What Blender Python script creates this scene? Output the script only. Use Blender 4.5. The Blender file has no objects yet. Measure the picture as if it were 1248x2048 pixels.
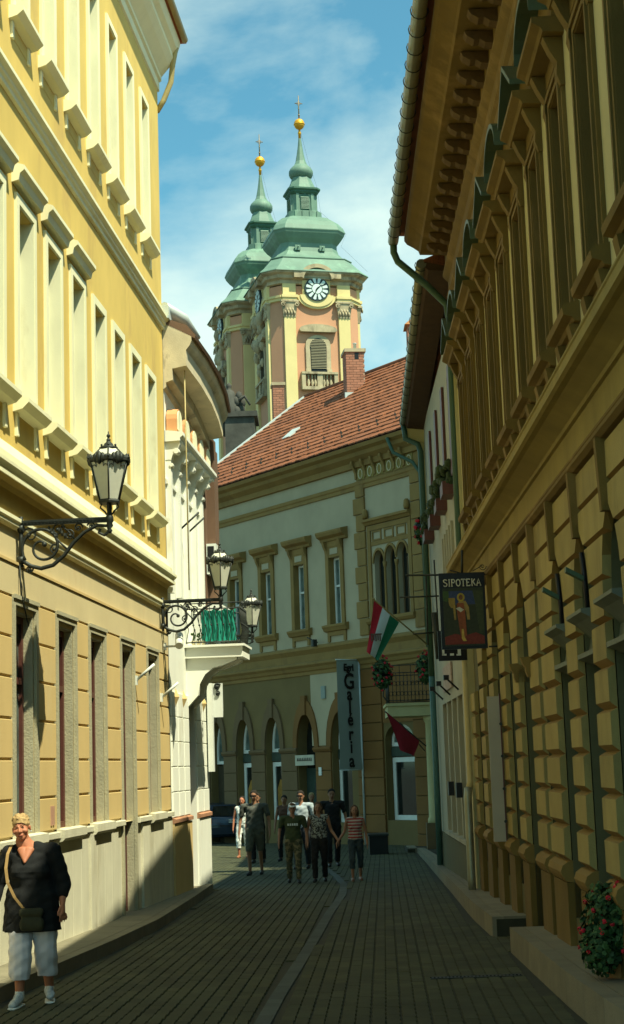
import bpy, bmesh, math, random
from mathutils import Vector, Matrix
random.seed(7)
R_ = math.radians
C = bpy.context.scene.collection
scene = bpy.context.scene
# ------------------------------------------------------------------ camera
FPX = 3200.0; PITCH = math.atan((1533-1024)/FPX); ROLL = 0.034
cf = Vector((0, math.cos(PITCH), math.sin(PITCH)))
u0 = Vector((0, -math.sin(PITCH), math.cos(PITCH))); r0 = Vector((1, 0, 0))
cu = u0*math.cos(ROLL)+r0*math.sin(ROLL); cr = r0*math.cos(ROLL)-u0*math.sin(ROLL)
cd = bpy.data.cameras.new('camera'); cam = bpy.data.objects.new('camera', cd); C.objects.link(cam)
cam.matrix_world = Matrix(((cr.x, cu.x, -cf.x, 0), (cr.y, cu.y, -cf.y, 0), (cr.z, cu.z, -cf.z, 1.75), (0, 0, 0, 1)))
cd.sensor_fit = 'VERTICAL'; cd.sensor_height = 36.0; cd.lens = FPX/2048*36.0
cd.clip_start = 0.1; cd.clip_end = 6000
scene.camera = cam
scene.render.resolution_x = 624; scene.render.resolution_y = 1024
# ------------------------------------------------------------------ light
SUNV = Vector((0.932, -0.90, 2.27)).normalized()
EL = math.asin(SUNV.z); AZ = math.atan2(SUNV.x, SUNV.y)
sl = bpy.data.lights.new('sun', 'SUN'); sl.energy = 5.0; sl.angle = R_(0.53); sl.color = (1.0, 0.97, 0.72)
so = bpy.data.objects.new('sun', sl); C.objects.link(so); so.location = (20, -10, 60)
so.rotation_mode = 'QUATERNION'; so.rotation_quaternion = SUNV.to_track_quat('Z', 'Y')
w = bpy.data.worlds.new('World'); scene.world = w; w.use_nodes = True
nt = w.node_tree; nt.nodes.clear()
N = nt.nodes.new; L_ = nt.links.new
out = N('ShaderNodeOutputWorld'); bg = N('ShaderNodeBackground'); sky = N('ShaderNodeTexSky')
sky.sky_type = 'NISHITA'; sky.sun_disc = False; sky.sun_elevation = EL; sky.sun_rotation = AZ
sky.air_density = 1.0; sky.dust_density = 0.6; sky.ozone_density = 1.0
tc = N('ShaderNodeTexCoord'); mp = N('ShaderNodeMapping'); mp.inputs['Scale'].default_value = (1, 1, 1.5)
mp.inputs['Location'].default_value = (1.33, 0.25, 0.10)
L_(tc.outputs['Generated'], mp.inputs['Vector'])
n1 = N('ShaderNodeTexNoise'); n1.inputs['Scale'].default_value = 3.3; n1.inputs['Detail'].default_value = 9; n1.inputs['Roughness'].default_value = 0.55
n1.inputs['Distortion'].default_value = 0.25
L_(mp.outputs[0], n1.inputs['Vector'])
cr1 = N('ShaderNodeValToRGB'); cr1.color_ramp.elements[0].position = 0.46; cr1.color_ramp.elements[1].position = 0.63
cr1.color_ramp.elements[0].color = (0, 0, 0, 1); cr1.color_ramp.elements[1].color = (0.8, 0.8, 0.8, 1)
L_(n1.outputs['Fac'], cr1.inputs[0])
tint = N('ShaderNodeMix'); tint.data_type = 'RGBA'; tint.blend_type = 'MULTIPLY'; tint.inputs['Factor'].default_value = 1.0
tint.inputs['B'].default_value = (1.3, 2.55, 2.2, 1)
L_(sky.outputs[0], tint.inputs['A'])
mx = N('ShaderNodeMix'); mx.data_type = 'RGBA'
mx.inputs['B'].default_value = (13.0, 15.5, 13.4, 1)
L_(cr1.outputs[0], mx.inputs['Factor']); L_(tint.outputs['Result'], mx.inputs['A'])
L_(mx.outputs['Result'], bg.inputs['Color']); bg.inputs['Strength'].default_value = 0.05
L_(bg.outputs[0], out.inputs[0])
scene.view_settings.view_transform = 'Standard'; scene.view_settings.look = 'None'
scene.view_settings.gamma = 1.0; scene.view_settings.use_curve_mapping = False
scene.view_settings.exposure = 0.62
# ------------------------------------------------------------------ materials
MATS = {}
def mat(name, col, var=0.12, scale=3.0, rough=0.85, bump=0.15, bscale=60.0, metal=0.0, streak=0.0, spec=0.3, dirt=None, dscale=1.2, dpos=0.62, objvar=0.0, attr=False):
    if name in MATS: return MATS[name]
    m = bpy.data.materials.new(name); m.use_nodes = True; t = m.node_tree; b = t.nodes['Principled BSDF']
    b.inputs['Roughness'].default_value = rough; b.inputs['Metallic'].default_value = metal
    b.inputs['Specular IOR Level'].default_value = spec
    g = t.nodes.new('ShaderNodeNewGeometry')
    mp = t.nodes.new('ShaderNodeMapping'); t.links.new(g.outputs['Position'], mp.inputs[0])
    mp.inputs['Scale'].default_value = (1, 1, 1-0.75*streak)
    n = t.nodes.new('ShaderNodeTexNoise'); n.inputs['Scale'].default_value = scale; n.inputs['Detail'].default_value = 3; n.inputs['Roughness'].default_value = 0.6
    t.links.new(mp.outputs[0], n.inputs['Vector'])
    r = t.nodes.new('ShaderNodeMapRange'); r.inputs['From Min'].default_value = 0.25; r.inputs['From Max'].default_value = 0.75
    r.inputs['To Min'].default_value = 1-var; r.inputs['To Max'].default_value = 1+var
    t.links.new(n.outputs['Fac'], r.inputs[0])
    v = t.nodes.new('ShaderNodeVectorMath'); v.operation = 'SCALE'; v.inputs[0].default_value = col[:3]
    t.links.new(r.outputs[0], v.inputs['Scale']); last = v.outputs[0]
    if objvar:
        oi = t.nodes.new('ShaderNodeObjectInfo'); r2 = t.nodes.new('ShaderNodeMapRange')
        r2.inputs['To Min'].default_value = 1-objvar; r2.inputs['To Max'].default_value = 1+objvar
        t.links.new(oi.outputs['Random'], r2.inputs[0])
        v2 = t.nodes.new('ShaderNodeVectorMath'); v2.operation = 'SCALE'; t.links.new(last, v2.inputs[0]); t.links.new(r2.outputs[0], v2.inputs['Scale']); last = v2.outputs[0]
    if attr:
        at = t.nodes.new('ShaderNodeAttribute'); at.attribute_name = 'tint'
        v2 = t.nodes.new('ShaderNodeVectorMath'); v2.operation = 'MULTIPLY'; t.links.new(last, v2.inputs[0]); t.links.new(at.outputs['Color'], v2.inputs[1]); last = v2.outputs[0]
    if dirt:
        n2 = t.nodes.new('ShaderNodeTexNoise'); n2.inputs['Scale'].default_value = dscale; n2.inputs['Detail'].default_value = 5; n2.inputs['Roughness'].default_value = 0.7
        mp2 = t.nodes.new('ShaderNodeMapping'); t.links.new(g.outputs['Position'], mp2.inputs[0]); mp2.inputs['Scale'].default_value = (1, 1, 0.35)
        mp2.inputs['Location'].default_value = (3.1, 7.7, 1.3)
        t.links.new(mp2.outputs[0], n2.inputs['Vector'])
        c2 = t.nodes.new('ShaderNodeMapRange'); c2.inputs['From Min'].default_value = dpos-0.06; c2.inputs['From Max'].default_value = dpos+0.1
        t.links.new(n2.outputs['Fac'], c2.inputs[0])
        m2 = t.nodes.new('ShaderNodeMix'); m2.data_type = 'RGBA'; m2.inputs['B'].default_value = (*dirt, 1)
        t.links.new(c2.outputs[0], m2.inputs['Factor']); t.links.new(last, m2.inputs['A']); last = m2.outputs['Result']
    t.links.new(last, b.inputs['Base Color'])
    if bump:
        n3 = t.nodes.new('ShaderNodeTexNoise'); n3.inputs['Scale'].default_value = bscale; n3.inputs['Detail'].default_value = 1
        t.links.new(g.outputs['Position'], n3.inputs['Vector'])
        bp = t.nodes.new('ShaderNodeBump'); bp.inputs['Strength'].default_value = bump; bp.inputs['Distance'].default_value = 0.01
        t.links.new(n3.outputs['Fac'], bp.inputs['Height']); t.links.new(bp.outputs[0], b.inputs['Normal'])
    MATS[name] = m; return m
M = dict(
 yellow=mat('yellow_stucco', (0.68,0.49,0.135), 0.11, 1.2, streak=0.5, dirt=(0.56,0.38,0.12), dpos=0.6),
 cream=mat('cream_trim', (0.82,0.79,0.52), 0.08, 2.0, streak=0.6, bump=0.1, dirt=(0.66,0.60,0.36), dpos=0.64),
 ochre=mat('ochre_stucco', (0.62,0.45,0.19), 0.07, 1.4, streak=0.4, dirt=(0.60,0.46,0.22), dpos=0.6),
 peach=mat('pale_peach_stucco', (0.62,0.51,0.28), 0.07, 1.4, streak=0.5, dirt=(0.58,0.42,0.22), dpos=0.62),
 grey_stone=mat('grey_window_stone', (0.40,0.37,0.24), 0.12, 5.0, bump=0.5, bscale=40, streak=0.3),
 plinth=mat('pale_plinth_stone', (0.58,0.55,0.40), 0.10, 3.0, bump=0.3, streak=0.6, dirt=(0.46,0.42,0.28), dpos=0.6, objvar=0.05),
 white=mat('white_stucco', (0.82,0.82,0.70), 0.05, 2.0, streak=0.5, bump=0.1, dirt=(0.66,0.62,0.46), dpos=0.66),
 oldwhite=mat('old_white_cornice', (0.60,0.52,0.34), 0.15, 3.0, bump=0.3, dirt=(0.05,0.045,0.03), dpos=0.66, dscale=2.0),
 orange=mat('orange_panel', (0.62,0.30,0.13), 0.08, 3.0),
 rust_block=mat('rusticated_block', (0.32,0.25,0.085), 0.14, 2.5, bump=0.3, streak=0.2, objvar=0.09, dirt=(0.22,0.17,0.06), dpos=0.58),
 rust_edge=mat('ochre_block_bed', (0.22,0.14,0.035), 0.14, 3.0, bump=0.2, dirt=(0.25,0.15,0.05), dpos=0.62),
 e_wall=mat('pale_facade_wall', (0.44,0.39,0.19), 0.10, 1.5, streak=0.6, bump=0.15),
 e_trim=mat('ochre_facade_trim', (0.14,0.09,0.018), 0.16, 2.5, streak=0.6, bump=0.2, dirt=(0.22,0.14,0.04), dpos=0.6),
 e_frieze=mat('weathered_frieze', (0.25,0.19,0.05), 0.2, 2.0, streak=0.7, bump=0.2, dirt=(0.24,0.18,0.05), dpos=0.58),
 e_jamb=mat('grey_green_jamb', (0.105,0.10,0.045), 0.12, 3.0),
 green_metal=mat('green_sheet_metal', (0.07,0.10,0.055), 0.12, 3.0, rough=0.5, metal=0.3),
 gutter=mat('zinc_gutter', (0.22,0.21,0.13), 0.12, 5.0, rough=0.45, metal=0.6),
 pipe_green=mat('green_downpipe', (0.045,0.09,0.05), 0.1, 5.0, rough=0.5),
 pipe_teal=mat('teal_downpipe', (0.06,0.14,0.12), 0.1, 5.0, rough=0.5),
 pipe_zinc=mat('zinc_downpipe', (0.30,0.31,0.22), 0.12, 5.0, rough=0.4, metal=0.5),
 pipe_cream=mat('cream_downpipe', (0.45,0.36,0.15), 0.1, 5.0, rough=0.5),
 soffit=mat('dark_timber_soffit', (0.06,0.033,0.014), 0.2, 6.0),
 iron=mat('wrought_iron', (0.035,0.04,0.035), 0.2, 20.0, rough=0.5, metal=0.4, bump=0.2),
 dark_red=mat('brown_red_window_paint', (0.10,0.035,0.025), 0.15, 5.0, rough=0.5),
 winwhite=mat('white_window_paint', (0.72,0.74,0.66), 0.06, 5.0, rough=0.5, bump=0),
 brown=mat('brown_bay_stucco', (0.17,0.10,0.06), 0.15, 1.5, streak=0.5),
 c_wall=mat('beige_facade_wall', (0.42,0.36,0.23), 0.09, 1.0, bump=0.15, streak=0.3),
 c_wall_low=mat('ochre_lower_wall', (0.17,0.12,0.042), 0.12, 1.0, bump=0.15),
 c_trim=mat('mustard_trim', (0.26,0.165,0.05), 0.15, 1.6, bump=0.2, dirt=(0.20,0.12,0.04), dpos=0.62),
 c_pier=mat('ochre_pier', (0.15,0.10,0.045), 0.12, 1.2, bump=0.2),
 c_orange=mat('orange_ochre_pier', (0.19,0.095,0.025), 0.12, 1.2, bump=0.2),
 tile=mat('clay_roof_tile', (0.23,0.082,0.034), 0.28, 2.2, bump=0.3, bscale=20, objvar=0.10, dirt=(0.17,0.07,0.04), dpos=0.6),
 soffit_y=mat('shaded_yellow_soffit', (0.36,0.25,0.06), 0.15, 2.0, streak=0.3),  # darker yellow holds the shade under the cornice overhang
 tile_dark=mat('tile_shadow_gap', (0.10,0.045,0.03), 0.2, 3.0),
 flash=mat('pale_sheet_flashing', (0.52,0.58,0.55), 0.08, 4.0, rough=0.45, metal=0.2),
 copper=mat('green_copper', (0.135,0.23,0.175), 0.16, 1.0, rough=0.6, streak=0.7, bump=0.15, bscale=8, dirt=(0.20,0.35,0.25), dscale=0.7, dpos=0.60),
 copper_dark=mat('dark_green_copper', (0.05,0.13,0.09), 0.2, 1.5, rough=0.6),
 pink=mat('salmon_stucco', (0.56,0.29,0.17), 0.07, 0.7, streak=0.5, dirt=(0.52,0.30,0.20), dscale=0.6, dpos=0.66),
 tower_cream=mat('tower_cream_stucco', (0.68,0.56,0.26), 0.08, 0.8, streak=0.5),
 tower_stone=mat('weathered_tower_stone', (0.42,0.35,0.22), 0.25, 1.5, bump=0.5, bscale=6, dirt=(0.15,0.12,0.08), dscale=0.9, dpos=0.58),
 gold=mat('gilded_metal', (0.80,0.40,0.035), 0.05, 3.0, rough=0.42, metal=0.5, bump=0),
 black=mat('black_paint', (0.012,0.012,0.012), 0.1, 3.0, rough=0.4, bump=0),
 brickred=mat('red_chimney_brick', (0.36,0.16,0.10), 0.15, 3.0, objvar=0.15, bump=0.3),
 mortar=mat('mortar', (0.42,0.33,0.24), 0.1, 3.0),
 statue=mat('dark_statue_stone', (0.06,0.06,0.05), 0.4, 1.2, bump=0.5, bscale=8),
 banner=mat('grey_blue_banner', (0.26,0.31,0.27), 0.05, 1.5, bump=0),
 asphalt=mat('ground_surface', (0.07,0.07,0.055), 0.15, 1.0),
 bed=mat('sand_joint_bed', (0.036,0.036,0.02), 0.2, 4.0),
 paver=mat('grey_paving_brick', (0.054,0.058,0.027), 0.28, 1.3, bump=0.35, bscale=90, attr=True, dirt=(0.038,0.04,0.02), dscale=0.8, dpos=0.56),
 paver_blue=mat('bluish_drain_stone', (0.068,0.082,0.07), 0.15, 4.0, bump=0.3, objvar=0.15),
 sidewalk=mat('pavement_slab', (0.19,0.17,0.11), 0.15, 3.0, bump=0.3, objvar=0.06),
 kerb=mat('kerb_stone', (0.19,0.17,0.11), 0.14, 4.0, bump=0.35, objvar=0.08),
)
def glass(name, col=(0.012,0.016,0.014), rough=0.06, spec=0.6):
    m = bpy.data.materials.new(name); m.use_nodes = True; b = m.node_tree.nodes['Principled BSDF']
    n = m.node_tree.nodes.new('ShaderNodeTexNoise'); n.inputs['Scale'].default_value = 3.0
    g = m.node_tree.nodes.new('ShaderNodeNewGeometry'); m.node_tree.links.new(g.outputs['Position'], n.inputs['Vector'])
    v = m.node_tree.nodes.new('ShaderNodeVectorMath'); v.operation = 'SCALE'; v.inputs[0].default_value = [c*2 for c in col]
    m.node_tree.links.new(n.outputs['Fac'], v.inputs['Scale']); m.node_tree.links.new(v.outputs[0], b.inputs['Base Color'])
    b.inputs['Roughness'].default_value = rough; b.inputs['Specular IOR Level'].default_value = spec
    return m
M['glass'] = glass('window_glass'); M['glass_pale'] = glass('pale_window_glass', (0.10,0.14,0.12))
M['glass_lit'] = glass('sky_window_glass', (0.05,0.09,0.10), 0.03, 0.9)
M['lampglass'] = mat('frosted_lamp_glass', (0.62,0.62,0.50), 0.08, 8.0, rough=0.35, bump=0)
# ------------------------------------------------------------------ frames and mesh builder
class Frame:
    def __init__(s, x, y, az, out):        # d = along (away), n = outward to the street
        a = R_(az); s.o = Vector((x, y, 0)); s.d = Vector((math.sin(a), math.cos(a), 0))
        r = Vector((s.d.y, -s.d.x, 0)); s.n = r if out > 0 else -r
    def w(s, a, o, z): return s.o+s.d*a+s.n*o+Vector((0, 0, z))
class IFrame:
    def __init__(s, x=0, y=0, rot=0, z=0): s.o = Vector((x, y, z)); s.c = math.cos(rot); s.s = math.sin(rot)
    def w(s, a, o, z): return s.o+Vector((a*s.c-o*s.s, a*s.s+o*s.c, z))
ID = IFrame()
FL = Frame(-3.14, 18.65, 4.4, 1)
FR = Frame(2.27, 14.28, 0.55, -1)
FC = Frame(2.393, 51.0, -34.0, -1)
def link(o, parent=None):
    C.objects.link(o)
    if parent is not None: o.parent = parent
    return o
def wloc(o):
    v = Vector(o.location); p = o.parent
    while p is not None: v = v+Vector(p.location); p = p.parent
    return v
def thing(name, label, cat, loc=(0,0,0), group=None, kind=None):
    o = bpy.data.objects.new(name, None); C.objects.link(o); o.location = loc; o.empty_display_size = 0.2
    if label: o['label'] = label
    if cat: o['category'] = cat
    if group: o['group'] = group
    if kind: o['kind'] = kind
    return o
def tag(o, label=None, cat=None, group=None, kind=None):
    if label: o['label'] = label
    if cat: o['category'] = cat
    if group: o['group'] = group
    if kind: o['kind'] = kind
    return o
class MB:
    def __init__(s, f=ID): s.f = f; s.v = []; s.p = []; s.sm = []
    def add(s, vs, fs, smooth=False, raw=False):
        b = len(s.v); s.v += [Vector(v) if raw else s.f.w(*v) for v in vs]
        s.p += [tuple(b+i for i in f) for f in fs]; s.sm += [smooth]*len(fs); return s
    def box(s, a0, a1, o0, o1, z0, z1):
        vs = [(a, o, z) for z in (z0, z1) for o in (o0, o1) for a in (a0, a1)]
        return s.add(vs, [(0,1,3,2),(4,6,7,5),(0,4,5,1),(2,3,7,6),(0,2,6,4),(1,5,7,3)])
    def prism(s, prof, a0, a1, dz=0.0):            # profile (o, z) swept along the facade
        n = len(prof); vs = [(a0, o, z) for o, z in prof]+[(a1, o, z+dz) for o, z in prof]
        fs = [(i, (i+1) % n, n+(i+1) % n, n+i) for i in range(n)]+[tuple(range(n)), tuple(range(2*n-1, n-1, -1))]
        return s.add(vs, fs)
    def poly(s, prof, o0, o1):                     # profile (a, z) extruded outward
        n = len(prof); vs = [(a, o0, z) for a, z in prof]+[(a, o1, z) for a, z in prof]
        fs = [(i, (i+1) % n, n+(i+1) % n, n+i) for i in range(n)]+[tuple(range(n)), tuple(range(2*n-1, n-1, -1))]
        return s.add(vs, fs)
    def quad(s, a, b, c, d): return s.add([a, b, c, d], [(0, 1, 2, 3)])
    def tube(s, pts, r, n=7, raw=False, caps=True, smooth=True):
        P = [Vector(p) if raw else s.f.w(*p) for p in pts]; rr = r if isinstance(r, (list, tuple)) else [r]*len(P)
        vs = []; up = None
        for i, p in enumerate(P):
            t = (P[min(i+1, len(P)-1)]-P[max(i-1, 0)]).normalized()
            if up is None: up = Vector((0, 0, 1)) if abs(t.z) < 0.9 else Vector((0, 1, 0))
            x = t.cross(up)
            if x.length < 1e-5: x = t.cross(Vector((1, 0.3, 0)))
            x.normalize(); y = x.cross(t).normalized(); up = y
            vs += [p+(x*math.cos(2*math.pi*k/n)+y*math.sin(2*math.pi*k/n))*rr[i] for k in range(n)]
        fs = [(i*n+k, i*n+(k+1) % n, (i+1)*n+(k+1) % n, (i+1)*n+k) for i in range(len(P)-1) for k in range(n)]
        s.add(vs, fs, smooth, raw=True)
        if caps:
            b = len(s.v)-len(vs); s.p += [tuple(b+k for k in range(n)), tuple(b+(len(P)-1)*n+k for k in range(n-1, -1, -1))]; s.sm += [False, False]
        return s
    def lathe(s, c, prof, n=16, smooth=True, sq=None, rot=0.0):    # profile (r, z) about a vertical axis at c (frame coords)
        vs = []
        for r, z in prof:
            for k in range(n):
                t = 2*math.pi*k/n+rot; vs.append((c[0]+r*math.cos(t), c[1]+r*math.sin(t), c[2]+z))
        m = len(prof); fs = [(i*n+k, i*n+(k+1) % n, (i+1)*n+(k+1) % n, (i+1)*n+k) for i in range(m-1) for k in range(n)]
        s.add(vs, fs, smooth); s.p += [tuple(len(s.v)-len(vs)+k for k in range(n)), tuple(len(s.v)-n+k for k in range(n-1, -1, -1))]; s.sm += [False]*2
        return s
    def chsq(s, c, prof, ch=0.22):                 # chamfered square rings: profile (half width, z)
        vs = []
        for wd, z in prof:
            k = wd*(1-ch)
            vs += [(c[0]+x, c[1]+y, c[2]+z) for x, y in ((k,-wd),(wd,-k),(wd,k),(k,wd),(-k,wd),(-wd,k),(-wd,-k),(-k,-wd))]
        m = len(prof); fs = [(i*8+k, i*8+(k+1) % 8, (i+1)*8+(k+1) % 8, (i+1)*8+k) for i in range(m-1) for k in range(8)]
        fs += [tuple(range(8)), tuple((m-1)*8+k for k in range(7, -1, -1))]
        return s.add(vs, fs)
    def sphere(s, c, r, n=10, m=6, sc=(1,1,1)):
        prof = [(max(r*math.sin(math.pi*i/m), 1e-4), -r*math.cos(math.pi*i/m)) for i in range(m+1)]
        vs = []
        for q, z in prof:
            vs += [(c[0]+sc[0]*q*math.cos(2*math.pi*k/n), c[1]+sc[1]*q*math.sin(2*math.pi*k/n), c[2]+sc[2]*z) for k in range(n)]
        return s.add(vs, [(i*n+k, i*n+(k+1) % n, (i+1)*n+(k+1) % n, (i+1)*n+k) for i in range(m) for k in range(n)], True)
    def mesh(s, name, mt, base=Vector((0,0,0)), fix=True):
        me = bpy.data.meshes.new(name); me.from_pydata([v-base for v in s.v], [], s.p)
        me.polygons.foreach_set('use_smooth', s.sm)
        if fix:
            bm = bmesh.new(); bm.from_mesh(me); bmesh.ops.recalc_face_normals(bm, faces=bm.faces); bm.to_mesh(me); bm.free()
        for q in (mt if isinstance(mt, (list, tuple)) else [mt]): me.materials.append(q)
        return me
    def build(s, name, mt, parent=None, label=None, base=None, fix=True):
        pb = wloc(parent) if parent is not None else Vector((0,0,0))
        if base is None: base = sum(s.v, Vector((0,0,0)))/len(s.v); base = Vector((base.x, base.y, min(v.z for v in s.v)))
        o = bpy.data.objects.new(name, s.mesh(name, mt, base, fix)); o.location = base-pb
        link(o, parent)
        if label: o['label'] = label
        return o
def inst(name, me, parent, loc):
    o = bpy.data.objects.new(name, me); o.location = Vector(loc)-wloc(parent); return link(o, parent)
class Pieces:     # alike blocks sharing meshes, keyed by size; every piece an object of its own
    cache = {}
    @staticmethod
    def block(name, f, a0, a1, o0, o1, z0, z1, mt, parent, ch=0.012):
        key = (name, round(a1-a0, 2), round(o1-o0, 3), round(z1-z0, 2), mt.name, round(f.d.x, 3) if hasattr(f, 'd') else (f.c, f.s), ch)
        if key not in Pieces.cache:
            W, D, H = a1-a0, o1-o0, z1-z0; m = MB(f); c = ch
            vs = [(0,0,0),(W,0,0),(W,0,H),(0,0,H),(0,D-c,0),(W,D-c,0),(W,D-c,H),(0,D-c,H),(c,D,c),(W-c,D,c),(W-c,D,H-c),(c,D,H-c)]
            m.add(vs, [(3,2,1,0),(0,1,5,4),(1,2,6,5),(2,3,7,6),(3,0,4,7),(4,5,9,8),(5,6,10,9),(6,7,11,10),(7,4,8,11),(8,9,10,11)])
            me = m.mesh(name, mt, f.w(0,0,0)); Pieces.cache[key] = me
        return inst(name, Pieces.cache[key], parent, f.w(a0, o0, z0))
def arc_pts(c, hw, zs, za, n=12):    # half ellipse from spring zs to apex za
    return [(c-hw*math.cos(math.pi*i/n), zs+(za-zs)*math.sin(math.pi*i/n)) for i in range(n+1)]
def wall_open(f, a0, a1, z0, z1, ops, depth=0.2, o=0.0):
    """front skin with openings and their reveals; ops: (a0,a1,z0,z1,spring or None)"""
    m = MB(f)
    A = sorted(set([a0, a1]+[v for q in ops for v in q[:2]])); Z = sorted(set([z0, z1]+[v for q in ops for v in q[2:4]]))
    for i in range(len(A)-1):
        for j in range(len(Z)-1):
            ca, cz = (A[i]+A[i+1])/2, (Z[j]+Z[j+1])/2
            if any(q[0] < ca < q[1] and q[2] < cz < q[3] for q in ops): continue
            m.quad((A[i], o, Z[j]), (A[i+1], o, Z[j]), (A[i+1], o, Z[j+1]), (A[i], o, Z[j+1]))
    for q in ops:
        b0, b1, y0, y1 = q[:4]; sp = q[4] if len(q) > 4 else None; d = -depth
        if sp is None:
            m.quad((b0,o,y1),(b1,o,y1),(b1,o+d,y1),(b0,o+d,y1)); top = y1
        else:
            P = arc_pts((b0+b1)/2, (b1-b0)/2, sp, y1); h = len(P)//2; top = sp
            for k in range(h): m.add([(b0,o,y1),(P[k][0],o,P[k][1]),(P[k+1][0],o,P[k+1][1])], [(0,1,2)])
            for k in range(h, len(P)-1): m.add([(b1,o,y1),(P[k][0],o,P[k][1]),(P[k+1][0],o,P[k+1][1])], [(0,1,2)])
            for k in range(len(P)-1): m.quad((P[k][0],o,P[k][1]),(P[k+1][0],o,P[k+1][1]),(P[k+1][0],o+d,P[k+1][1]),(P[k][0],o+d,P[k][1]))
        m.quad((b0,o,y0),(b0,o,top),(b0,o+d,top),(b0,o+d,y0)); m.quad((b1,o,y0),(b1,o,top),(b1,o+d,top),(b1,o+d,y0))
        m.quad((b0,o,y0),(b1,o,y0),(b1,o+d,y0),(b0,o+d,y0))
    return m
def window(f, a0, a1, z0, z1, o, parent, fm, gm, spring=None, t=0.06, bars=(), vbar=True, name='window', label=None):
    """casement standing at depth o: frame with its panes as sub-parts"""
    m = MB(f)
    if spring is None:
        m.box(a0, a0+t, o, o+0.05, z0, z1); m.box(a1-t, a1, o, o+0.05, z0, z1); m.box(a0+t, a1-t, o, o+0.05, z0, z0+t); m.box(a0+t, a1-t, o, o+0.05, z1-t, z1)
    else:
        P = arc_pts((a0+a1)/2, (a1-a0)/2, spring, z1); Q = arc_pts((a0+a1)/2, (a1-a0)/2-t, spring, z1-t)
        for k in range(len(P)-1): m.poly([P[k], P[k+1], Q[k+1], Q[k]], o, o+0.05)
        m.box(a0, a0+t, o, o+0.05, z0, spring); m.box(a1-t, a1, o, o+0.05, z0, spring); m.box(a0+t, a1-t, o, o+0.05, z0, z0+t)
    zz = [z0]+[z0+(z1-z0)*b for b in bars]+[z1]
    for b in zz[1:-1]: m.box(a0+t, a1-t, o+0.002, o+0.055, b-t/2, b+t/2)
    c = (a0+a1)/2
    if vbar: m.box(c-t*0.4, c+t*0.4, o+0.001, o+0.045, z0+t, (spring or z1)-t)
    w_ = m.build(name, fm, parent, label)
    g = MB(f)
    if spring is None: g.box(a0+0.01, a1-0.01, o-0.01, o+0.012, z0+0.01, z1-0.01)
    else: g.poly([(a0+0.01, z0+0.01), (a1-0.01, z0+0.01)]+[(x, z) for x, z in reversed(arc_pts(c, (a1-a0)/2-0.01, spring, z1-0.01))], o-0.01, o+0.012)
    g.build('pane', gm, w_)
    return w_
def surround(f, a0, a1, z0, z1, t, o1, o0=0.0, bottom=False):
    m = MB(f); m.box(a0, a0+t, o0, o1, z0, z1-t); m.box(a1-t, a1, o0, o1, z0, z1-t); m.box(a0, a1, o0, o1, z1-t, z1)
    if bottom: m.box(a0, a1, o0, o1, z0-t, z0)
    return m
def gz(y): return -0.015*min(y, 75.0)
# ------------------------------------------------------------------ ground, road, pavements
def ground_z(y, off=0): return gz(y)+off
m = MB(); ys = [-400, -30, 0, 75, 400, 3000]
vs = []
for y in ys: vs += [(-2500, y, ground_z(y)-0.06), (2500, y, ground_z(y)-0.06)]
m.add(vs, [(2*i, 2*i+1, 2*i+3, 2*i+2) for i in range(len(ys)-1)])
tag(m.build('ground', M['asphalt'], base=Vector((0,0,0))), kind='structure')
LK = [(-3.55,-6), (-3.30,6), (-3.05,12), (-2.92,14.7), (-2.74,16.3), (-2.47,19.1), (-2.24,22.2), (-2.12,27), (-2.06,30.4)]
RK = [(2.10,-6), (1.98,8), (1.92,11.3), (1.91,13.2), (1.95,16.7), (1.96,17.6)]
RK2 = [(1.95,19.3), (1.97,22), (2.14,28), (2.40,38), (2.62,47)]
def interp(P, y):
    for (x0,y0),(x1,y1) in zip(P, P[1:]):
        if y <= y1: return x0+(x1-x0)*(y-y0)/(y1-y0)
    return P[-1][0]
road = MB()
rows = [-6+2*i for i in range(40)]
vs = []
for y in rows: vs += [(-9 if y > 30.5 else -3.7, y, ground_z(y)-0.012), (3.6, y, ground_z(y)-0.012)]
road.add(vs, [(2*i, 2*i+1, 2*i+3, 2*i+2) for i in range(len(rows)-1)])
road_o = tag(road.build('road', M['bed'], base=Vector((0,0,0))), kind='structure')
# paving bricks: the nearest 300 singly, the rest of the street joined
BW, BL = 0.118, 0.236; SK = math.tan(R_(2.2))
def chan_x(y):
    P = [(-0.62,10.5), (-0.44,14.5), (-0.30,17), (-0.14,20), (0.06,24), (0.30,28), (0.36,31), (0.25,34), (0.02,38)]
    return interp([(x, yy) for x, yy in P], y)
def brick_geo(x, y, zj, t):
    a, b, c = BW/2-0.0035, BL/2-0.005, 0.006
    z0 = ground_z(y)-0.012; z1 = ground_z(y)+0.004+zj
    return [(x-a,y-b,z0),(x+a,y-b,z0),(x+a,y+b,z0),(x-a,y+b,z0),(x-a+c,y-b+c,z1),(x+a-c,y-b+c,z1),(x+a-c,y+b-c,z1),(x-a+c,y+b-c,z1)], [(0,1,5,4),(1,2,6,5),(2,3,7,6),(3,0,4,7),(4,5,6,7)]
def tint_attr(me, cols):
    at = me.color_attributes.new('tint', 'FLOAT_COLOR', 'CORNER')
    flat = []
    for p, c in zip(me.polygons, cols): flat += [c[0], c[1], c[2], 1.0]*len(p.vertices)
    at.data.foreach_set('color', flat)
def rtint():
    v = random.uniform(0.80, 1.20); return (v*random.uniform(0.97,1.04), v, v*random.uniform(0.94,1.03))
cand = []
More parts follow.
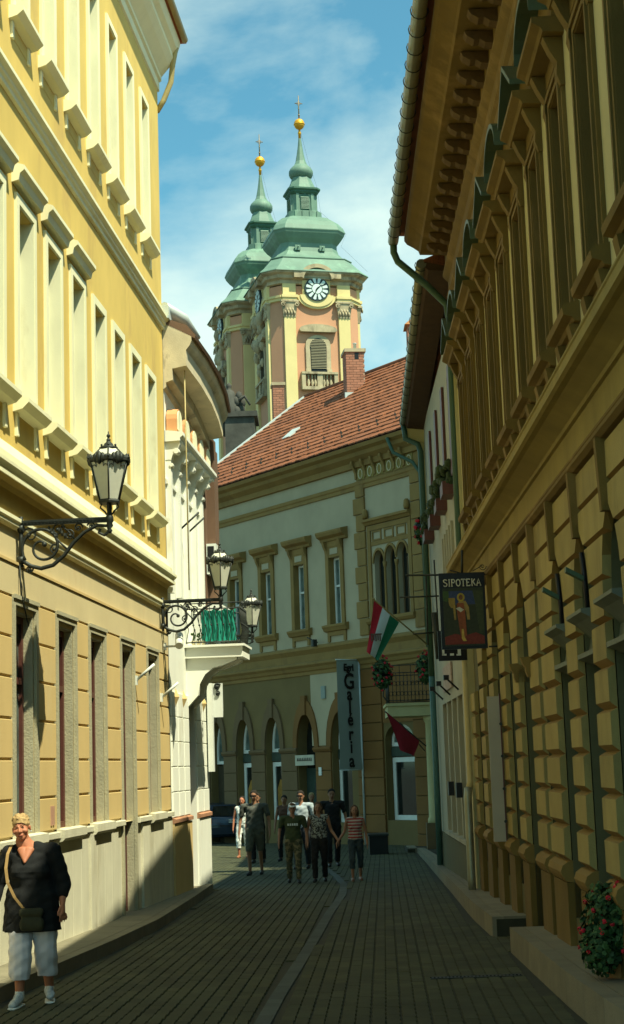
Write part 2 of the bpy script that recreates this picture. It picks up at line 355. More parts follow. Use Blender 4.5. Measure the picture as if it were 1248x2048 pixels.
for j in range(int((62-9)/BL)):
    y = 9+j*BL
    xl = interp(LK, y)+0.02 if y < 30.4 else max(-2.06-(y-30.4)*0.9, -6.5)
    xr = interp(RK, y)-0.02 if y < 17.6 else (2.3 if y < 19.3 else interp(RK2, y)-0.02)
    n0 = int(-7/BW); n1 = int(4.5/BW)
    for i in range(n0, n1):
        x = i*BW+SK*(y-9); yy = y+(BL/2 if i % 2 else 0)
        if x-BW/2 < xl or x+BW/2 > xr: continue
        if yy < 38 and abs(x-chan_x(yy)) < 0.105: continue
        cand.append((x, yy))
def vis(p):
    d = Vector((p[0], p[1], ground_z(p[1])-1.75)); zz = d.dot(cf); px = 624+FPX*d.dot(cr)/zz; py = 1024-FPX*d.dot(cu)/zz
    return -10 < px < 1258 and py < 2060
seen = sorted([p for p in cand if vis(p)], key=lambda p: p[1]); near = set(seen[:300])
variants = []
for k in range(8):
    v, f_ = brick_geo(0, 0, 0, 0); me = bpy.data.meshes.new('paving_brick'); me.from_pydata([(a, b, c-ground_z(0)) for a, b, c in v], [], f_)
    tint_attr(me, [rtint()]*5); me.materials.append(M['paver']); variants.append(me)
V, Fc, Cc = [], [], []
for p in cand:
    if p in near:
        o = bpy.data.objects.new('paving_brick', random.choice(variants)); o.location = (p[0], p[1], ground_z(p[1])+random.uniform(-0.0015, 0.0015)); link(o, road_o)
    else:
        v, f_ = brick_geo(p[0], p[1], random.uniform(-0.0018, 0.0018), 0); b = len(V); V += v; Fc += [tuple(b+i for i in q) for q in f_]; Cc += [rtint()]*5
me = bpy.data.meshes.new('paving_bricks'); me.from_pydata(V, [], Fc); tint_attr(me, Cc); me.materials.append(M['paver'])
o = link(bpy.data.objects.new('paving_bricks', me), road_o); o['kind'] = 'stuff'
# drain channel of bluish stones
ch = None
for j in range(120):
    y = 10.5+j*0.24
    if y > 38: break
    x = chan_x(y); x2 = chan_x(y+0.24); a = math.atan2(x2-x, 0.24)
    if ch is None:
        q = MB(); q.add([(-0.07,-0.115,0),(0.07,-0.115,0),(0.07,0.115,0),(-0.07,0.115,0),(-0.065,-0.108,0.016),(0.065,-0.108,0.016),(0.065,0.108,0.016),(-0.065,0.108,0.016)], [(0,1,5,4),(1,2,6,5),(2,3,7,6),(3,0,4,7),(4,5,6,7)])
        ch = q.mesh('drain_stone', M['paver_blue'])
    o = bpy.data.objects.new('drain_stone', ch); o.location = (x, y, ground_z(y)-0.014); o.rotation_euler = (0, 0, -a); link(o, road_o)
# cast-iron drain grate across the road
gr = thing('drain_grate', 'long narrow iron drain grate set across the paving near the right pavement', 'drain grate', (1.55, 15.35, ground_z(15.35)))
fr = MB(); 
for a in (-0.05, 0.05): fr.box(0.95, 1.80, 15.35+a-0.012, 15.35+a+0.012, ground_z(15.35)-0.004, ground_z(15.35)+0.011)
fr.build('grate_frame', M['iron'], gr)
bar = MB(); bar.box(-0.009, 0.009, -0.04, 0.04, 0, 0.012); bme = bar.mesh('grate_bar', M['iron'])
for k in range(24): inst('grate_bar', bme, gr, (0.975+k*0.0348, 15.35, ground_z(15.35)-0.003))
# pavements
def pavement(name, K, wallx, h0, h1, ys0, ys1, slab=0.9):
    root = None; base = MB(); n = int((ys1-ys0)/slab)
    pts = [ys0+(ys1-ys0)*i/n for i in range(n+1)]
    hh = lambda y: h0+(h1-h0)*(y-ys0)/(ys1-ys0)
    for y0, y1 in zip(pts, pts[1:]):
        s = 1 if wallx(y0) > interp(K, y0) else -1
        vs = []
        for y in (y0, y1):
            k = interp(K, y)+s*0.05; wv = wallx(y)+s*0.25; z = ground_z(y)+hh(y)-0.03
            vs += [(k, y, ground_z(y)-0.05), (wv, y, ground_z(y)-0.05), (wv, y, z), (k, y, z)]
        base.add(vs, [(0,4,5,1),(1,5,6,2),(2,6,7,3),(3,7,4,0),(0,1,2,3),(4,7,6,5)])
    root = tag(base.build(name, M['bed'], base=Vector((0,0,0))), kind='structure')
    for y0, y1 in zip(pts, pts[1:]):
        s = 1 if wallx(y0) > interp(K, y0) else -1
        g = 0.004
        def strip(k0, k1, zb, nm, mt):
            q = MB(); vs = []
            for y in (y0+g, y1-g):
                a, b = k0(y), k1(y); z = ground_z(y)+hh(y)
                vs += [(a, y, z-zb), (b, y, z-zb), (b, y, z), (a, y, z)]
            q.add(vs, [(0,4,5,1),(1,5,6,2),(2,6,7,3),(3,7,4,0),(0,1,2,3),(4,7,6,5)]); q.build(nm, mt, root)
        strip(lambda y: interp(K, y), lambda y: interp(K, y)+s*0.14, hh(y0)+0.04, 'kerb_stone', M['kerb'])
        strip(lambda y: interp(K, y)+s*0.147, lambda y: wallx(y)+s*0.2, 0.05, 'pavement_slab', M['sidewalk'])
    return root
lw = lambda y: -3.14+(y-18.65)*math.tan(R_(4.4)); rw = lambda y: 2.27+(y-14.28)*math.tan(R_(0.55))
pavement('pavement_left', LK, lw, 0.13, 0.13, 9.0, 30.3)
pavement('pavement_right_near', RK, rw, 0.27, 0.25, 9.0, 17.6, 0.86)
pavement('pavement_right_far', RK2, rw, 0.23, 0.12, 19.3, 47.0, 1.1)
# ------------------------------------------------------------------ wrought iron lamp
def scroll(m, cx, cz, r, turns, a0, o, dirn=1, rt=0.014, shrink=0.16, n=26):
    P = []
    for i in range(n+1):
        t = i/n; rr = r*(1-(1-shrink)*t); a = a0+dirn*turns*2*math.pi*t
        P.append((o(cx+rr*math.cos(a), cz+rr*math.sin(a))))
    m.tube(P, [rt*(1-0.45*i/n) for i in range(n+1)], 5)
    q = P[-1]; m.sphere(q, rt*1.9, 6, 4)
def street_lamp(f, a, z, L, label, S=1.0):
    root = thing('street_lamp', label, 'street lamp', f.w(a, 0, z), group='wall lanterns on scrolled iron brackets')
    P = lambda o, zz: (a, o*S, z+zz*S)                       # o outward, zz up
    m = MB(f)
    m.box(a-0.02, a+0.02, 0.02*S, 1.02*S, z-0.03*S, z); m.box(a-0.03, a+0.03, 0.02*S, 1.0*S, z, z+0.025*S)
    m.tube([P(0.03, 0.07), P(0.03, -0.48)], 0.024*S, 6); m.tube([P(0.0, -0.06), P(0.06, -0.06)], 0.045*S, 8); m.tube([P(0.0, -0.40), P(0.06, -0.40)], 0.045*S, 8)
    for k in range(24): m.box(a-0.033, a+0.033, (0.06+0.038*k)*S, (0.075+0.038*k)*S, z-0.018*S, z-0.006*S)
    m.build('bracket_arm', M['iron'], root)
    m = MB(f)
    P0 = [P(0.06,-0.42), P(0.14,-0.47), P(0.25,-0.50), P(0.38,-0.47), P(0.50,-0.37), P(0.60,-0.24), P(0.72,-0.13), P(0.86,-0.06), P(0.98,-0.07), P(1.0,-0.13), P(0.94,-0.17), P(0.88,-0.14), P(0.90,-0.10)]
    sm = []
    for i in range(len(P0)-1):
        for t in (0, 0.33, 0.66): sm.append(tuple(P0[i][k]*(1-t)+P0[i+1][k]*t for k in range(3)))
    sm.append(P0[-1]); n = len(sm)
    m.tube(sm, [(0.026-0.012*i/n)*S for i in range(n)], 6)
    big = []
    for i in range(41):
        t = i/40; ang = math.radians(215-520*t); rr = (0.20*(1-t)**0.8+0.035)*S
        big.append((a, (0.265)*S+rr*math.cos(ang), z-0.27*S+rr*math.sin(ang)))
    m.tube(big, [0.020*S*(1-0.4*i/40) for i in range(41)], 6); m.sphere(big[-1], 0.03*S, 8, 5)
    o_ = lambda x, zz: P(x, zz)
    scroll(m, 0.13, -0.14, 0.10, 1.1, 3.4, o_, -1, 0.013*S); scroll(m, 0.44, -0.09, 0.075, 1.4, 0.3, o_, 1, 0.011*S)
    scroll(m, 0.56, -0.15, 0.06, 1.5, 2.2, o_, -1, 0.010*S); scroll(m, 0.66, -0.075, 0.05, 1.5, 0.0, o_, 1, 0.010*S)
    scroll(m, 0.80, -0.035+-0.03, 0.045, 1.4, 3.0, o_, -1, 0.009*S); scroll(m, 0.40, -0.30, 0.06, 1.3, 1.0, o_, 1, 0.011*S)
    scroll(m, 0.12, -0.50, 0.05, 1.4, 1.6, o_, -1, 0.012*S)
    m.tube([P(0.33,-0.05), P(0.40,-0.16), P(0.47,-0.24), P(0.53,-0.30)], 0.011*S, 5); m.tube([P(0.47,-0.05), P(0.54,-0.10), P(0.62,-0.2)], 0.010*S, 5)
    for i in range(6):     # leaves
        x, zz = (0.36+0.03*i, -0.10-0.03*(i % 3)); m.poly([(a-0.001, 0)]*0 or [(a-0.012, z+(zz+0.03)*S), (a+0.012, z+(zz+0.03)*S), (a+0.02, z+zz*S), (a, z+(zz-0.03)*S), (a-0.02, z+zz*S)], (x-0.008)*S, (x+0.012)*S)
    m.build('scrollwork', M['iron'], root)
    cx = 1.0*S
    m = MB(f); m.lathe((a, cx, z), [(0.0,-0.155),(0.018,-0.15),(0.03,-0.12),(0.015,-0.10),(0.04,-0.07),(0.03,-0.04),(0.045,-0.02),(0.04,0.03),(0.028,0.05),(0.022,0.18),(0.05,0.19),(0.06,0.20)] if S == 1 else [(r*S, q*S) for r, q in [(0.0,-0.155),(0.018,-0.15),(0.03,-0.12),(0.015,-0.10),(0.04,-0.07),(0.03,-0.04),(0.045,-0.02),(0.04,0.03),(0.028,0.05),(0.022,0.18),(0.05,0.19),(0.06,0.20)]], 10)
    for s in (-1, 1):
        m.tube([(a, cx+s*0.03*S, z+0.05*S), (a, cx+s*0.05*S, z+0.085*S), (a, cx+s*0.10*S, z+0.13*S), (a, cx+s*0.085*S, z+0.17*S), (a, cx+s*0.10*S, z+0.205*S)], 0.010*S, 5)
        m.tube([(a+s*0.03*S, cx, z+0.05*S), (a+s*0.05*S, cx, z+0.085*S), (a+s*0.10*S, cx, z+0.13*S), (a+s*0.085*S, cx, z+0.17*S), (a+s*0.10*S, cx, z+0.205*S)], 0.010*S, 5)
    m.build('lamp_neck', M['iron'], root)
    z0, z1, r0_, r1_ = z+0.20*S, z+0.62*S, 0.115*S, 0.225*S     # six-sided lantern
    rot = math.pi/6+0.35
    g = MB(f); g.lathe((a, cx, 0), [(r0_*0.97, z0+0.01), (r1_*0.965, z1-0.005)], 6, False, rot=rot); g.build('lantern_glass', M['lampglass'], root)
    m = MB(f); m.lathe((a, cx, 0), [(r0_*1.08, z0-0.03*S), (r0_*1.12, z0-0.01*S), (r0_*1.02, z0+0.012*S)], 6, False, rot=rot)
    m.lathe((a, cx, 0), [(r1_*0.98, z1-0.014*S), (r1_*1.10, z1), (r1_*1.10, z1+0.02*S), (r1_*1.0, z1+0.03*S)], 6, False, rot=rot)
    for k in range(6):
        t0 = rot+k*math.pi/3; t1 = t0+math.pi/3
        p0 = (a+r0_*math.cos(t0), cx+r0_*math.sin(t0), z0); p1 = (a+r1_*math.cos(t0), cx+r1_*math.sin(t0), z1); m.tube([p0, p1], 0.010*S, 5)
        q1 = (a+r1_*math.cos(t1), cx+r1_*math.sin(t1), z1)
        # trefoil tracery near the top of each pane
        mid = [(p1[i]+q1[i])/2 for i in range(3)]; ce = 0.80
        def on(u, v): # u across -1..1, v 0..1 up
            lo = [ (a+r0_*math.cos(t0)), (cx+r0_*math.sin(t0)), z0]; lo2 = [(a+r0_*math.cos(t1)), (cx+r0_*math.sin(t1)), z0]
            A = [lo[i]*(1-v)+p1[i]*v for i in range(3)]; B = [lo2[i]*(1-v)+q1[i]*v for i in range(3)]; uu = (u+1)/2
            q = [A[i]*(1-uu)+B[i]*uu for i in range(3)]
            return (a+(q[0]-a)*1.015, cx+(q[1]-cx)*1.015, q[2])
        m.tube([on(-0.98, 0.80), on(-0.85, 0.87), on(-0.6, 0.89), on(-0.42, 0.83), on(-0.42, 0.92), on(-0.2, 0.985), on(0.2, 0.985), on(0.42, 0.92), on(0.42, 0.83), on(0.6, 0.89), on(0.85, 0.87), on(0.98, 0.80)], 0.005*S, 4)
        m.sphere((a+r1_*1.12*math.cos(t0), cx+r1_*1.12*math.sin(t0), z1+0.03*S), 0.016*S, 6, 4); m.tube([(a+r1_*1.12*math.cos(t0), cx+r1_*1.12*math.sin(t0), z1+0.03*S), (a+r1_*1.12*math.cos(t0), cx+r1_*1.12*math.sin(t0), z1+0.075*S)], [0.012*S, 0.003*S], 5)
        for u in range(5):  # leaf cresting
            h = 0.03+0.045*(1-abs(u-2)/2.4); w_ = 0.14*(0.25)
            uu = (u+0.5)/5; B_ = [p1[i]*(1-uu)+q1[i]*uu for i in range(3)]
            m.sphere((B_[0], B_[1], z1+0.025*S), h*S, 6, 4, (0.55, 0.55, 1.0))
    m.build('lantern_frame', M['iron'], root)
    zt = z1+0.15*S
    g = MB(f); g.lathe((a, cx, 0), [(r1_*0.98, z1+0.02*S), (r1_*0.42, zt)], 6, False, rot=rot); g.build('lantern_roof', M['lampglass'], root)
    m = MB(f)
    for k in range(6):
        t0 = rot+k*math.pi/3; m.tube([(a+r1_*math.cos(t0), cx+r1_*math.sin(t0), z1+0.025*S), (a+r1_*0.44*math.cos(t0), cx+r1_*0.44*math.sin(t0), zt)], 0.008*S, 5)
        m.sphere((a+0.085*S*math.cos(t0), cx+0.085*S*math.sin(t0), zt+0.035*S), 0.014*S, 6, 4)
    m.lathe((a, cx, zt), [(r*S, q*S) for r, q in [(0.09,-0.01),(0.10,0.0),(0.10,0.018),(0.06,0.03),(0.045,0.06),(0.03,0.07),(0.020,0.09),(0.028,0.10),(0.014,0.11),(0.012,0.13),(0.024,0.14),(0.018,0.155),(0.008,0.165),(0.005,0.19),(0.0,0.20)]], 10)
    m.build('finial', M['iron'], root)
    return root
street_lamp(FL, -1.26, 4.50, 1.0, 'nearest and largest iron lantern, in front of the yellow upper wall', 1.02)
street_lamp(FL, 7.70, 4.52, 1.0, 'iron lantern on scrolled bracket at the corner by the green draped balcony', 1.0)
# ------------------------------------------------------------------ yellow townhouse (left)
A = thing('yellow_townhouse', 'tall yellow townhouse with ochre rusticated ground floor and rows of cream framed windows, left foreground', 'building', FL.w(1, 0, 0))
AE = 8.34; AS = -9.0
core = MB(FL); core.box(AS, AE, -9.0, -0.42, -0.6, 13.7); core.build('building_core', M['yellow'], A)
s2 = [6.88-1.33*k for k in range(12)]; s1 = [7.05-1.33*k for k in range(12)]
g0 = [(-5.45,-4.60), (-3.42,-2.57), (-1.42,-0.58), (0.52,1.37), (2.30,3.15), (4.36,5.20), (6.42,7.22)]
ops2 = [(c-0.28, c+0.28, 10.44, 12.88) for c in s2]; ops1 = [(c-0.33, c+0.33, 5.88, 8.16) for c in s1]
wall_open(FL, AS, AE, 9.33, 13.75, ops2, 0.22).build('wall', M['yellow'], A)
wall_open(FL, AS, AE, 5.10, 9.33, ops1, 0.22).build('wall', M['yellow'], A)
ops0 = [(a, b, 1.12 if i != 5 else -0.30, 3.53) for i, (a, b) in enumerate(g0)]
wall_open(FL, AS, AE, 1.06, 4.47, [q if q[2] > 0 else (q[0], q[1], 1.06, q[3]) for q in ops0], 0.17, -0.03).build('wall', M['peach'], A, 'pale peach ground floor wall')
e = MB(FL); e.box(AE-0.3, AE, -8, -0.001, -0.6, 1.06); e.box(AE-0.02, AE+0.001, -8, -0.04, 1.06, 13.75); e.build('end_wall', M['yellow'], A)
for c in s2:
    surround(FL, c-0.38, c+0.38, 10.44, 13.0, 0.10, 0.035).build('window_surround', M['cream'], A)
    j = MB(FL); j.box(c-0.281, c-0.27, -0.215, 0.03, 10.44, 12.88); j.box(c+0.27, c+0.281, -0.215, 0.03, 10.44, 12.88); j.build('window_jamb', M['cream'], A)
    window(FL, c-0.27, c+0.27, 10.44, 12.88, -0.2, A, M['winwhite'], M['glass'], bars=(0.68,))
    q = MB(FL); q.prism([(0,10.28),(0.10,10.31),(0.17,10.37),(0.17,10.42),(0,10.445)], c-0.47, c+0.47); q.build('sill', M['cream'], A)
    for s_ in (-0.40, 0.33): Pieces.block('sill_bracket', FL, c+s_, c+s_+0.07, 0, 0.03, 10.08, 10.28, M['cream'], A, 0.004)
    q = MB(FL); q.box(c-0.33, c+0.33, 0.002, 0.006, 10.12, 10.28); q.build('apron_panel', M['yellow'], A)
for i, c in enumerate(s1):
    surround(FL, c-0.44, c+0.44, 5.88, 8.28, 0.11, 0.035).build('window_surround', M['cream'], A)
    j = MB(FL); j.box(c-0.331, c-0.32, -0.215, 0.03, 5.88, 8.16); j.box(c+0.32, c+0.331, -0.215, 0.03, 5.88, 8.16); j.build('window_jamb', M['cream'], A)
    window(FL, c-0.32, c+0.32, 5.88, 8.16, -0.2, A, M['winwhite'], M['glass'], bars=(0.68,))
    q = MB(FL); q.prism([(0,5.72),(0.11,5.75),(0.18,5.82),(0.18,5.87),(0,5.895)], c-0.53, c+0.53); q.build('sill', M['cream'], A)
    for s_ in (-0.46, 0.38): Pieces.block('sill_bracket', FL, c+s_, c+s_+0.08, 0, 0.035, 5.46, 5.72, M['cream'], A, 0.004)
    if i >= 4:
        q = MB(FL); q.prism([(0,8.36),(0.08,8.38),(0.10,8.46),(0.15,8.50),(0.15,8.55),(0,8.60)], c-0.55, c+0.55); q.build('window_hood', M['cream'], A)
q = MB(FL); q.prism([(0,9.33),(0.04,9.34),(0.04,9.40),(0.07,9.42),(0.07,9.46),(0.12,9.50),(0.12,9.55),(0,9.58)], AS, AE+0.02); q.build('string_course', M['cream'], A)
q = MB(FL); q.prism([(0,13.72),(0.03,13.74),(0.03,13.90),(0.07,13.93),(0.07,14.0),(0.22,14.18),(0.30,14.30),(0.30,14.38),(0.38,14.46),(0.42,14.58),(0.42,14.66),(0,14.72)], AS, AE+0.05); q.build('eaves_cornice', M['cream'], A)
rf = MB(FL); rf.prism([(0.46,14.66),(0.50,14.70),(0.50,14.76),(-4.5,16.6),(-9.2,14.8),(-9.2,14.6),(0,14.6)], AS, AE+0.08); rf.build('roof', M['tile'], A)
gt = MB(FL); gt.tube([(AS,0.50,14.74),(AE+0.1,0.50,14.70)], 0.06, 8); gt.build('gutter', M['pipe_cream'], A)
dp = MB(FL); dp.tube([(AE-0.06,0.36,14.50),(AE+0.02,0.28,14.2),(AE+0.05,0.24,13.9),(AE+0.04,0.10,13.55),(AE+0.03,-0.02,13.35)], 0.05, 8); dp.build('downpipe', M['pipe_cream'], A)
bk = MB(FL); bk.box(AE+0.06, AE+0.16, 0.36, 0.52, 14.66, 14.80); bk.build('brick_end', M['brickred'], A)
# cornice between ground and first floor
q = MB(FL); q.prism([(-0.03,4.42),(0.0,4.43),(0.025,4.45),(0.025,4.48),(0.045,4.50),(0.045,4.54),(-0.03,4.56)], AS, AE+0.03); q.build('cornice_moulding', M['cream'], A)
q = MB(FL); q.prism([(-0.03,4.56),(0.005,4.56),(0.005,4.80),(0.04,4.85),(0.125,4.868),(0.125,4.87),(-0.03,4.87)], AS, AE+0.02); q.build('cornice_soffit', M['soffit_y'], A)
q = MB(FL); q.prism([(-0.02,4.872),(0.14,4.872),(0.14,4.91),(0.12,4.93),(0.12,4.95),(0.17,4.99),(0.17,5.03),(0.10,5.06),(0.09,5.08),(0.09,5.15),(0.02,5.30),(-0.02,5.30)], AS, AE+0.03); q.build('cornice', M['cream'], A)
q = MB(FL); q.prism([(-0.03,4.02),(0.015,4.03),(0.015,4.06),(-0.03,4.08)], AS, AE); q.build('string_course', M['ochre'], A)
# rusticated piers: flush blocks with open joints
edges = [AS]+[v for a, b in g0 for v in (a-0.10, b+0.16)]+[AE]
zj = [1.10, 1.49, 1.92, 2.35, 2.79, 3.22, 3.66]
for i in range(0, len(edges), 2):
    a0, a1 = edges[i], edges[i+1]
    for z0, z1 in zip(zj, zj[1:]):
        Pieces.block('stone_block', FL, a0+0.004, a1-0.004, -0.03, 0.0, z0+0.028, z1, M['ochre'], A, 0.006)
q = MB(FL); q.box(AS, AE, -0.03, 0.0, 3.69, 4.02); q.build('frieze_band', M['peach'], A)
for i, (a, b) in enumerate(g0):
    zb = ops0[i][2] if i != 5 else -0.25
    surround(FL, a-0.09, b+0.15, zb, 3.69, 0.10, 0.012, -0.025).build('window_surround', M['grey_stone'], A, 'grey stone frame of a tall ground floor window')
    j = MB(FL); j.box(a-0.002, a+0.012, -0.19, -0.02, zb, 3.53); j.box(b-0.012, b+0.002, -0.19, -0.02, zb, 3.53); j.box(a, b, -0.19, -0.02, 3.52, 3.535); j.build('window_jamb', M['grey_stone'], A)
    q = MB(FL); q.box(a-0.09, b+0.15, 0.013, 0.03, 3.655, 3.70); q.build('window_head', M['grey_stone'], A)
    window(FL, a+0.01, b-0.01, zb, 3.52, -0.175, A, M['dark_red'], M['glass_pale'] if i < 3 else M['glass'], bars=(0.7,), t=0.075, vbar=True)
# pale stone plinth of upright panels under a ledge, open at the door
q = MB(FL); q.box(AS, 4.28, -0.4, -0.02, -0.6, 1.0); q.box(5.30, AE, -0.4, -0.02, -0.6, 1.0); q.build('plinth_wall', M['plinth'], A)
x = AS; k = 0
while x < AE-0.1:
    wd = 0.46
    x1 = min(x+wd, AE)
    if not (x1 > 4.28 and x < 5.36):
        Pieces.block('plinth_panel', FL, x, x1-0.008, -0.02, 0.02, -0.45, 1.005, M['plinth'], A, 0.004)
    x = x1; k += 1
for a, b in ((AS, 4.26), (5.34, AE+0.01)):
    x = a
    while x < b-0.05:
        x1 = min(x+1.04, b); Pieces.block('ledge_stone', FL, x, x1-0.006, -0.03, 0.055, 1.02, 1.10, M['plinth'], A, 0.01); x = x1
for i, (a, b) in enumerate(g0):
    if i == 5: continue
    q = MB(FL); q.prism([(0.0,0.97),(0.07,0.985),(0.10,1.02),(0.10,1.115),(0.0,1.13)], a-0.12, b+0.2); q.build('sill', M['plinth'], A)
q = MB(FL); q.box(4.28, 5.34, -0.45, 0.10, -0.5, -0.24); q.build('doorstep', M['plinth'], A)
q = MB(FL); q.box(2.02, 2.30, 0.021, 0.05, -0.45, 1.0); q.build('plinth_pilaster', M['plinth'], A)
q = MB(FL)
for k in range(2): q.box(0.10+k*0.10-0.0, 0.16+k*0.10, 0.0, 0.012, 1.18, 1.40)
q.build('wall_vent', mat('pinkish_vent', (0.42,0.24,0.16), 0.1, 3), A)
# fittings on the wall
t_ = thing('security_camera', 'white tube security camera on the ochre corner below the second lantern', 'camera', FL.w(8.0, 0, 3.7))
q = MB(FL); q.tube([(7.92, 0.26, 3.98), (7.66, 0.30, 3.78)], 0.065, 12); q.build('camera_tube', M['winwhite'], t_)
q = MB(FL); q.tube([(7.95, 0.0, 3.80), (7.95, 0.22, 3.80), (7.88, 0.26, 3.90)], 0.02, 6); q.box(7.90, 8.0, 0, 0.03, 3.74, 3.86); q.build('camera_mount', M['winwhite'], t_)
for s_, z_, lb in ((5.35, 3.12, 'white angled wall tube beside the fourth ground floor window'), (7.5, 2.95, 'white angled wall tube near the far corner of the yellow house')):
    t_ = thing('wall_light', lb, 'wall light', FL.w(s_, 0, z_))
    q = MB(FL); q.tube([(s_, 0.03, z_), (s_, 0.30, z_+0.22)], 0.022, 8); q.build('light_tube', M['winwhite'], t_)
    q = MB(FL); q.box(s_-0.03, s_+0.03, 0, 0.04, z_-0.08, z_+0.06); q.build('wall_plate', M['winwhite'], t_)
cb = MB(FL); cb.tube([(-1.28,0.02,4.05),(-1.27,0.03,3.75),(-1.05,0.04,3.45),(-0.9,0.02,3.40)], 0.008, 5); tag(cb.build('shadow_line', M['iron']), 'thin dark strand laid down the wall as the shadow of the near lamp arm', 'shadow_line')  # dark strand drawn where the shadow of the lamp arm falls
# ------------------------------------------------------------------ white balcony house (left, behind the yellow one)
B = thing('balcony_house', 'white house with orange parapet panels and deep eaves, just beyond the yellow townhouse', 'building', FL.w(10.4, 0, 0))
BS, BE = 8.38, 12.55
core = MB(FL); core.box(BS, BE, -8.0, -0.30, -0.6, 9.0); core.build('building_core', M['oldwhite'], B)
bo = [(10.28, 11.10, -0.45, 3.35)]
bu = [(c-0.20, c+0.20, 4.62, 6.85) for c in (8.95, 9.85, 10.75, 11.65)]
wall_open(FL, BS, BE, 4.2, 9.1, bu, 0.25).build('wall', M['white'], B)
wall_open(FL, BS, BE, -0.5, 4.2, [(10.28, 11.10, -0.5, 3.35)], 0.28).build('wall', M['white'], B)
for a, b, z0, z1 in bu:
    window(FL, a, b, z0, z1, -0.22, B, M['winwhite'], M['glass'], bars=(0.7,), t=0.05)
q = MB(FL); q.box(10.29, 11.09, -0.29, -0.26, -0.45, 3.34); q.build('door', mat('brown_door', (0.12,0.07,0.04), 0.2, 4), B)
# pilasters rising to scrolled capitals
for c in (8.52, 9.40, 10.30, 11.20, 12.10):
    q = MB(FL); q.box(c-0.08, c+0.08, 0, 0.09, 4.75, 7.05); q.build('pilaster', M['white'], B)
    q = MB(FL)
    q.prism([(0,7.05),(0.10,7.05),(0.13,7.14),(0.20,7.20),(0.26,7.32),(0.26,7.38),(0,7.38)], c-0.09, c+0.09)
    q.tube([(c-0.10, 0.19, 7.20), (c+0.10, 0.19, 7.20)], 0.05, 8); q.tube([(c-0.095, 0.10, 6.96), (c+0.095, 0.10, 6.96)], 0.035, 8); q.build('capital', M['white'], B)
q = MB(FL); q.prism([(0,7.36),(0.27,7.37),(0.27,7.42),(0.32,7.46),(0.32,7.52),(0,7.56)], BS, BE); q.build('cornice', M['white'], B)
q = MB(FL); q.prism([(0,6.62),(0.04,6.63),(0.04,6.70),(0,6.72)], BS, BE); q.build('string_course', M['white'], B)
for c in (8.50, 9.36, 10.22, 11.08, 11.94):        # curved orange panels standing on the cornice
    P = [(c-0.02, 7.56), (c+0.56, 7.56)]+[(c+0.27+0.29*math.cos(math.pi*i/8), 7.78+0.22*math.sin(math.pi*i/8)) for i in range(9)]
    q = MB(FL); q.poly(P, 0.02, 0.20); o_ = q.build('parapet_panel', M['orange'], B)
    q = MB(FL); q.poly([(c+0.27+(x-c-0.27)*0.84, 7.60+(z-7.56)*0.84) for x, z in P], 0.202, 0.215); q.build('panel_face', M['cream'], o_)
# deep eaves with stepped soffit, near end lit by the sun
def eave_prof(k): return [(0,8.30+k),(0.06,8.34+k),(0.06,8.42+k),(0.20,8.46+k),(0.20,8.66+k),(0.50,8.70+k),(0.50,8.98+k),(0.58,9.06+k),(0.62,9.14+k),(0.62,9.22+k),(0,9.5+k)]
def prism_taper(f, prof, stops):
    m = MB(f); n = len(prof); vs = []
    for a, ko, kz in stops: vs += [(a, o*ko, z+kz) for o, z in prof]
    fs = [(j*n+i, j*n+(i+1) % n, (j+1)*n+(i+1) % n, (j+1)*n+i) for j in range(len(stops)-1) for i in range(n)]
    fs += [tuple(range(n)), tuple(len(vs)-1-i for i in range(n))]
    return m.add(vs, fs)
prism_taper(FL, eave_prof(0), [(BS-0.02,0.82,-0.02),(9.6,0.95,-0.08),(10.8,1.0,-0.16),(11.8,0.98,-0.28),(BE+0.1,0.90,-0.42)]).build('eaves_cornice', M['oldwhite'], B)
prism_taper(FL, [(0.0,9.48),(0.66,9.18),(0.68,9.23),(0.5,9.42),(-4,11.0),(-4,10.9)], [(BS-0.02,0.86,-0.02),(9.6,0.97,-0.08),(10.8,1.02,-0.16),(11.8,1.0,-0.28),(BE+0.1,0.92,-0.42)]).build('roof', M['brown'], B)
q = MB(FL); q.tube([(BS-0.1,0.05,9.72),(8.9,0.28,9.66),(9.5,0.46,9.48)], [0.10,0.12,0.05], 8); q.box(BS-0.2, 8.8, -0.6, 0.15, 9.5, 9.72); q.build('roof_ridge_cap', M['flash'], B)
q = MB(FL); q.tube([(8.62,0.335,9.1),(8.62,0.335,4.8)], 0.012, 5); q.build('lightning_rod', M['pipe_cream'], B)
for c in (9.9, 10.55):
    q = MB(FL); q.tube([(c, 0.0, 6.05), (c+0.02, 0.34, 6.35)], 0.018, 5); q.build('flag_holder', M['iron'], B)
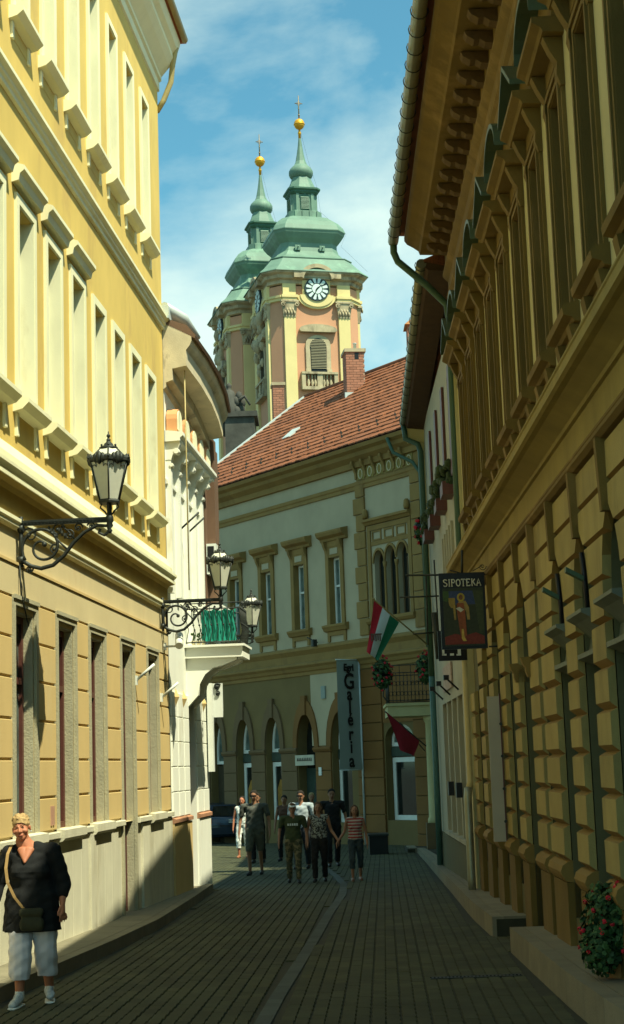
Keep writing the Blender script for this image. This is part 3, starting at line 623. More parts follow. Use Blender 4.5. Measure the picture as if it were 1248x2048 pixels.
# balcony at the far corner
bal = thing('corner_balcony', 'white corner balcony with iron railing, green cloth and curved bracket under the far lantern', 'balcony', FL.w(10.6, 0, 3.7))
q = MB(FL); q.box(10.12, 11.15, 0.0, 1.04, 3.74, 3.93); q.box(10.06, 11.2, 0.0, 1.08, 3.93, 3.97); q.build('slab', M['white'], bal)
for nm, s0 in (('bracket', 10.20), ('bracket', 10.95)):
    P = [(0,3.74),(0.92,3.74)]+[(0.92-0.12*0, 3.70)]+[(0.90-0.20*t, 3.68-0.06*t) for t in (0.3,0.7)]+[(0.66-0.5*math.sin(t*math.pi/2)*0.9, 3.60-0.52*(1-math.cos(t*math.pi/2))) for t in (0,0.25,0.5,0.75,1)]+[(0.06,2.92),(0,2.86)]
    q = MB(FL); q.prism(P, s0, s0+0.16); q.build(nm, M['white'], bal)
ir = MB(FL)
def rail_line(P0, P1, ir):
    n = 9
    for i in range(n+1):
        t = i/n; a = P0[0]*(1-t)+P1[0]*t; o = P0[1]*(1-t)+P1[1]*t
        ir.tube([(a,o,4.0),(a,o+0.02,4.1),(a,o+0.05,4.25),(a,o,4.45),(a,o,4.66)], 0.007, 4)
        ir.sphere((a, o+0.03, 4.33), 0.02, 6, 4)
    for z in (4.02, 4.62, 4.72): ir.tube([(P0[0],P0[1],z),(P1[0],P1[1],z)], 0.012, 5)
rail_line((10.14,0.02),(10.14,1.0),ir); ir.build('railing_near', M['iron'], bal)
ir = MB(FL); rail_line((10.14,1.0),(11.12,1.0),ir); rail_line((11.12,1.0),(11.12,0.0),ir); ir.build('railing_front', M['iron'], bal)
gc = mat('green_balcony_cloth', (0.015,0.24,0.17), 0.25, 6.0, rough=0.6, bump=0.2, bscale=12)
q = MB(FL); vs = []; n = 40
for i in range(n+1):
    t = i/n; o = 0.30+0.62*t
    for z in (4.03, 4.30, 4.60): vs.append((10.19+0.02*math.sin(t*46)+0.012*math.sin(t*17+z*5), o, z+0.015*math.sin(t*20)))
q.add(vs, [(i*3+j, i*3+j+1, (i+1)*3+j+1, (i+1)*3+j) for i in range(n) for j in range(2)], True); cl = q.build('cloth', gc)
tag(cl, 'deep green cloth hung inside the corner balcony railing', 'cloth')
pots = thing('flower_pots', 'small potted plants standing on the corner balcony beside the green cloth', 'plant pots', FL.w(10.25, 0.2, 3.97))
for k in range(3):
    q = MB(FL); q.lathe((10.24, 0.14+0.09*k, 3.975), [(0.025,0),(0.04,0.07),(0.045,0.08)], 8); q.build('pot', M['oldwhite'], pots)
    q = MB(FL)
    for i in range(14): q.sphere((10.24+random.uniform(-.04,.04), 0.14+0.09*k+random.uniform(-.03,.03), 4.07+random.uniform(0,0.12)), 0.018, 4, 3)
    q.build('leaves', mat('pot_leaves', (0.06,0.12,0.03), 0.3, 20), pots)
street_lamp(FL, 12.45, 4.30, 1.0, 'farthest iron lantern half hidden behind the corner balcony railing', 0.95)
# lower storey: strips with joints, lozenges, plinth
for a, b in ((8.42, 9.0), (9.08, 9.62), (9.70, 10.24), (11.16, 11.8), (11.88, 12.53)):
    for z0 in (0.98, 1.40, 1.82, 2.24, 2.66):
        Pieces.block('stone_block', FL, a, b, -0.02, 0.028, z0+0.015, z0+0.42, M['white'], B, 0.006)
for c in (8.80, 9.62, 11.95):
    q = MB(FL); q.add([(c-0.09,0.03,3.0),(c,0.03,2.84),(c+0.09,0.03,3.0),(c,0.03,3.16),(c,0.10,3.0)], [(0,1,4),(1,2,4),(2,3,4),(3,0,4),(0,1,2,3)]); q.build('diamond_boss', M['ochre'], B)
q = MB(FL); q.prism([(0,0.88),(0.07,0.90),(0.07,0.96),(0,0.99)], BS, 10.27); q.build('plinth_cap', mat('terracotta_cap', (0.40,0.20,0.11), 0.2, 4), B)
q = MB(FL); q.prism([(0,0.88),(0.07,0.90),(0.07,0.96),(0,0.99)], 11.12, BE+0.03); q.build('plinth_cap', MATS['terracotta_cap'], B)
q = MB(FL); q.box(BS, 10.27, -0.2, 0.045, -0.5, 0.88); q.build('plinth', M['ochre'], B)
q = MB(FL); q.box(11.12, BE+0.01, -0.2, 0.045, -0.5, 0.88); q.build('plinth', M['white'], B)
sg = thing('box_sign', 'tall white box sign with scroll shaped top on the far corner of the balcony house', 'sign', FL.w(12.3, 0, 2))
q = MB(FL); q.poly([(12.28,1.72),(12.45,1.72),(12.45,3.4),(12.28,3.4)], 0.06, 0.16); q.build('sign_box', M['winwhite'], sg)
q = MB(FL); q.poly([(12.46,2.75)]+[(12.46+0.001,3.4)]+[(12.5,3.4),(12.5,2.9)], 0.05, 0.34); q.build('sign_panel', M['winwhite'], sg)
q = MB(FL); scroll(q, 0.24, 0, 0.07, 1.3, 0.5, lambda x, z: (12.44, x, 3.33+z), 1, 0.02); scroll(q, 0.24, 0, 0.06, 1.0, 2, lambda x, z: (12.44, x, 3.20+z), -1, 0.015); q.build('sign_scroll', M['iron'], sg)
# brown bay and small white hood beyond
H = thing('brown_bay_house', 'narrow dark brown house side rising behind the white balcony house, with an air conditioner', 'building', FL.w(13.5, 0, 0))
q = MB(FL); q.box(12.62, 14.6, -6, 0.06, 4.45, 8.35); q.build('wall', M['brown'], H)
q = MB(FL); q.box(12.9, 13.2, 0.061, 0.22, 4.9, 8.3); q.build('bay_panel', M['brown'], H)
q = MB(FL); q.prism([(0.06,4.98),(0.30,4.98),(0.42,4.90),(0.46,4.75),(0.46,4.45),(0.06,4.45)], 12.66, 13.3); q.build('white_canopy', M['winwhite'], H)
ac = thing('air_conditioner', 'white outdoor air conditioner unit hanging on the brown wall', 'air conditioner', FL.w(12.7, 0.2, 5.6))
q = MB(FL); q.box(12.60, 12.9, 0.07, 0.26, 5.55, 6.15); q.build('unit_case', M['winwhite'], ac)
q = MB(FL); q.box(12.592, 12.60, 0.09, 0.22, 5.60, 6.10); q.build('grille', M['black'], ac)
# ------------------------------------------------------------------ rusticated palace (right)
E_ = thing('rusticated_palace', 'long ochre palace with rusticated ground floor, arched openings and heavy eaves, right foreground', 'building', FR.w(1, 0, 0))
ES, EE = -14.0, 10.55
core = MB(FR); core.box(ES, EE, -9.0, -0.45, -0.6, 9.9); core.build('building_core', M['e_wall'], E_)
cs = [-2.35+1.48*k for k in range(-8, 9)]
DOOR = 3.50
up = [(c-0.27, c+0.27, 5.46, 7.45) for c in [-2.55+1.48*k for k in range(-7, 9)]]
wall_open(FR, ES, EE, 4.15, 9.7, up, 0.28).build('wall', M['e_wall'], E_)
lo = []
for c in cs:
    if abs(c-DOOR) < 0.4: lo.append((DOOR-0.52, DOOR+0.52, -0.2, 3.72, 2.75))
    elif abs(c-2.09) < 0.3: lo.append((c-0.13, c+0.13, 1.0, 3.58, 3.2))
    else: lo.append((c-0.42, c+0.42, 0.28, 3.60, 2.92))
lo = [q if q[1] < EE-0.2 else (q[0], EE-0.4, *q[2:]) for q in lo]
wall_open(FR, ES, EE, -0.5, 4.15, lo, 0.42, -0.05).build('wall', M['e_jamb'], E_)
q = MB(FR); q.box(EE-0.01, EE, -9, 0.05, -0.6, 9.7); q.build('end_wall', M['e_wall'], E_)
for i, o_ in enumerate(lo):
    a, b, z0, z1, sp = o_
    if abs((a+b)/2-DOOR) < 0.3:
        q = MB(FR); q.poly([(a, -0.2), (b, -0.2)]+[(x, z) for x, z in reversed(arc_pts((a+b)/2, (b-a)/2, sp, z1))], -0.45, -0.40); dr = q.build('door', mat('dark_olive_door', (0.06,0.05,0.025), 0.2, 4), E_)
        for k in range(4):
            q = MB(FR); q.box(a+0.1+0.42*(k % 2)+0.04, a+0.1+0.42*(k % 2)+0.38, -0.40, -0.385, 0.2+1.3*(k//2), 1.3+1.2*(k//2)); q.build('door_panel', MATS['dark_olive_door'], dr)
    else:
        window(FR, a+0.005, b-0.005, z0, z1-0.005, -0.41, E_, M['dark_red'], M['glass'], spring=sp, bars=(0.35,), t=0.05)
        if b-a > 0.5 and a < 0.6:
            q = MB(FR); q.prism([(-0.40,2.52),(-0.10,2.53),(-0.04,2.56),(0.02,2.58),(0.02,2.62),(-0.08,2.66),(-0.10,2.76),(-0.04,2.82),(0.03,2.88),(0.10,2.92),(0.10,2.95),(-0.40,2.97)], a+0.003, b-0.003); q.build('transom_awning', mat('grey_zinc_awning', (0.12,0.14,0.105), 0.2, 5, rough=0.6, metal=0.2), E_)
# bevelled blocks on the piers
zj = [0.74+0.330*k for k in range(8)]            # up to 3.05
zj = [0.80, 1.13, 1.46, 1.79, 2.12, 2.45, 2.80]
bounds = sorted([(o_[0], o_[1]) for o_ in lo]); piers = []
prev = ES
for a, b in bounds:
    piers.append((prev, a)); prev = b
piers.append((prev, EE))
def bevel_block(a0, a1, z0, z1, name='stone_block'):
    key = ('bev', round(a1-a0, 2), round(z1-z0, 2))
    if key not in Pieces.cache:
        m = MB(FR); W = a1-a0; Hh = z1-z0; g = 0.05
        vs = [(0,-0.04,0),(W,-0.04,0),(W,-0.04,Hh),(0,-0.04,Hh),
              (0,0.0,g*0.6),(W,0.0,g*0.6),(W,0.0,Hh-g*0.4),(0,0.0,Hh-g*0.4),
              (0.0,0.022,g*1.0),(W-0.0,0.022,g*1.0),(W,0.022,Hh-g*0.7),(0.0,0.022,Hh-g*0.7)]
        m.add(vs, [(0,1,2,3),(0,1,5,4),(1,2,6,5),(2,3,7,6),(3,0,4,7),(4,5,9,8),(5,6,10,9),(6,7,11,10),(7,4,8,11),(8,9,10,11)])
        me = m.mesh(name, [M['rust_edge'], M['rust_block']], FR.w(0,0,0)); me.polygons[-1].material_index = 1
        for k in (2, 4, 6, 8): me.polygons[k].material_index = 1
        Pieces.cache[key] = me
    return inst(name, Pieces.cache[key], E_, FR.w(a0, 0, z0))
for a, b in piers:
    if b-a < 0.12: continue
    for z0, z1 in zip(zj, zj[1:]): bevel_block(a, b, z0, z1)
    q = MB(FR); q.prism([(-0.05,0.60),(0.02,0.61),(0.055,0.66),(0.07,0.70),(0.05,0.755),(0.0,0.79),(-0.05,0.80)], a, b); q.build('plinth_cap', M['rust_edge'], E_)
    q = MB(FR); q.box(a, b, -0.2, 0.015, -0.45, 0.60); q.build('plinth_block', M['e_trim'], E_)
# blocks between the arches, shaped by the curve, and keystones
def arch_x(o_, z, side):
    a, b, z0, z1, sp = o_
    if z <= sp: return a if side < 0 else b
    if z >= z1: return (a+b)/2
    t = math.sqrt(max(0, 1-((z-sp)/(z1-sp))**2)); return (a+b)/2+side*(b-a)/2*t
zt = [2.80, 3.12, 3.46, 3.80, 4.12]
blo = sorted(lo)
for i in range(len(blo)-1):
    L0, L1 = blo[i], blo[i+1]
    for z0, z1 in zip(zt, zt[1:]):
        zz = [z0+0.03, (z0+z1)/2, z1-0.02]
        lk = 0.055
        l = [max(arch_x(L0, z, 1), (L0[0]+L0[1])/2+lk) for z in zz]; r = [min(arch_x(L1, z, -1), (L1[0]+L1[1])/2-lk) for z in zz]
        n = 3
        m = MB(FR); f0 = [(l[k], -0.05, [z0, zz[1], z1][k]) for k in range(3)]+[(r[k], -0.05, [z0, zz[1], z1][k]) for k in (2,1,0)]
        f1 = [(l[k], 0.022, zz[k]) for k in range(3)]+[(r[k], 0.022, zz[k]) for k in (2,1,0)]
        m.add(f0+f1, [(0,1,2,3,4,5),(6,7,8,9,10,11)]+[(k, (k+1) % 6, 6+(k+1) % 6, 6+k) for k in range(6)])
        o_ = m.build('arch_block', [M['rust_block'], M['rust_edge']], E_)
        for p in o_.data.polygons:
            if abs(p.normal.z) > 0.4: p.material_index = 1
for o_ in lo:
    c = (o_[0]+o_[1])/2
    q = MB(FR); q.add([(c-0.05,-0.1,o_[3]-0.02),(c+0.05,-0.1,o_[3]-0.02),(c+0.09,-0.1,4.14),(c-0.09,-0.1,4.14),(c-0.045,0.07,o_[3]-0.02),(c+0.045,0.07,o_[3]-0.02),(c+0.05,0.09,4.14),(c-0.05,0.09,4.14)], [(0,1,2,3),(4,5,6,7),(0,1,5,4),(1,2,6,5),(2,3,7,6),(3,0,4,7)]); q.build('keystone', M['e_trim'], E_)
# door capitals
for s_ in (DOOR-0.62, DOOR+0.52):
    q = MB(FR); q.prism([(-0.3,2.62),(0.05,2.62),(0.07,2.68),(0.07,2.72),(0.10,2.76),(0.12,2.83),(-0.3,2.85)], s_, s_+0.10); q.build('door_capital', M['rust_edge'], E_)
# string course, frieze, ledge
q = MB(FR); q.prism([(-0.05,4.12),(0.05,4.13),(0.085,4.16),(0.085,4.19),(0.04,4.22),(0.055,4.24),(0.055,4.26),(0.03,4.29),(-0.05,4.30)], ES, EE); q.build('string_course', M['e_trim'], E_)
q = MB(FR); q.box(ES, EE, -0.1, 0.03, 4.29, 4.535); q.build('frieze_band', M['e_frieze'], E_)
q = MB(FR); q.prism([(0,4.52),(0.06,4.53),(0.07,4.56),(0.14,4.60),(0.22,4.64),(0.27,4.645),(0.30,4.66),(0.30,4.735),(0.31,4.745),(0.31,4.76),(0,4.84)], ES, EE+0.03); q.build('ledge_cornice', M['e_frieze'], E_)
for i, (a, b, z0, z1) in enumerate(up):
    c = (a+b)/2
    for k, (t, o1) in enumerate(((0.17,0.035),(0.12,0.06),(0.05,0.045))):
        surround(FR, a-t, b+t, 5.44, z1+t, 0.05 if k else 0.06, o1).build('window_surround' if k == 0 else 'surround_moulding', M['e_trim'], E_)
    j = MB(FR); j.box(a-0.001, a+0.01, -0.28, 0.03, z0, z1); j.box(b-0.01, b+0.001, -0.28, 0.03, z0, z1); j.box(a, b, -0.28, 0.03, z1-0.01, z1+0.001); j.build('window_jamb', M['e_trim'], E_)
    window(FR, a+0.01, b-0.01, z0, z1-0.01, -0.25, E_, M['dark_red'], M['glass_lit'] if i % 3 == 0 else M['glass'], bars=(0.66,), t=0.05)
    q = MB(FR); q.prism([(0,5.28),(0.05,5.29),(0.07,5.32),(0.14,5.34),(0.15,5.40),(0.13,5.43),(0,5.46)], c-0.50, c+0.50); q.build('sill', M['e_trim'], E_)
    for s_ in (-0.43, 0.27): 
        q = MB(FR); q.prism([(0,4.86),(0.03,4.86),(0.045,4.92),(0.035,5.0),(0.06,5.12),(0.09,5.28),(0,5.28)], c+s_, c+s_+0.16); q.build('sill_bracket', M['e_trim'], E_)
    q = MB(FR); q.box(c-0.26, c+0.26, 0.0, 0.02, 4.88, 5.26)
    for k in range(10):
        q.sphere((c-0.22+0.05*k, 0.03, 5.06+0.08*math.sin(k*1.9)), 0.035, 6, 4, (1,0.5,1.3))
    q.build('carved_apron', M['e_trim'], E_)
    # head: brackets, entablature and alternating pediment
    for s_ in (-0.46, 0.34):
        q = MB(FR); q.prism([(0,7.35),(0.04,7.35),(0.07,7.45),(0.06,7.55),(0.12,7.66),(0.17,7.78),(0,7.78)], c+s_, c+s_+0.12); q.build('hood_bracket', M['e_trim'], E_)
    q = MB(FR); q.box(c-0.36, c+0.36, 0, 0.045, 7.63, 7.78); q.prism([(0,7.78),(0.18,7.79),(0.20,7.83),(0.27,7.87),(0.27,7.92),(0,7.93)], c-0.55, c+0.55); q.build('window_hood', M['e_trim'], E_)
    if i % 2: P = [(c-0.55,7.93),(c+0.55,7.93),(c+0.55,7.98),(c,8.36),(c-0.55,7.98)]
    else: P = [(c-0.55,7.93),(c+0.55,7.93)]+[(c+0.55*math.cos(math.pi*k/10), 7.98+0.34*math.sin(math.pi*k/10)) for k in range(11)]
    q = MB(FR); q.poly(P, 0, 0.10); pd = q.build('pediment', M['e_trim'], E_)
    top = P[2:]; m = MB(FR)
    for (x0, y0), (x1, y1) in zip(top, top[1:]):
        m.add([(x0,0,y0),(x1,0,y1),(x1,0.29,y1),(x0,0.29,y0),(x0,0,y0+0.05),(x1,0,y1+0.05),(x1,0.29,y1+0.05),(x0,0.29,y0+0.05)], [(0,1,2,3),(4,5,6,7),(0,1,5,4),(1,2,6,5),(2,3,7,6),(3,0,4,7)])
    m.build('pediment_cover', M['green_metal'], pd)
# main cornice
q = MB(FR); q.prism([(0,8.75),(0.03,8.76),(0.03,8.86),(0.05,8.87),(0.05,9.02),(0.09,9.06),(0.10,9.10),(0.06,9.14),(0.06,9.36),(0.10,9.40),(0.14,9.45),(0.14,9.50),(0,9.52)], ES, EE); q.build('architrave', M['e_trim'], E_)
q = MB(FR); q.prism([(0,9.50),(0.10,9.51),(0.10,9.78),(0.50,9.80),(0.52,9.86),(0.60,9.92),(0.70,9.98),(0.74,10.04),(0.74,10.10),(-0.5,10.4),(-0.5,9.5)], ES, EE-0.1); q.build('eaves_cornice', M['e_trim'], E_)
k = 0; s_ = ES+0.2
md = MB(FR); md.prism([(0.0,0.0),(0.10,0.02),(0.16,0.06),(0.22,0.05),(0.30,0.10),(0.33,0.155),(0.0,0.155)], 0, 0.17); mdm = md.mesh('modillion', mat('dark_modillion', (0.10,0.06,0.02), 0.2, 8), FR.w(0,0,0))
while s_ < EE-0.3:
    inst('modillion', mdm, E_, FR.w(s_, 0.09, 9.62)); s_ += 0.525
gt = MB(FR); GA = [(ES, 0.86, 10.20), (EE-0.15, 0.92, 10.02)]
gt.tube(GA, 0.085, 10); gt.build('gutter', M['gutter'], E_)
st = MB(FR); st.tube([(0,0,-0.0)]*0 or [(0, 0.10*math.cos(t), 0.10*math.sin(t)) for t in [math.pi*(0.9+1.3*i/8) for i in range(9)]], 0.007, 4); stm = st.mesh('gutter_strap', M['iron'], FR.w(0,0,0))
s_ = ES
while s_ < EE-0.2:
    t = (s_-ES)/(EE-0.15-ES); inst('gutter_strap', stm, E_, FR.w(s_, GA[0][1]*(1-t)+GA[1][1]*t, GA[0][2]*(1-t)+GA[1][2]*t)); s_ += 0.46
rf = MB(FR); rf.prism([(0.82,10.16),(0.84,10.20),(-4.0,12.3),(-8.5,10.3),(-8.5,10.1),(-0.5,10.12)], ES, EE+0.0); rf.build('roof', M['tile'], E_)
dp = MB(FR); dp.tube([(EE-0.2,0.92,10.0),(EE-0.16,0.92,9.84),(EE-0.12,0.86,9.70),(EE-0.05,0.40,9.30),(EE+0.02,0.10,9.0),(EE+0.04,0.075,8.8),(EE+0.06,0.075,5.0),(EE+0.08,0.075,3.3)], 0.058, 9); dp.build('downpipe', M['pipe_green'], E_)
q = MB(FR); q.lathe((EE+0.04,0.085,8.42), [(0.06,0),(0.10,0.05),(0.10,0.22),(0.12,0.24)], 8); q.build('pipe_hopper', M['pipe_green'], E_)
dp = MB(FR); dp.tube([(EE+0.08,0.075,3.3),(EE+0.08,0.075,1.45),(EE-0.02,0.13,1.30)], 0.055, 9); dp.build('downpipe', M['pipe_cream'], E_)
dp = MB(FR); dp.tube([(EE-0.02,0.13,1.34),(EE-0.10,0.15,1.2),(EE-0.12,0.15,0.0),(EE-0.12,0.15,-0.2)], 0.062, 9); dp.build('downpipe', M['pipe_zinc'], E_)
# fittings on the palace wall
for k, c in enumerate((-1.18, 0.30)):
    t_ = thing('floodlight', ['small dark green floodlight on a rod above the nearest awning','small dark green floodlight on a rod above the second awning'][k], 'floodlight', FR.w(c, 0, 2.9))
    q = MB(FR); q.tube([(c,0.02,2.95),(c,0.05,3.42)], 0.022, 6); q.build('light_rod', M['black'], t_)
    q = MB(FR); q.add([(c-0.05,0.05,3.18),(c+0.05,0.05,3.18),(c+0.05,0.19,3.26),(c-0.05,0.19,3.26),(c-0.05,0.05,3.22),(c+0.05,0.05,3.22),(c+0.05,0.19,3.30),(c-0.05,0.19,3.30)], [(0,1,2,3),(4,5,6,7),(0,1,5,4),(1,2,6,5),(2,3,7,6),(3,0,4,7)]); q.build('light_head', M['pipe_green'], t_)
nb = thing('notice_board', 'tall narrow white notice board standing out from the rusticated wall beside the arched door', 'notice board', FR.w(6.1, 0, 1))
q = MB(FR); q.box(6.05, 6.09, 0.05, 0.20, 0.75, 2.55); q.build('board_panel', mat('pinkish_board', (0.40,0.36,0.27), 0.06, 3), nb)
q = MB(FR); q.box(6.04, 6.10, 0.035, 0.05, 0.72, 2.58); q.build('board_frame', M['dark_red'], nb)
for z in (1.0, 1.4, 1.8, 2.2): 
    q = MB(FR); q.tube([(6.02,0.045,z),(5.9,0.06,z)], 0.02, 6); q.build('board_bolt', M['iron'], nb)
# hanging sign
SGN = 6.6
sg = thing('hanging_sign', 'black framed SIPOTEKA sign with painted robed figure and golden halo, hung on iron bracket', 'shop sign', FR.w(SGN, 0.05, 3.8))
def spt(x, y): # pixel on the sign plane -> (o, z)
    d = cf*FPX+cr*(x-624)+cu*(1024-y); c0 = Vector((0,0,1.75)); p0 = FR.w(SGN,0,0); t = (p0-c0).dot(FR.d)/d.dot(FR.d); p = c0+d*t
    return ((p-p0).dot(FR.n), p.z)
(oL, zT), (oR, zB) = spt(877, 1147), spt(976, 1296)
q = MB(FR); q.box(SGN, SGN+0.05, oR, oL, zB, zT); q.build('sign_case', M['black'], sg)
W_, H_ = oL-oR, zT-zB
def sp(u, v): return (oL-u*W_, zT-v*H_)         # u right, v down, 0..1
def patch(name, P, col, d=0.004, parent=sg, rough=0.5):
    m = MB(FR); pts = [sp(*p) for p in P]; n = len(pts)
    vs = [(SGN-d, o, z) for o, z in pts]+[(SGN-d+0.004, o, z) for o, z in pts]
    m.add(vs, [tuple(range(n)), tuple(range(2*n-1, n-1, -1))]+[(i, (i+1) % n, n+(i+1) % n, n+i) for i in range(n)])
    nm = 'paint_'+name
    return m.build(name, mat(nm, col, 0.25, 25, rough=rough, bump=0), parent)
fld = patch('picture_field', [(0.07,0.20),(0.95,0.20),(0.95,0.96),(0.07,0.96)], (0.035,0.04,0.016), 0.003)
patch('painted_sky', [(0.2,0.24),(0.82,0.24),(0.82,0.42),(0.2,0.42)], (0.035,0.05,0.11), 0.005, fld)
patch('painted_tower', [(0.18,0.33),(0.33,0.33),(0.34,0.62),(0.30,0.62),(0.28,0.46),(0.24,0.46),(0.2,0.42)], (0.30,0.20,0.04), 0.007, fld)
patch('painted_ground', [(0.08,0.84),(0.3,0.80),(0.5,0.83),(0.75,0.79),(0.94,0.84),(0.94,0.94),(0.08,0.94)], (0.18,0.03,0.015), 0.007, fld)
patch('painted_trees', [(0.72,0.24),(0.94,0.24),(0.94,0.80),(0.84,0.80),(0.78,0.45)], (0.05,0.06,0.02), 0.006, fld)
patch('painted_foliage', [(0.07,0.24),(0.2,0.24),(0.2,0.36),(0.16,0.38),(0.07,0.36)], (0.05,0.09,0.02), 0.007, fld)
hal = [(0.46+0.085*math.cos(t*math.pi/8), 0.325+0.058*math.sin(t*math.pi/8)) for t in range(16)]
patch('halo', hal, (0.42,0.30,0.03), 0.008, fld)
patch('painted_head', [(0.46+0.045*math.cos(t*math.pi/6), 0.325+0.036*math.sin(t*math.pi/6)) for t in range(12)], (0.16,0.07,0.03), 0.010, fld)
patch('painted_cloak', [(0.40,0.38),(0.56,0.37),(0.63,0.46),(0.64,0.62),(0.58,0.62),(0.56,0.50),(0.40,0.46)], (0.30,0.20,0.05), 0.009, fld)
patch('painted_robe', [(0.37,0.40),(0.52,0.40),(0.54,0.52),(0.56,0.82),(0.50,0.86),(0.42,0.82),(0.38,0.60),(0.36,0.48)], (0.26,0.07,0.02), 0.010, fld)
patch('painted_legs', [(0.45,0.74),(0.49,0.74),(0.50,0.84),(0.55,0.90),(0.47,0.90),(0.44,0.86)], (0.50,0.33,0.06), 0.012, fld)
patch('painted_book', [(0.34,0.47),(0.42,0.45),(0.52,0.49),(0.44,0.52)], (0.50,0.48,0.36), 0.012, fld)
def text3d(txt, size, f_place, parent, mt, name='lettering', ext=0.004, bold=0.0):
    cu_ = bpy.data.curves.new('t', 'FONT'); cu_.body = txt; cu_.size = size; cu_.extrude = ext; cu_.offset = bold; cu_.align_x = 'CENTER'; cu_.align_y = 'CENTER'; cu_.resolution_u = 3
    t = bpy.data.objects.new('t', cu_); C.objects.link(t); bpy.context.view_layer.update()
    me = bpy.data.meshes.new_from_object(t.evaluated_get(bpy.context.evaluated_depsgraph_get())); bpy.data.objects.remove(t); bpy.data.curves.remove(cu_)
    me.transform(f_place); me.materials.clear(); me.materials.append(mt)
    cc = sum((v.co for v in me.vertices), Vector())/max(1, len(me.vertices)); me.transform(Matrix.Translation(-cc))
    o = bpy.data.objects.new(name, me); o.location = cc-(wloc(parent) if parent else Vector()); link(o, parent); return o
def place(origin, xd, yd, sx=1.0, sy=1.0):
    z = xd.cross(yd).normalized(); return Matrix(((xd.x*sx, yd.x*sy, z.x, origin.x), (xd.y*sx, yd.y*sy, z.y, origin.y), (xd.z*sx, yd.z*sy, z.z, origin.z), (0,0,0,1)))
UP = Vector((0,0,1)); cream_l = mat('cream_lettering', (0.62,0.60,0.46), 0.05, 3, bump=0)
oc, zc = sp(0.52, 0.135)
# serifed capitals built from strokes: glyphs on a 4 x 6 grid
GL = {'S': [[(3.6,5.0),(3.0,5.9),(1.2,6),(0.4,5.2),(0.6,4.1),(2.0,3.3),(3.3,2.5),(3.7,1.4),(3.0,0.2),(1.2,0),(0.4,0.9)]], 'I': [[(1,0),(1,6)],[(0.3,0),(1.7,0)],[(0.3,6),(1.7,6)]],
 'P': [[(0.8,0),(0.8,6)],[(0.8,6),(2.6,6),(3.5,5.2),(3.5,4.0),(2.6,3.1),(0.8,3.1)],[(0.1,0),(1.6,0)],[(0.1,6),(0.8,6)]], 'O': [[(2+1.9*math.cos(t*math.pi/8), 3+3*math.sin(t*math.pi/8)) for t in range(17)]],
 'T': [[(2,0),(2,6)],[(0.1,6),(3.9,6)],[(0.1,6),(0.1,5.2)],[(3.9,6),(3.9,5.2)],[(1.3,0),(2.7,0)]], 'E': [[(0.6,0),(0.6,6)],[(0,6),(3.3,6),(3.3,5.2)],[(0.6,3.1),(2.6,3.1)],[(0,0),(3.5,0),(3.5,0.9)]],
 'K': [[(0.6,0),(0.6,6)],[(0.6,2.6),(3.3,6)],[(1.5,3.6),(3.7,0)],[(0,0),(1.2,0)],[(0,6),(1.2,6)]], 'A': [[(0.2,0),(2,6),(3.9,0)],[(0.9,2.1),(3.2,2.1)],[(-0.2,0),(0.9,0)],[(3.2,0),(4.4,0)]]}
adv = {'I': 2.6}; total = sum(adv.get(c, 4.8) for c in 'SIPOTEKA'); x = 0.0; uw = 0.84/total
for ch_ in 'SIPOTEKA':
    m = MB(FR)
    for sk in GL[ch_]:
        m.tube([(SGN-0.008,)+sp(0.09+(x+gx)*uw, 0.175-gy*0.0145) for gx, gy in sk], 0.0075, 5)
    m.build('lettering', cream_l, sg); x += adv.get(ch_, 4.8)
q = MB(FR)
def bp(x, y): return (SGN+0.02,)+spt(x, y)
q.tube([bp(812,1150), bp(991,1148)], 0.012, 6); q.tube([bp(978,1293), bp(1000,1292)], 0.012, 6); q.tube([bp(992,1146), bp(1000,1292), bp(1004,1356)], 0.012, 6)
q.tube([bp(924,1100), bp(924,1147)], 0.016, 6); q.build('sign_bracket', M['iron'], sg)
q = MB(FR); scroll(q, 0, 0, 0.05, 1.4, 3.0, lambda x, z, c=spt(965,1133): (SGN+0.02, c[0]+x, c[1]+z), 1, 0.006); q.tube([bp(945,1142), bp(965,1130)], 0.006, 5); q.tube([bp(900,1140), bp(925,1147)], 0.008, 5); q.build('bracket_scroll', M['iron'], sg)
s2_ = thing('small_black_sign', 'small black sign with white block shapes hanging below the SIPOTEKA sign', 'shop sign', FR.w(8.3, 0.5, 3.6))
def spt2(x, y, S=8.3):
    d = cf*FPX+cr*(x-624)+cu*(1024-y); c0 = Vector((0,0,1.75)); p0 = FR.w(S,0,0); t = (p0-c0).dot(FR.d)/d.dot(FR.d); p = c0+d*t
    return ((p-p0).dot(FR.n), p.z)
(a0, b0), (a1, b1) = spt2(875, 1262), spt2(935, 1320)
q = MB(FR); q.box(8.3, 8.34, a1, a0, b1, b0); q.build('sign_board', M['black'], s2_)
for (x0, y0, x1, y1) in ((884,1298,889,1311),(884,1308,893,1311),(900,1307,908,1311),(915,1298,922,1311),(913,1308,918,1311)):
    (a0, b0), (a1, b1) = spt2(x0, y0), spt2(x1, y1); q = MB(FR); q.box(8.29, 8.305, a1, a0, b1, b0); q.build('sign_mark', M['winwhite'], s2_)
s3_ = thing('iron_sign_bracket', 'bare black iron rods reaching over the street left of the SIPOTEKA sign', 'bracket', FR.w(11.4, 0.1, 4.4))
q = MB(FR); f3 = lambda x, y: (11.5,)+spt2(x, y, 11.5)
for P in ([(812,1151),(905,1150)], [(800,1195),(878,1192)], [(826,1268),(868,1265)], [(852,1150),(856,1290)], [(868,1120),(880,1320)]): q.tube([f3(*p) for p in P], 0.014, 5)
q.tube([f3(868,1225), f3(878,1318)], 0.05, 6); q.build('rods', M['iron'], s3_)
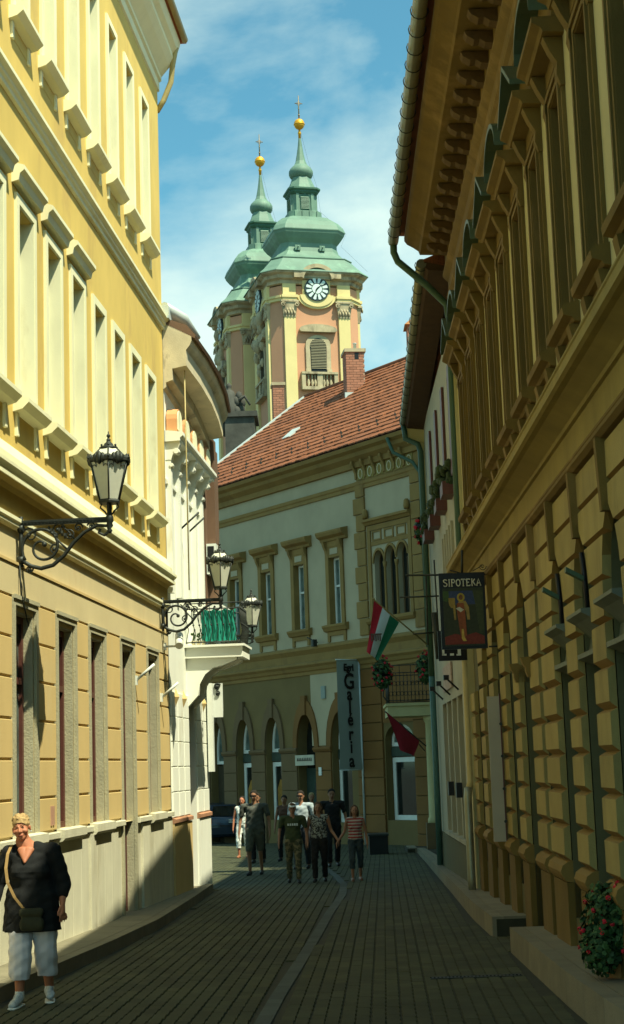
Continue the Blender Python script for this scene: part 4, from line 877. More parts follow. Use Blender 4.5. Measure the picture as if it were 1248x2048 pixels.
# ------------------------------------------------------------------ white shop house (right, beyond the palace)
F_ = thing('white_shop_house', 'plain white house with tall shop windows, brown shutters and long gutter beyond the ochre palace', 'building', FR.w(15, 0, 0))
FS, FE = 10.75, 19.5
core = MB(FR); core.box(FS, FE, -8.0, -0.3, -0.6, 8.5); core.build('building_core', M['e_wall'], F_)
fo = [(a, a+0.62, 6.5, 8.3) for a in (12.0, 13.75, 15.6, 17.5)]; fs = [(12.45+1.28*k, 13.53+1.28*k, 0.45, 2.86) for k in range(4)]
fw = mat('off_white_stucco', (0.36,0.34,0.24), 0.08, 2.0, streak=0.5)
wall_open(FR, FS, FE, -0.5, 8.9, fo+fs, 0.18).build('wall', fw, F_)
for i, q_ in enumerate(fo):
    window(FR, q_[0], q_[1], q_[2], q_[3], -0.15, F_, M['dark_red'], M['glass_lit'], bars=(0.5,), t=0.05)
    a = q_[0]
    q = MB(FR); q.box(a-0.42, a-0.06, 0.01, 0.05, 6.45, 8.3); q.build('shutter', M['dark_red'], F_)
    q = MB(FR); q.box(a, a+0.62, 0.0, 0.20, 6.16, 6.38); q.build('flower_box', M['dark_red'], F_)
    q = MB(FR)
    for k in range(26): q.sphere((a+random.uniform(-0.05,0.7), random.uniform(0.03,0.22), 6.42+random.uniform(-0.05,0.25)), random.uniform(0.05,0.1), 5, 3)
    q.build('box_leaves', mat('dark_leaves', (0.035,0.055,0.02), 0.4, 15), F_)
for k in range(5):
    q = MB(FR); q.box(12.6+0.55*k, 12.72+0.55*k, 0.0, 0.05, 3.6, 5.8); q.build('wall_rib', fw, F_)
for q_ in fs:
    window(FR, *q_[:4], -0.15, F_, M['winwhite'] if 0 else mat('grey_shop_frame', (0.30,0.32,0.26), 0.1, 4), M['glass'], bars=(0.22,), t=0.07, vbar=False)
    q = MB(FR); q.box(q_[0]-0.05, q_[1]+0.05, 0, 0.06, 0.39, 0.45); q.build('sill', fw, F_)
q = MB(FR); q.box(FS+0.5, FE, 0.0, 0.03, -0.5, 0.36); q.build('plinth', M['e_jamb'], F_)
q = MB(FR); q.box(FS, FS+0.55, -0.1, 0.05, -0.5, 8.6); q.build('corner_pilaster', mat('cream_pilaster', (0.52,0.47,0.27), 0.08, 3, streak=0.5), F_)
for k, s_ in enumerate((13.1, 15.0)):
    q = MB(FR); q.box(s_, s_+0.28, 0.02, 0.12, 1.15, 1.40); q.build('letter_box', M['black'], F_)
sb = thing('shop_board', 'faded pink shop board with dark print on the white wall above the shop windows', 'shop sign', FR.w(15, 0.05, 3.2))
q = MB(FR); q.box(14.3, 16.4, 0.01, 0.04, 3.06, 3.52); q.build('board', mat('faded_pink_board', (0.40,0.30,0.23), 0.35, 14), sb)
for k, s_ in enumerate((12.9, 14.9, 16.9)):
    t_ = thing('sign_spotlight', ['first black spotlight arm above the white shop windows','second black spotlight arm, middle of three on the white shop house','third black spotlight arm, farthest on the white shop house'][k], 'spotlight', FR.w(s_, 0, 3.2))
    q = MB(FR); q.tube([(s_,0.02,2.95),(s_,0.22,3.15)], 0.018, 5); q.build('light_arm', M['black'], t_)
    q = MB(FR); q.box(s_-0.10, s_+0.10, 0.18, 0.27, 3.12, 3.20); q.build('light_head', M['black'], t_)
prism_taper(FR, [(0,8.62),(0.36,8.66),(0.42,8.72),(0.42,8.80),(0,9.0)], [(FS-0.1,1.0,0.95),(FE-0.0,0.95,0.18)]).build('soffit', M['soffit'], F_)
GA = [(FS-0.1, 0.47, 9.72), (FE, 0.42, 8.98)]
gt = MB(FR); gt.tube(GA, 0.085, 10); gt.build('gutter', M['gutter'], F_)
s_ = FS
while s_ < FE:
    t = (s_-FS)/(FE-FS); inst('gutter_strap', stm, F_, FR.w(s_, GA[0][1]*(1-t)+GA[1][1]*t, GA[0][2]*(1-t)+GA[1][2]*t)); s_ += 0.5
rf = MB(FR); prism_taper(FR, [(0.42,8.80),(0.44,8.84),(-3.6,10.4),(-7.5,8.9),(-7.5,8.7),(0,8.7)], [(FS-0.1,1,0.95),(FE,1,0.18)]).build('roof', M['tile'], F_)
q = MB(FR); q.poly([(FE-0.12, 8.55),(FE+0.05,8.55),(FE+0.05,8.98),(FE-0.12,8.98)], -0.3, 0.36); q.build('gable_end', mat('cream_gable', (0.50,0.44,0.20), 0.06, 3), F_)
q = MB(FR); q.box(FE-0.10, FE+0.02, 0.0, 0.10, -0.4, 8.55); q.build('end_pilaster', MATS['cream_gable'], F_)
dp = MB(FR); dp.tube([(FE-0.1,0.42,8.92),(FE-0.14,0.40,8.62),(FE-0.2,0.14,8.48),(FE-0.3,0.10,8.3),(FE-0.7,0.10,3.5)], 0.062, 8); dp.build('downpipe', M['pipe_green'], F_)
dp = MB(FR); dp.tube([(FE-0.7,0.10,3.5),(FE-0.7,0.10,-0.3)], 0.062, 8); dp.build('downpipe', M['pipe_teal'], F_)
dm = thing('roof_dormer', 'small red tiled dormer or chimney top standing above the long gutter against the sky', 'dormer', FR.w(15.5, -0.2, 10))
def PT(x, y, Y):                                     # real point seen at that pixel, Y metres away
    d = cf*FPX+cr*(x-624)+cu*(1024-y); return Vector((0,0,1.75))+d*(Y/d.y)
p = PT(828, 690, 33.0); q = MB(IFrame(p.x, p.y)); q.box(-0.14, 0.5, -0.25, 0.25, p.z, p.z+0.40); q.build('chimney_stack', M['brickred'], dm)
q = MB(IFrame(p.x, p.y)); q.add([(-0.2,-0.3,p.z+0.38),(0.5,-0.3,p.z+0.38),(0.5,0.3,p.z+0.38),(-0.2,0.3,p.z+0.38),(-0.05,-0.3,p.z+0.50),(0.5,-0.3,p.z+0.72),(0.5,0.3,p.z+0.72),(-0.05,0.3,p.z+0.50)], [(0,1,2,3),(4,5,6,7),(0,1,5,4),(1,2,6,5),(2,3,7,6),(3,0,4,7)]); q.build('tiled_cap', M['orange'], dm)
# ------------------------------------------------------------------ balcony porch next to the gallery corner
G_ = thing('balcony_porch', 'cream column and stone balcony with black ornamental railing at the gallery corner', 'balcony', (2.9, 47.5, gz(47)))
X0, X1 = 2.02, 3.6; YA, YB = 47.2, 49.2
q = MB(); q.box(X0, X1, YA, YB, 3.12, 3.42); q.box(X0-0.05, X1, YA-0.05, YB, 3.42, 3.50); q.build('slab', mat('cream_slab', (0.48,0.44,0.22), 0.08, 3), G_)
q = MB(); q.lathe((3.27, 47.45, 0), [(0.20,0.0),(0.20,0.12),(0.165,0.2),(0.155,2.9),(0.20,2.98),(0.22,3.1)], 14); q.build('column', MATS['cream_slab'], G_)
q = MB(); q.box(3.02, 3.6, 47.25, 47.75, gz(47)-0.1, 0.02); q.build('column_base', M['c_pier'], G_)
def grille(m, xa, xb, y, z0, z1):
    for z in (z0, z0+0.05, z0+0.78, z0+0.86, z0+1.08): m.tube([(xa,y,z),(xb,y,z)], 0.013, 4)
    n = 13
    for i in range(n+1):
        x = xa+(xb-xa)*i/n; m.tube([(x,y,z0),(x,y,z0+0.86)], 0.009, 4)
        if i % 3 == 0: m.tube([(x,y,z0+0.86),(x,y,z0+1.08)], 0.009, 4)
        if i < n:
            c = x+(xb-xa)/n/2; r = 0.05
            for zz in (z0+0.25, z0+0.55): m.tube([(c+r*math.cos(t*math.pi/4), y, zz+r*1.3*math.sin(t*math.pi/4)) for t in range(9)], 0.008, 4, caps=False)
q = MB(); grille(q, 2.08, X1-0.1, YA+0.02, 3.53, 4.6)
q.tube([(2.08,YA,4.40),(2.02,YA,4.30),(2.06,YA,4.1),(1.93,YA,3.9),(1.90,YA,3.72),(2.0,YA,3.58),(2.08,YA,3.53)], 0.02, 5); q.build('railing', M['iron'], G_)
q = MB(); q.tube([(2.06,YA,3.53),(2.06,YB,3.53)], 0.013, 4); q.tube([(2.06,YA,4.4),(2.06,YB,4.4)], 0.013, 4)
for i in range(14): q.tube([(2.06,YA+0.14*i,3.53),(2.06,YA+0.14*i,4.4)], 0.009, 4)
q.build('side_railing', M['iron'], G_)
cn = thing('shade_house', 'tall cream house behind the balcony porch, added to shade the street end and mostly hidden by the white shop house', 'building', (6, 42, gz(42)))
q = MB(); q.box(3.85, 11, 33.80, 49.3, -1.2, 13.9); q.build('wall', fw, cn)  # hidden bulk added and sized to shade the ground before the gallery
q = MB(); q.box(5.2, 11, 26, 33.79, -1.2, 13.0); q.build('rear_shade_block', fw, cn)  # unseen mass added to block sun slipping past the shop house
q = MB(); q.add([(3.8,33.8,13.9),(11.2,33.8,13.9),(11.2,49.4,13.9),(3.8,49.4,13.9),(7.2,36,15.9),(7.2,48,15.9)], [(0,1,4),(1,2,5,4),(2,3,5),(3,0,4,5),(0,1,2,3)]); q.build('roof', M['tile'], cn)
# ------------------------------------------------------------------ gallery building across the end of the street
K = thing('gallery_house', 'long beige two storey gallery building with red tiled roof closing the street', 'building', FC.w(4, 0, 0))
KS, KE = -6.0, 17.0
core = MB(FC); core.box(KS, KE, -9.0, -0.5, -1.5, 12.0); core.build('building_core', M['c_wall'], K)
uw_ = [2.99, 5.17, 7.33, 9.5, 11.7, 13.9]
ku = [(c-0.33, c+0.33, 6.42, 8.70) for c in uw_]
tri = [(0.19, 0.75, 6.44, 8.60, 8.2), (-0.44, 0.12, 6.44, 8.68, 8.25), (-1.06, -0.50, 6.44, 8.70, 8.3)]
wall_open(FC, KS, KE, 5.75, 11.55, ku+tri, 0.25).build('wall', M['c_wall'], K)
ar = [(15.05-0.48, 15.05+0.48, -0.85, 3.50, 2.36), (13.1-0.48, 13.1+0.48, -0.85, 3.5, 2.36), (11.12-0.48, 11.12+0.48, -0.9, 3.50, 2.36), (8.69, 9.67, -0.05, 3.52, 2.38), (6.70, 7.70, -0.05, 3.52, 2.38), (4.55, 5.63, -0.95, 3.54, 2.42), (2.45, 3.55, -0.1, 3.54, 2.42), (-0.95, 0.56, -0.0, 3.0, 2.5)]
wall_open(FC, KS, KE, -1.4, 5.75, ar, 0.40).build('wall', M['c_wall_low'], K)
q = MB(FC); q.box(4.0, 5.75*0+5.9, 0.001, 0.012, 2.5, 4.86); 
kw = wall_open(FC, 1.75, 4.72, 2.44, 4.86, [(2.1, 3.9, 2.44, 4.0, 2.45), ], 0.0, 0.015)
kw.build('white_wall_patch', M['c_wall'], K)
# piers, arch rings
for c, hw in ((15.05,.48),(13.1,.48),(11.12,.48),(9.18,.49),(7.20,.50),(5.09,.54),(3.0,.55)):
    mt = M['c_orange'] if c < 6 else M['c_pier']
    P = arc_pts(c, hw+0.24, 2.40, 4.02 if c < 12 else 3.95, 16); Q = arc_pts(c, hw, 2.40, 3.53, 16)
    ring = MB(FC)
    for k in range(16): ring.poly([P[k], P[k+1], Q[k+1], Q[k]], 0.0, 0.07)
    ring.build('arch_ring', mt, K)
    q = MB(FC); q.poly([(c-0.11,3.5),(c+0.11,3.5),(c+0.14,4.16),(c-0.14,4.16)], 0.0, 0.12); q.build('keystone', mt, K)
piers = [(13.62, 14.53), (11.64, 12.58), (9.71, 10.60), (7.74, 8.65), (5.67, 6.66), (3.59, 4.51)]
for a, b in piers:
    mt = M['c_orange'] if a < 4 else M['c_pier']
    for k, (z0, z1) in enumerate(((-0.35,0.3),(0.3,0.95),(0.95,1.6),(1.6,2.22))): Pieces.block('stone_block', FC, a, b, 0, 0.055, z0+0.02, z1, mt, K, 0.01)
    q = MB(FC); q.prism([(0,2.22),(0.07,2.24),(0.12,2.32),(0.12,2.38),(0,2.42)], a-0.06, b+0.06); q.build('pier_capital', mt, K)
    q = MB(FC); q.box(a-0.02, b+0.02, 0, 0.08, -1.3, -0.34); q.build('pier_base', M['c_pier'], K)
for k in range(10):     # ochre rusticated corner section
    z0 = -1.0+0.58*k
    for a, b in ((-2.0, -1.02), (0.62, 2.02)):
        Pieces.block('stone_block', FC, a, b, 0, 0.07, z0+0.025, z0+0.58, M['c_orange'], K, 0.012)
q = MB(FC); q.box(-1.0, 0.6, -0.02, 0.03, 3.05, 4.8); q.build('lintel_wall', M['c_orange'], K)
arts = mat('window_poster', (0.30,0.16,0.03), 0.5, 3.0, bump=0)
for a, b, z0, z1, sp_ in ar:
    cc = (a+b)/2
    if 4.5 < cc < 5.7:      # doorway
        q = MB(FC); q.box(a, b, -0.36, -0.32, -0.95, 1.7); dd = q.build('door', mat('dark_green_door', (0.03,0.055,0.04), 0.2, 3), K)
        q = MB(FC); q.box(a+0.05, a+0.55, -0.315, -0.30, -0.9, 1.2); q.build('open_leaf', M['black'], dd)
        q = MB(FC); q.poly([(a,1.2),(b,1.2)]+[(x,z) for x,z in reversed(arc_pts(cc,(b-a)/2,sp_,z1))], -0.38, -0.365); q.build('fanlight', M['glass'], K)
    elif cc > 10.5:
        window(FC, a+0.02, b-0.02, 1.95, z1, -0.3, K, M['winwhite'], M['glass_pale'], spring=sp_, t=0.11, vbar=False)
        q = MB(FC); q.box(a, b, -0.36, -0.3, z0, 1.9); q.build('garage_door', mat('dark_brown_door', (0.05,0.04,0.02), 0.2, 3), K)
    else:
        window(FC, a+0.02, b-0.02, 2.30, z1-0.02, -0.3, K, M['winwhite'], M['glass_pale'], spring=max(sp_, 2.42), t=0.12, vbar=False)
        q = MB(FC); q.box(a+0.02, b-0.02, -0.28, -0.22, 1.98, 2.28); q.build('shop_fascia', mat('dark_fascia', (0.05,0.07,0.05), 0.3, 8), K)
        wn = window(FC, a+0.02, b-0.02, z0, 1.95, -0.3, K, M['winwhite'], M['glass'], t=0.15, vbar=False)
        if 6 < cc < 10:
            q = MB(FC); q.poly([(cc-0.30,0.1),(cc+0.22,0.1),(cc+0.25,1.0),(cc+0.05,1.35),(cc-0.30,1.25)], -0.287, -0.275); q.build('window_poster', arts, wn)
q = MB(FC); q.box(4.6, 5.75, 0.02, 0.06, 1.80, 2.15)
ns = thing('name_board', 'white name board with dark script over the arched gallery doorway', 'sign', FC.w(5.2, 0, 2)); q.build('board', mat('aged_board', (0.50,0.48,0.36), 0.1, 5), ns)
for k in range(9):
    q = MB(FC); x = 5.62-0.105*k; q.tube([(x,0.065,1.95),(x-0.02,0.066,2.06),(x-0.05,0.066,2.03),(x-0.04,0.066,1.95),(x-0.08,0.066,1.97)], 0.009, 4); q.build('lettering', M['black'], ns)
q = MB(FC); q.box(4.12, 4.28, 0.06, 0.09, 1.45, 1.72); tag(q.build('house_number', M['winwhite']), 'small white plate on the orange pier right of the doorway', 'plate')
q = MB(FC); q.box(3.78, 4.02, 0.02, 0.07, 4.0, 4.42); tag(q.build('wall_plaque', M['banner']), 'blue grey rectangular plaque on the pale wall above the arches', 'plaque')
# floor cornice, string, band and upper trims
q = MB(FC); q.prism([(0,4.84),(0.04,4.85),(0.05,4.96),(0.10,5.0),(0.14,5.10),(0.22,5.18),(0.22,5.24),(0.05,5.30),(0.05,5.55),(0.10,5.62),(0.16,5.70),(0.16,5.76),(0,5.84)], KS, KE); q.build('floor_cornice', M['c_trim'], K)
q = MB(FC); q.prism([(0,10.74),(0.05,10.75),(0.05,10.86),(0.08,10.90),(0.08,11.0),(0,11.03)], KS, KE); q.build('string_course', M['c_trim'], K)
q = MB(FC); q.prism([(0,11.46),(0.10,11.48),(0.12,11.66),(0.30,11.80),(0.34,11.92),(0.48,12.0),(0.52,12.12),(-0.5,12.4),(-0.5,11.46)], KS, KE); q.build('eaves_cornice', M['c_trim'], K)
for k in range(6):     # oval medallion frieze
    c = 1.30-0.53*k
    q = MB(FC); q.box(c-0.19, c+0.19, 0, 0.03, 11.06, 11.46); md_ = q.build('frieze_panel', M['e_frieze'], K)
    q = MB(FC); q.tube([(c+0.11*math.cos(t*math.pi/6), 0.035, 11.25+0.16*math.sin(t*math.pi/6)) for t in range(13)], 0.02, 5, caps=False); q.build('oval_ring', M['oldwhite'], md_)
    q = MB(FC); q.prism([(0,11.1),(0.05,11.12),(0.06,11.3),(0.12,11.42),(0.22,11.60),(0.22,11.7),(0,11.7)], c+0.22, c+0.32); q.build('frieze_bracket', M['c_trim'], K)
q = MB(FC); q.box(-2.0, 1.58, -0.005, 0.012, 11.03, 11.46); q.build('frieze_band', M['c_trim'], K)
for k, c in enumerate(uw_):
    q = surround(FC, c-0.52, c+0.52, 6.42, 9.25, 0.19, 0.06); q.build('window_surround', M['c_trim'], K)
    q = MB(FC); q.box(c-0.33, c+0.33, -0.01, 0.045, 8.70, 9.06); q.build('head_panel', M['c_trim'], K)
    q = MB(FC); q.box(c-0.22, c+0.22, 0.046, 0.06, 8.80, 9.0); q.build('head_tablet', M['c_wall'], K)
    q = MB(FC); q.prism([(0,9.24),(0.10,9.26),(0.12,9.34),(0.26,9.42),(0.30,9.52),(0.30,9.58),(0,9.64)], c-0.80, c+0.72); q.build('window_hood', M['c_trim'], K)
    q = MB(FC); q.prism([(0,6.20),(0.10,6.22),(0.14,6.30),(0.18,6.36),(0.18,6.42),(0,6.46)], c-0.68, c+0.68); q.build('sill', M['c_trim'], K)
    q = surround(FC, c-0.54, c+0.54, 5.86, 6.20, 0.14, 0.05); q.build('apron', M['c_trim'], K)
    q = MB(FC)
    for s_ in (-0.52, 0.40): q.prism([(0,8.75),(0.05,8.76),(0.08,8.95),(0.16,9.1),(0.20,9.25),(0,9.25)], c+s_, c+s_+0.12).build('hood_bracket', M['c_trim'], K); q = MB(FC)
    j = MB(FC); j.box(c-0.331, c-0.325, -0.24, 0.03, 6.42, 8.7); j.box(c+0.325, c+0.331, -0.24, 0.03, 6.42, 8.7); j.build('window_jamb', M['c_trim'], K)
    window(FC, c-0.325, c+0.325, 6.42, 8.69, -0.22, K, M['winwhite'], M['glass_pale'], bars=(0.58,), t=0.07)
for c in (8.9, 4.05):   # little iron wall lamps on the floor cornice
    t_ = thing('wall_lamp', 'small iron wall lamp on the gallery cornice, %s' % ('left one near the lantern' if c > 6 else 'right one'), 'wall lamp', FC.w(c, 0, 5.8))
    q = MB(FC); q.box(c-0.06, c+0.06, 0.17, 0.33, 5.76, 6.0); q.build('lamp_body', M['iron'], t_); q = MB(FC); q.tube([(c,0.1,5.9),(c+0.35,0.3,6.1)], 0.02, 4); q.build('lamp_arm', M['iron'], t_)
z = 5.9
k = 0
while z < 10.7:
    w_ = 0.62 if k % 2 else 0.48
    for a in (1.14,): Pieces.block('quoin_stone', FC, a, a+w_, 0, 0.07, z+0.02, z+0.56, M['c_trim'], K, 0.012)
    for b in (-1.36,): Pieces.block('quoin_stone', FC, b-w_, b, 0, 0.07, z+0.02, z+0.56, M['c_trim'], K, 0.012)
    z += 0.57; k += 1
q = MB(FC); q.prism([(0,9.46),(0.08,9.47),(0.14,9.55),(0.20,9.58),(0.20,9.66),(0,9.70)], -1.36, 1.12); q.build('triple_window_hood', M['c_trim'], K)
for s_ in (-1.30, 0.96):
    q = MB(FC); q.lathe((s_+0.08, 0.1, 9.70), [(0.09,0),(0.11,0.1),(0.09,0.26),(0.05,0.32)], 8); q.build('urn', M['c_trim'], K)
q = surround(FC, -1.30, 1.04, 6.44, 9.44, 0.16, 0.05); q.build('window_surround', M['c_trim'], K)
q = MB(FC); q.box(-1.14, 0.88, 0.0, 0.03, 8.78, 8.92); q.build('panel_band', M['c_trim'], K)
for k in range(3):
    a = 0.30-0.66*k; q = surround(FC, a, a+0.5, 8.98, 9.26, 0.05, 0.035, bottom=True); q.build('head_panel', M['c_trim'], K)
for a, b, z0, z1, sp_ in tri:
    window(FC, a+0.02, b-0.02, z0, z1-0.01, -0.22, K, M['c_pier'], M['glass'], spring=sp_, t=0.04, bars=(0.0,) if 0 else ())
    P = arc_pts((a+b)/2, (b-a)/2+0.06, sp_, z1+0.08, 10); Q = arc_pts((a+b)/2, (b-a)/2, sp_, z1, 10); q = MB(FC)
    for k in range(10): q.poly([P[k], P[k+1], Q[k+1], Q[k]], 0, 0.05)
    q.build('window_arch', M['c_trim'], K)
for s_ in (0.155, -0.47):
    q = MB(FC); q.lathe((s_, 0.02, 6.44), [(0.06,0),(0.045,0.08),(0.04,1.55),(0.06,1.62),(0.075,1.75)], 10); q.build('window_column', M['c_trim'], K)
q = MB(FC); q.prism([(0,6.22),(0.10,6.24),(0.16,6.32),(0.16,6.42),(0,6.45)], -1.4, 1.15); q.build('sill', M['c_trim'], K)
dp = MB(FC); dp.tube([(-0.9,0.52,12.0),(-1.1,0.45,11.5),(-1.75,0.2,11.1),(-2.05,0.14,10.7),(-2.05,0.14,5)], 0.06, 7); dp.build('downpipe', M['pipe_green'], K)
# tiled roof, course by course
TA = math.tan(R_(36.5)); RD = 6.1; SE = 13.5
rz = lambda t: 12.16+TA*(t+0.5)
q = MB(FC); q.prism([(0.50,12.10),(0.50,12.14),(-RD,rz(RD)-0.06),(-2*RD-0.5,12.1)], KS, SE); q.build('roof_deck', M['tile_dark'], K)
nc = 21
for k in range(nc):
    t0 = -0.56+(RD+0.56)*k/nc; t1 = -0.56+(RD+0.56)*(k+1)/nc+0.05
    pr = [(-t0, rz(t0)+0.04), (-t0, rz(t0)+0.085), (-t1, rz(t1)+0.035), (-t1, rz(t1)+0.005)]
    m = MB(FC); segs = 120; vs = []; fs = []
    L = (SE-KS)/segs
    for i in range(segs):
        dz = random.uniform(-0.008, 0.012); dy = random.uniform(-0.015, 0.015); a0 = KS+L*i+0.006; a1 = KS+L*(i+1)-0.006
        b = len(vs); vs += [(a, o-dy if j < 2 else o, z_+dz) for a in (a0, a1) for j, (o, z_) in enumerate(pr)]
        fs += [(b, b+1, b+5, b+4), (b+1, b+2, b+6, b+5), (b, b+1, b+2, b+3), (b+4, b+5, b+6, b+7)]
    m.add(vs, fs); o_ = m.build('tile_course', M['tile'], K, fix=False); o_['kind'] = 'stuff'
q = MB(FC); q.tube([(KS,-RD,rz(RD)+0.04),(SE,-RD,rz(RD)+0.04)], 0.11, 8); q.build('ridge_tiles', M['tile'], K)
q = MB(FC); q.add([(SE-0.05,0.5,rz(-0.5)+0.12),(SE+0.25,0.5,rz(-0.5)+0.10),(SE+0.25,-RD,rz(RD)+0.10),(SE-0.05,-RD,rz(RD)+0.12),(SE-0.05,0.5,rz(-0.5)-0.1),(SE+0.25,0.5,rz(-0.5)-0.1),(SE+0.25,-RD,rz(RD)-0.1),(SE-0.05,-RD,rz(RD)-0.1)], [(0,1,2,3),(4,5,6,7),(0,1,5,4),(1,2,6,5),(2,3,7,6),(3,0,4,7)]); q.build('verge_flashing', M['flash'], K)
q = MB(FC); q.box(SE+0.0, SE+0.5, -2*RD, 0.3, 5, 12.0); q.add([(SE,0.45,12.05),(SE,-RD,rz(RD)-0.1),(SE,-2*RD,12.05),(SE+0.22,0.45,12.05),(SE+0.22,-RD,rz(RD)-0.1),(SE+0.22,-2*RD,12.05)], [(0,1,2),(3,4,5),(0,1,4,3)]); q.build('gable_wall', M['c_wall'], K)
for s_, t_ in ((8.6,2.0),(5.2,0.35),(1.2,3.1),(-0.5,1.9),(10.5,0.9)):   # roof windows / snow guards
    q = MB(FC); c = rz(t_); q.add([(s_,-t_,c+0.10),(s_+0.55,-t_,c+0.10),(s_+0.55,-t_-0.5,rz(t_+0.5)+0.14),(s_,-t_-0.5,rz(t_+0.5)+0.14),(s_,-t_,c),(s_+0.55,-t_,c),(s_+0.55,-t_-0.5,rz(t_+0.5)),(s_,-t_-0.5,rz(t_+0.5))], [(0,1,2,3),(0,1,5,4),(1,2,6,5),(2,3,7,6),(3,0,4,7)])
    if s_ in (8.6, 1.2, -0.5): q.build('roof_hatch', M['flash'], K)
sgm = MB(FC); sgm.add([(0,0,0.06),(0.03,0,0.06),(0.03,0,0.20),(0,0,0.20),(0,-0.1,0.10),(0.03,-0.1,0.10)], [(0,1,2,3),(0,3,4),(1,2,5)]); sg_me = sgm.mesh('snow_guard', M['iron'], FC.w(0,0,0))
for k in range(26):
    s_ = -1+0.52*k; t_ = 0.2 if k % 2 else 0.55; inst('snow_guard', sg_me, K, FC.w(s_, -t_, rz(t_)))
def chimney(name, label, x0, x1, ytop, ybot, Y, rot=0.0, depth=0.9):
    a, b = PT(x0, ytop, Y), PT(x1, ytop, Y); c = PT((x0+x1)/2, ybot, Y)
    root = thing(name, label, 'chimney', ((a.x+b.x)/2, Y, c.z)); wd = (b.x-a.x)
    f = IFrame((a.x+b.x)/2, Y, rot); hw = wd/2/ (math.cos(rot)+math.sin(abs(rot))*0.5)
    q = MB(f); q.box(-hw+0.01, hw-0.01, 0.01, depth-0.01, c.z-1.2, a.z-0.12); q.build('chimney_core', M['mortar'], root)
    n = int((a.z-0.12-c.z+0.3)/0.10); bw = 0.27
    for k in range(n):
        z0 = a.z-0.12-(k+1)*0.10; x = -hw+(0 if k % 2 else -bw/2)
        while x < hw-0.02:
            p0, p1 = max(x, -hw), min(x+bw-0.015, hw)
            if p1-p0 > 0.04: Pieces.block('brick', f, p0, p1, -0.012, 0.02, z0, z0+0.085, M['brickred'], root, 0.003)
            x += bw
        for x_, n_ in ((-hw, -1),):
            Pieces.block('brick', f, -hw-0.012, -hw+0.02, 0.0, depth*0.45, z0, z0+0.085, M['brickred'], root, 0.003); Pieces.block('brick', f, -hw-0.012, -hw+0.02, depth*0.47, depth-0.02, z0, z0+0.085, M['brickred'], root, 0.003)
    q = MB(f); q.box(-hw-0.06, hw+0.06, -0.06, depth+0.06, a.z-0.13, a.z); q.build('cap', M['tower_stone'], root)
    return root, f, hw, a, c
r_, f_, hw, a, c = chimney('brick_chimney', 'tall red brick chimney with steel flue near the ridge of the tiled roof', 690, 729, 698, 785, 60.0, 0.12)
q = MB(f_); q.box(-0.02, 0.14, -0.02, 0.0, a.z-0.42, a.z-0.16); q.build('flue_opening', M['black'], r_)
q = MB(f_); q.lathe((0.05, 0.3, a.z), [(0.06,-0.02),(0.06,0.26),(0.08,0.27),(0.08,0.29)], 10); q.build('steel_flue', M['flash'], r_)
q = MB(f_); q.box(-hw-0.1, hw+0.25, -0.12, 0.0, c.z-0.3, c.z-0.02); q.build('flashing', M['flash'], r_)
chimney('brick_chimney', 'small plastered red chimney standing at the left edge of the tiled roof', 545, 568, 765, 850, 66.0, 0.1, 0.6)
# banner
bn = thing('gallery_banner', 'long grey blue hanging banner reading Egri Galéria in black brush letters', 'banner', FC.w(1.75, 0.9, 3))
S0 = 1.7
d0 = [PT(668,1323,52), PT(711,1323,52)]
q = MB(FC); nn = 12; vs = []
z0_, z1_ = 1.62, 5.12
for i in range(nn+1):
    for j in range(7): vs.append((S0+0.03*math.sin(i*0.9+j*0.5)*i/nn, 0.13+0.86*j/6, z1_-(z1_-z0_)*i/nn))
q.add(vs, [(i*7+j, i*7+j+1, (i+1)*7+j+1, (i+1)*7+j) for i in range(nn) for j in range(6)], True)
bo_ = q.build('banner_cloth', M['banner'], bn)
q = MB(FC); q.tube([(S0,0.0,5.14),(S0,1.02,5.14)], 0.022, 6); q.tube([(S0,0.0,1.60),(S0,1.0,1.60)], 0.018, 6); q.tube([(S0,0.1,5.2),(S0,0.1,-0.9)], 0.035, 8); q.build('banner_poles', M['flash'], bn)
zz = [('Egri', 4.88, 0.27), ('G', 4.42, 0.62), ('a', 4.02, 0.50), ('l', 3.60, 0.55), ('é', 3.20, 0.50), ('r', 2.74, 0.50), ('i', 2.32, 0.50), ('a', 1.88, 0.52)]
for tx, z_, sz in zz:
    text3d(tx, sz, place(FC.w(S0-0.035, 0.54, z_), -FC.n, UP, 0.95, 1.15), bn, M['black'], bold=0.012)
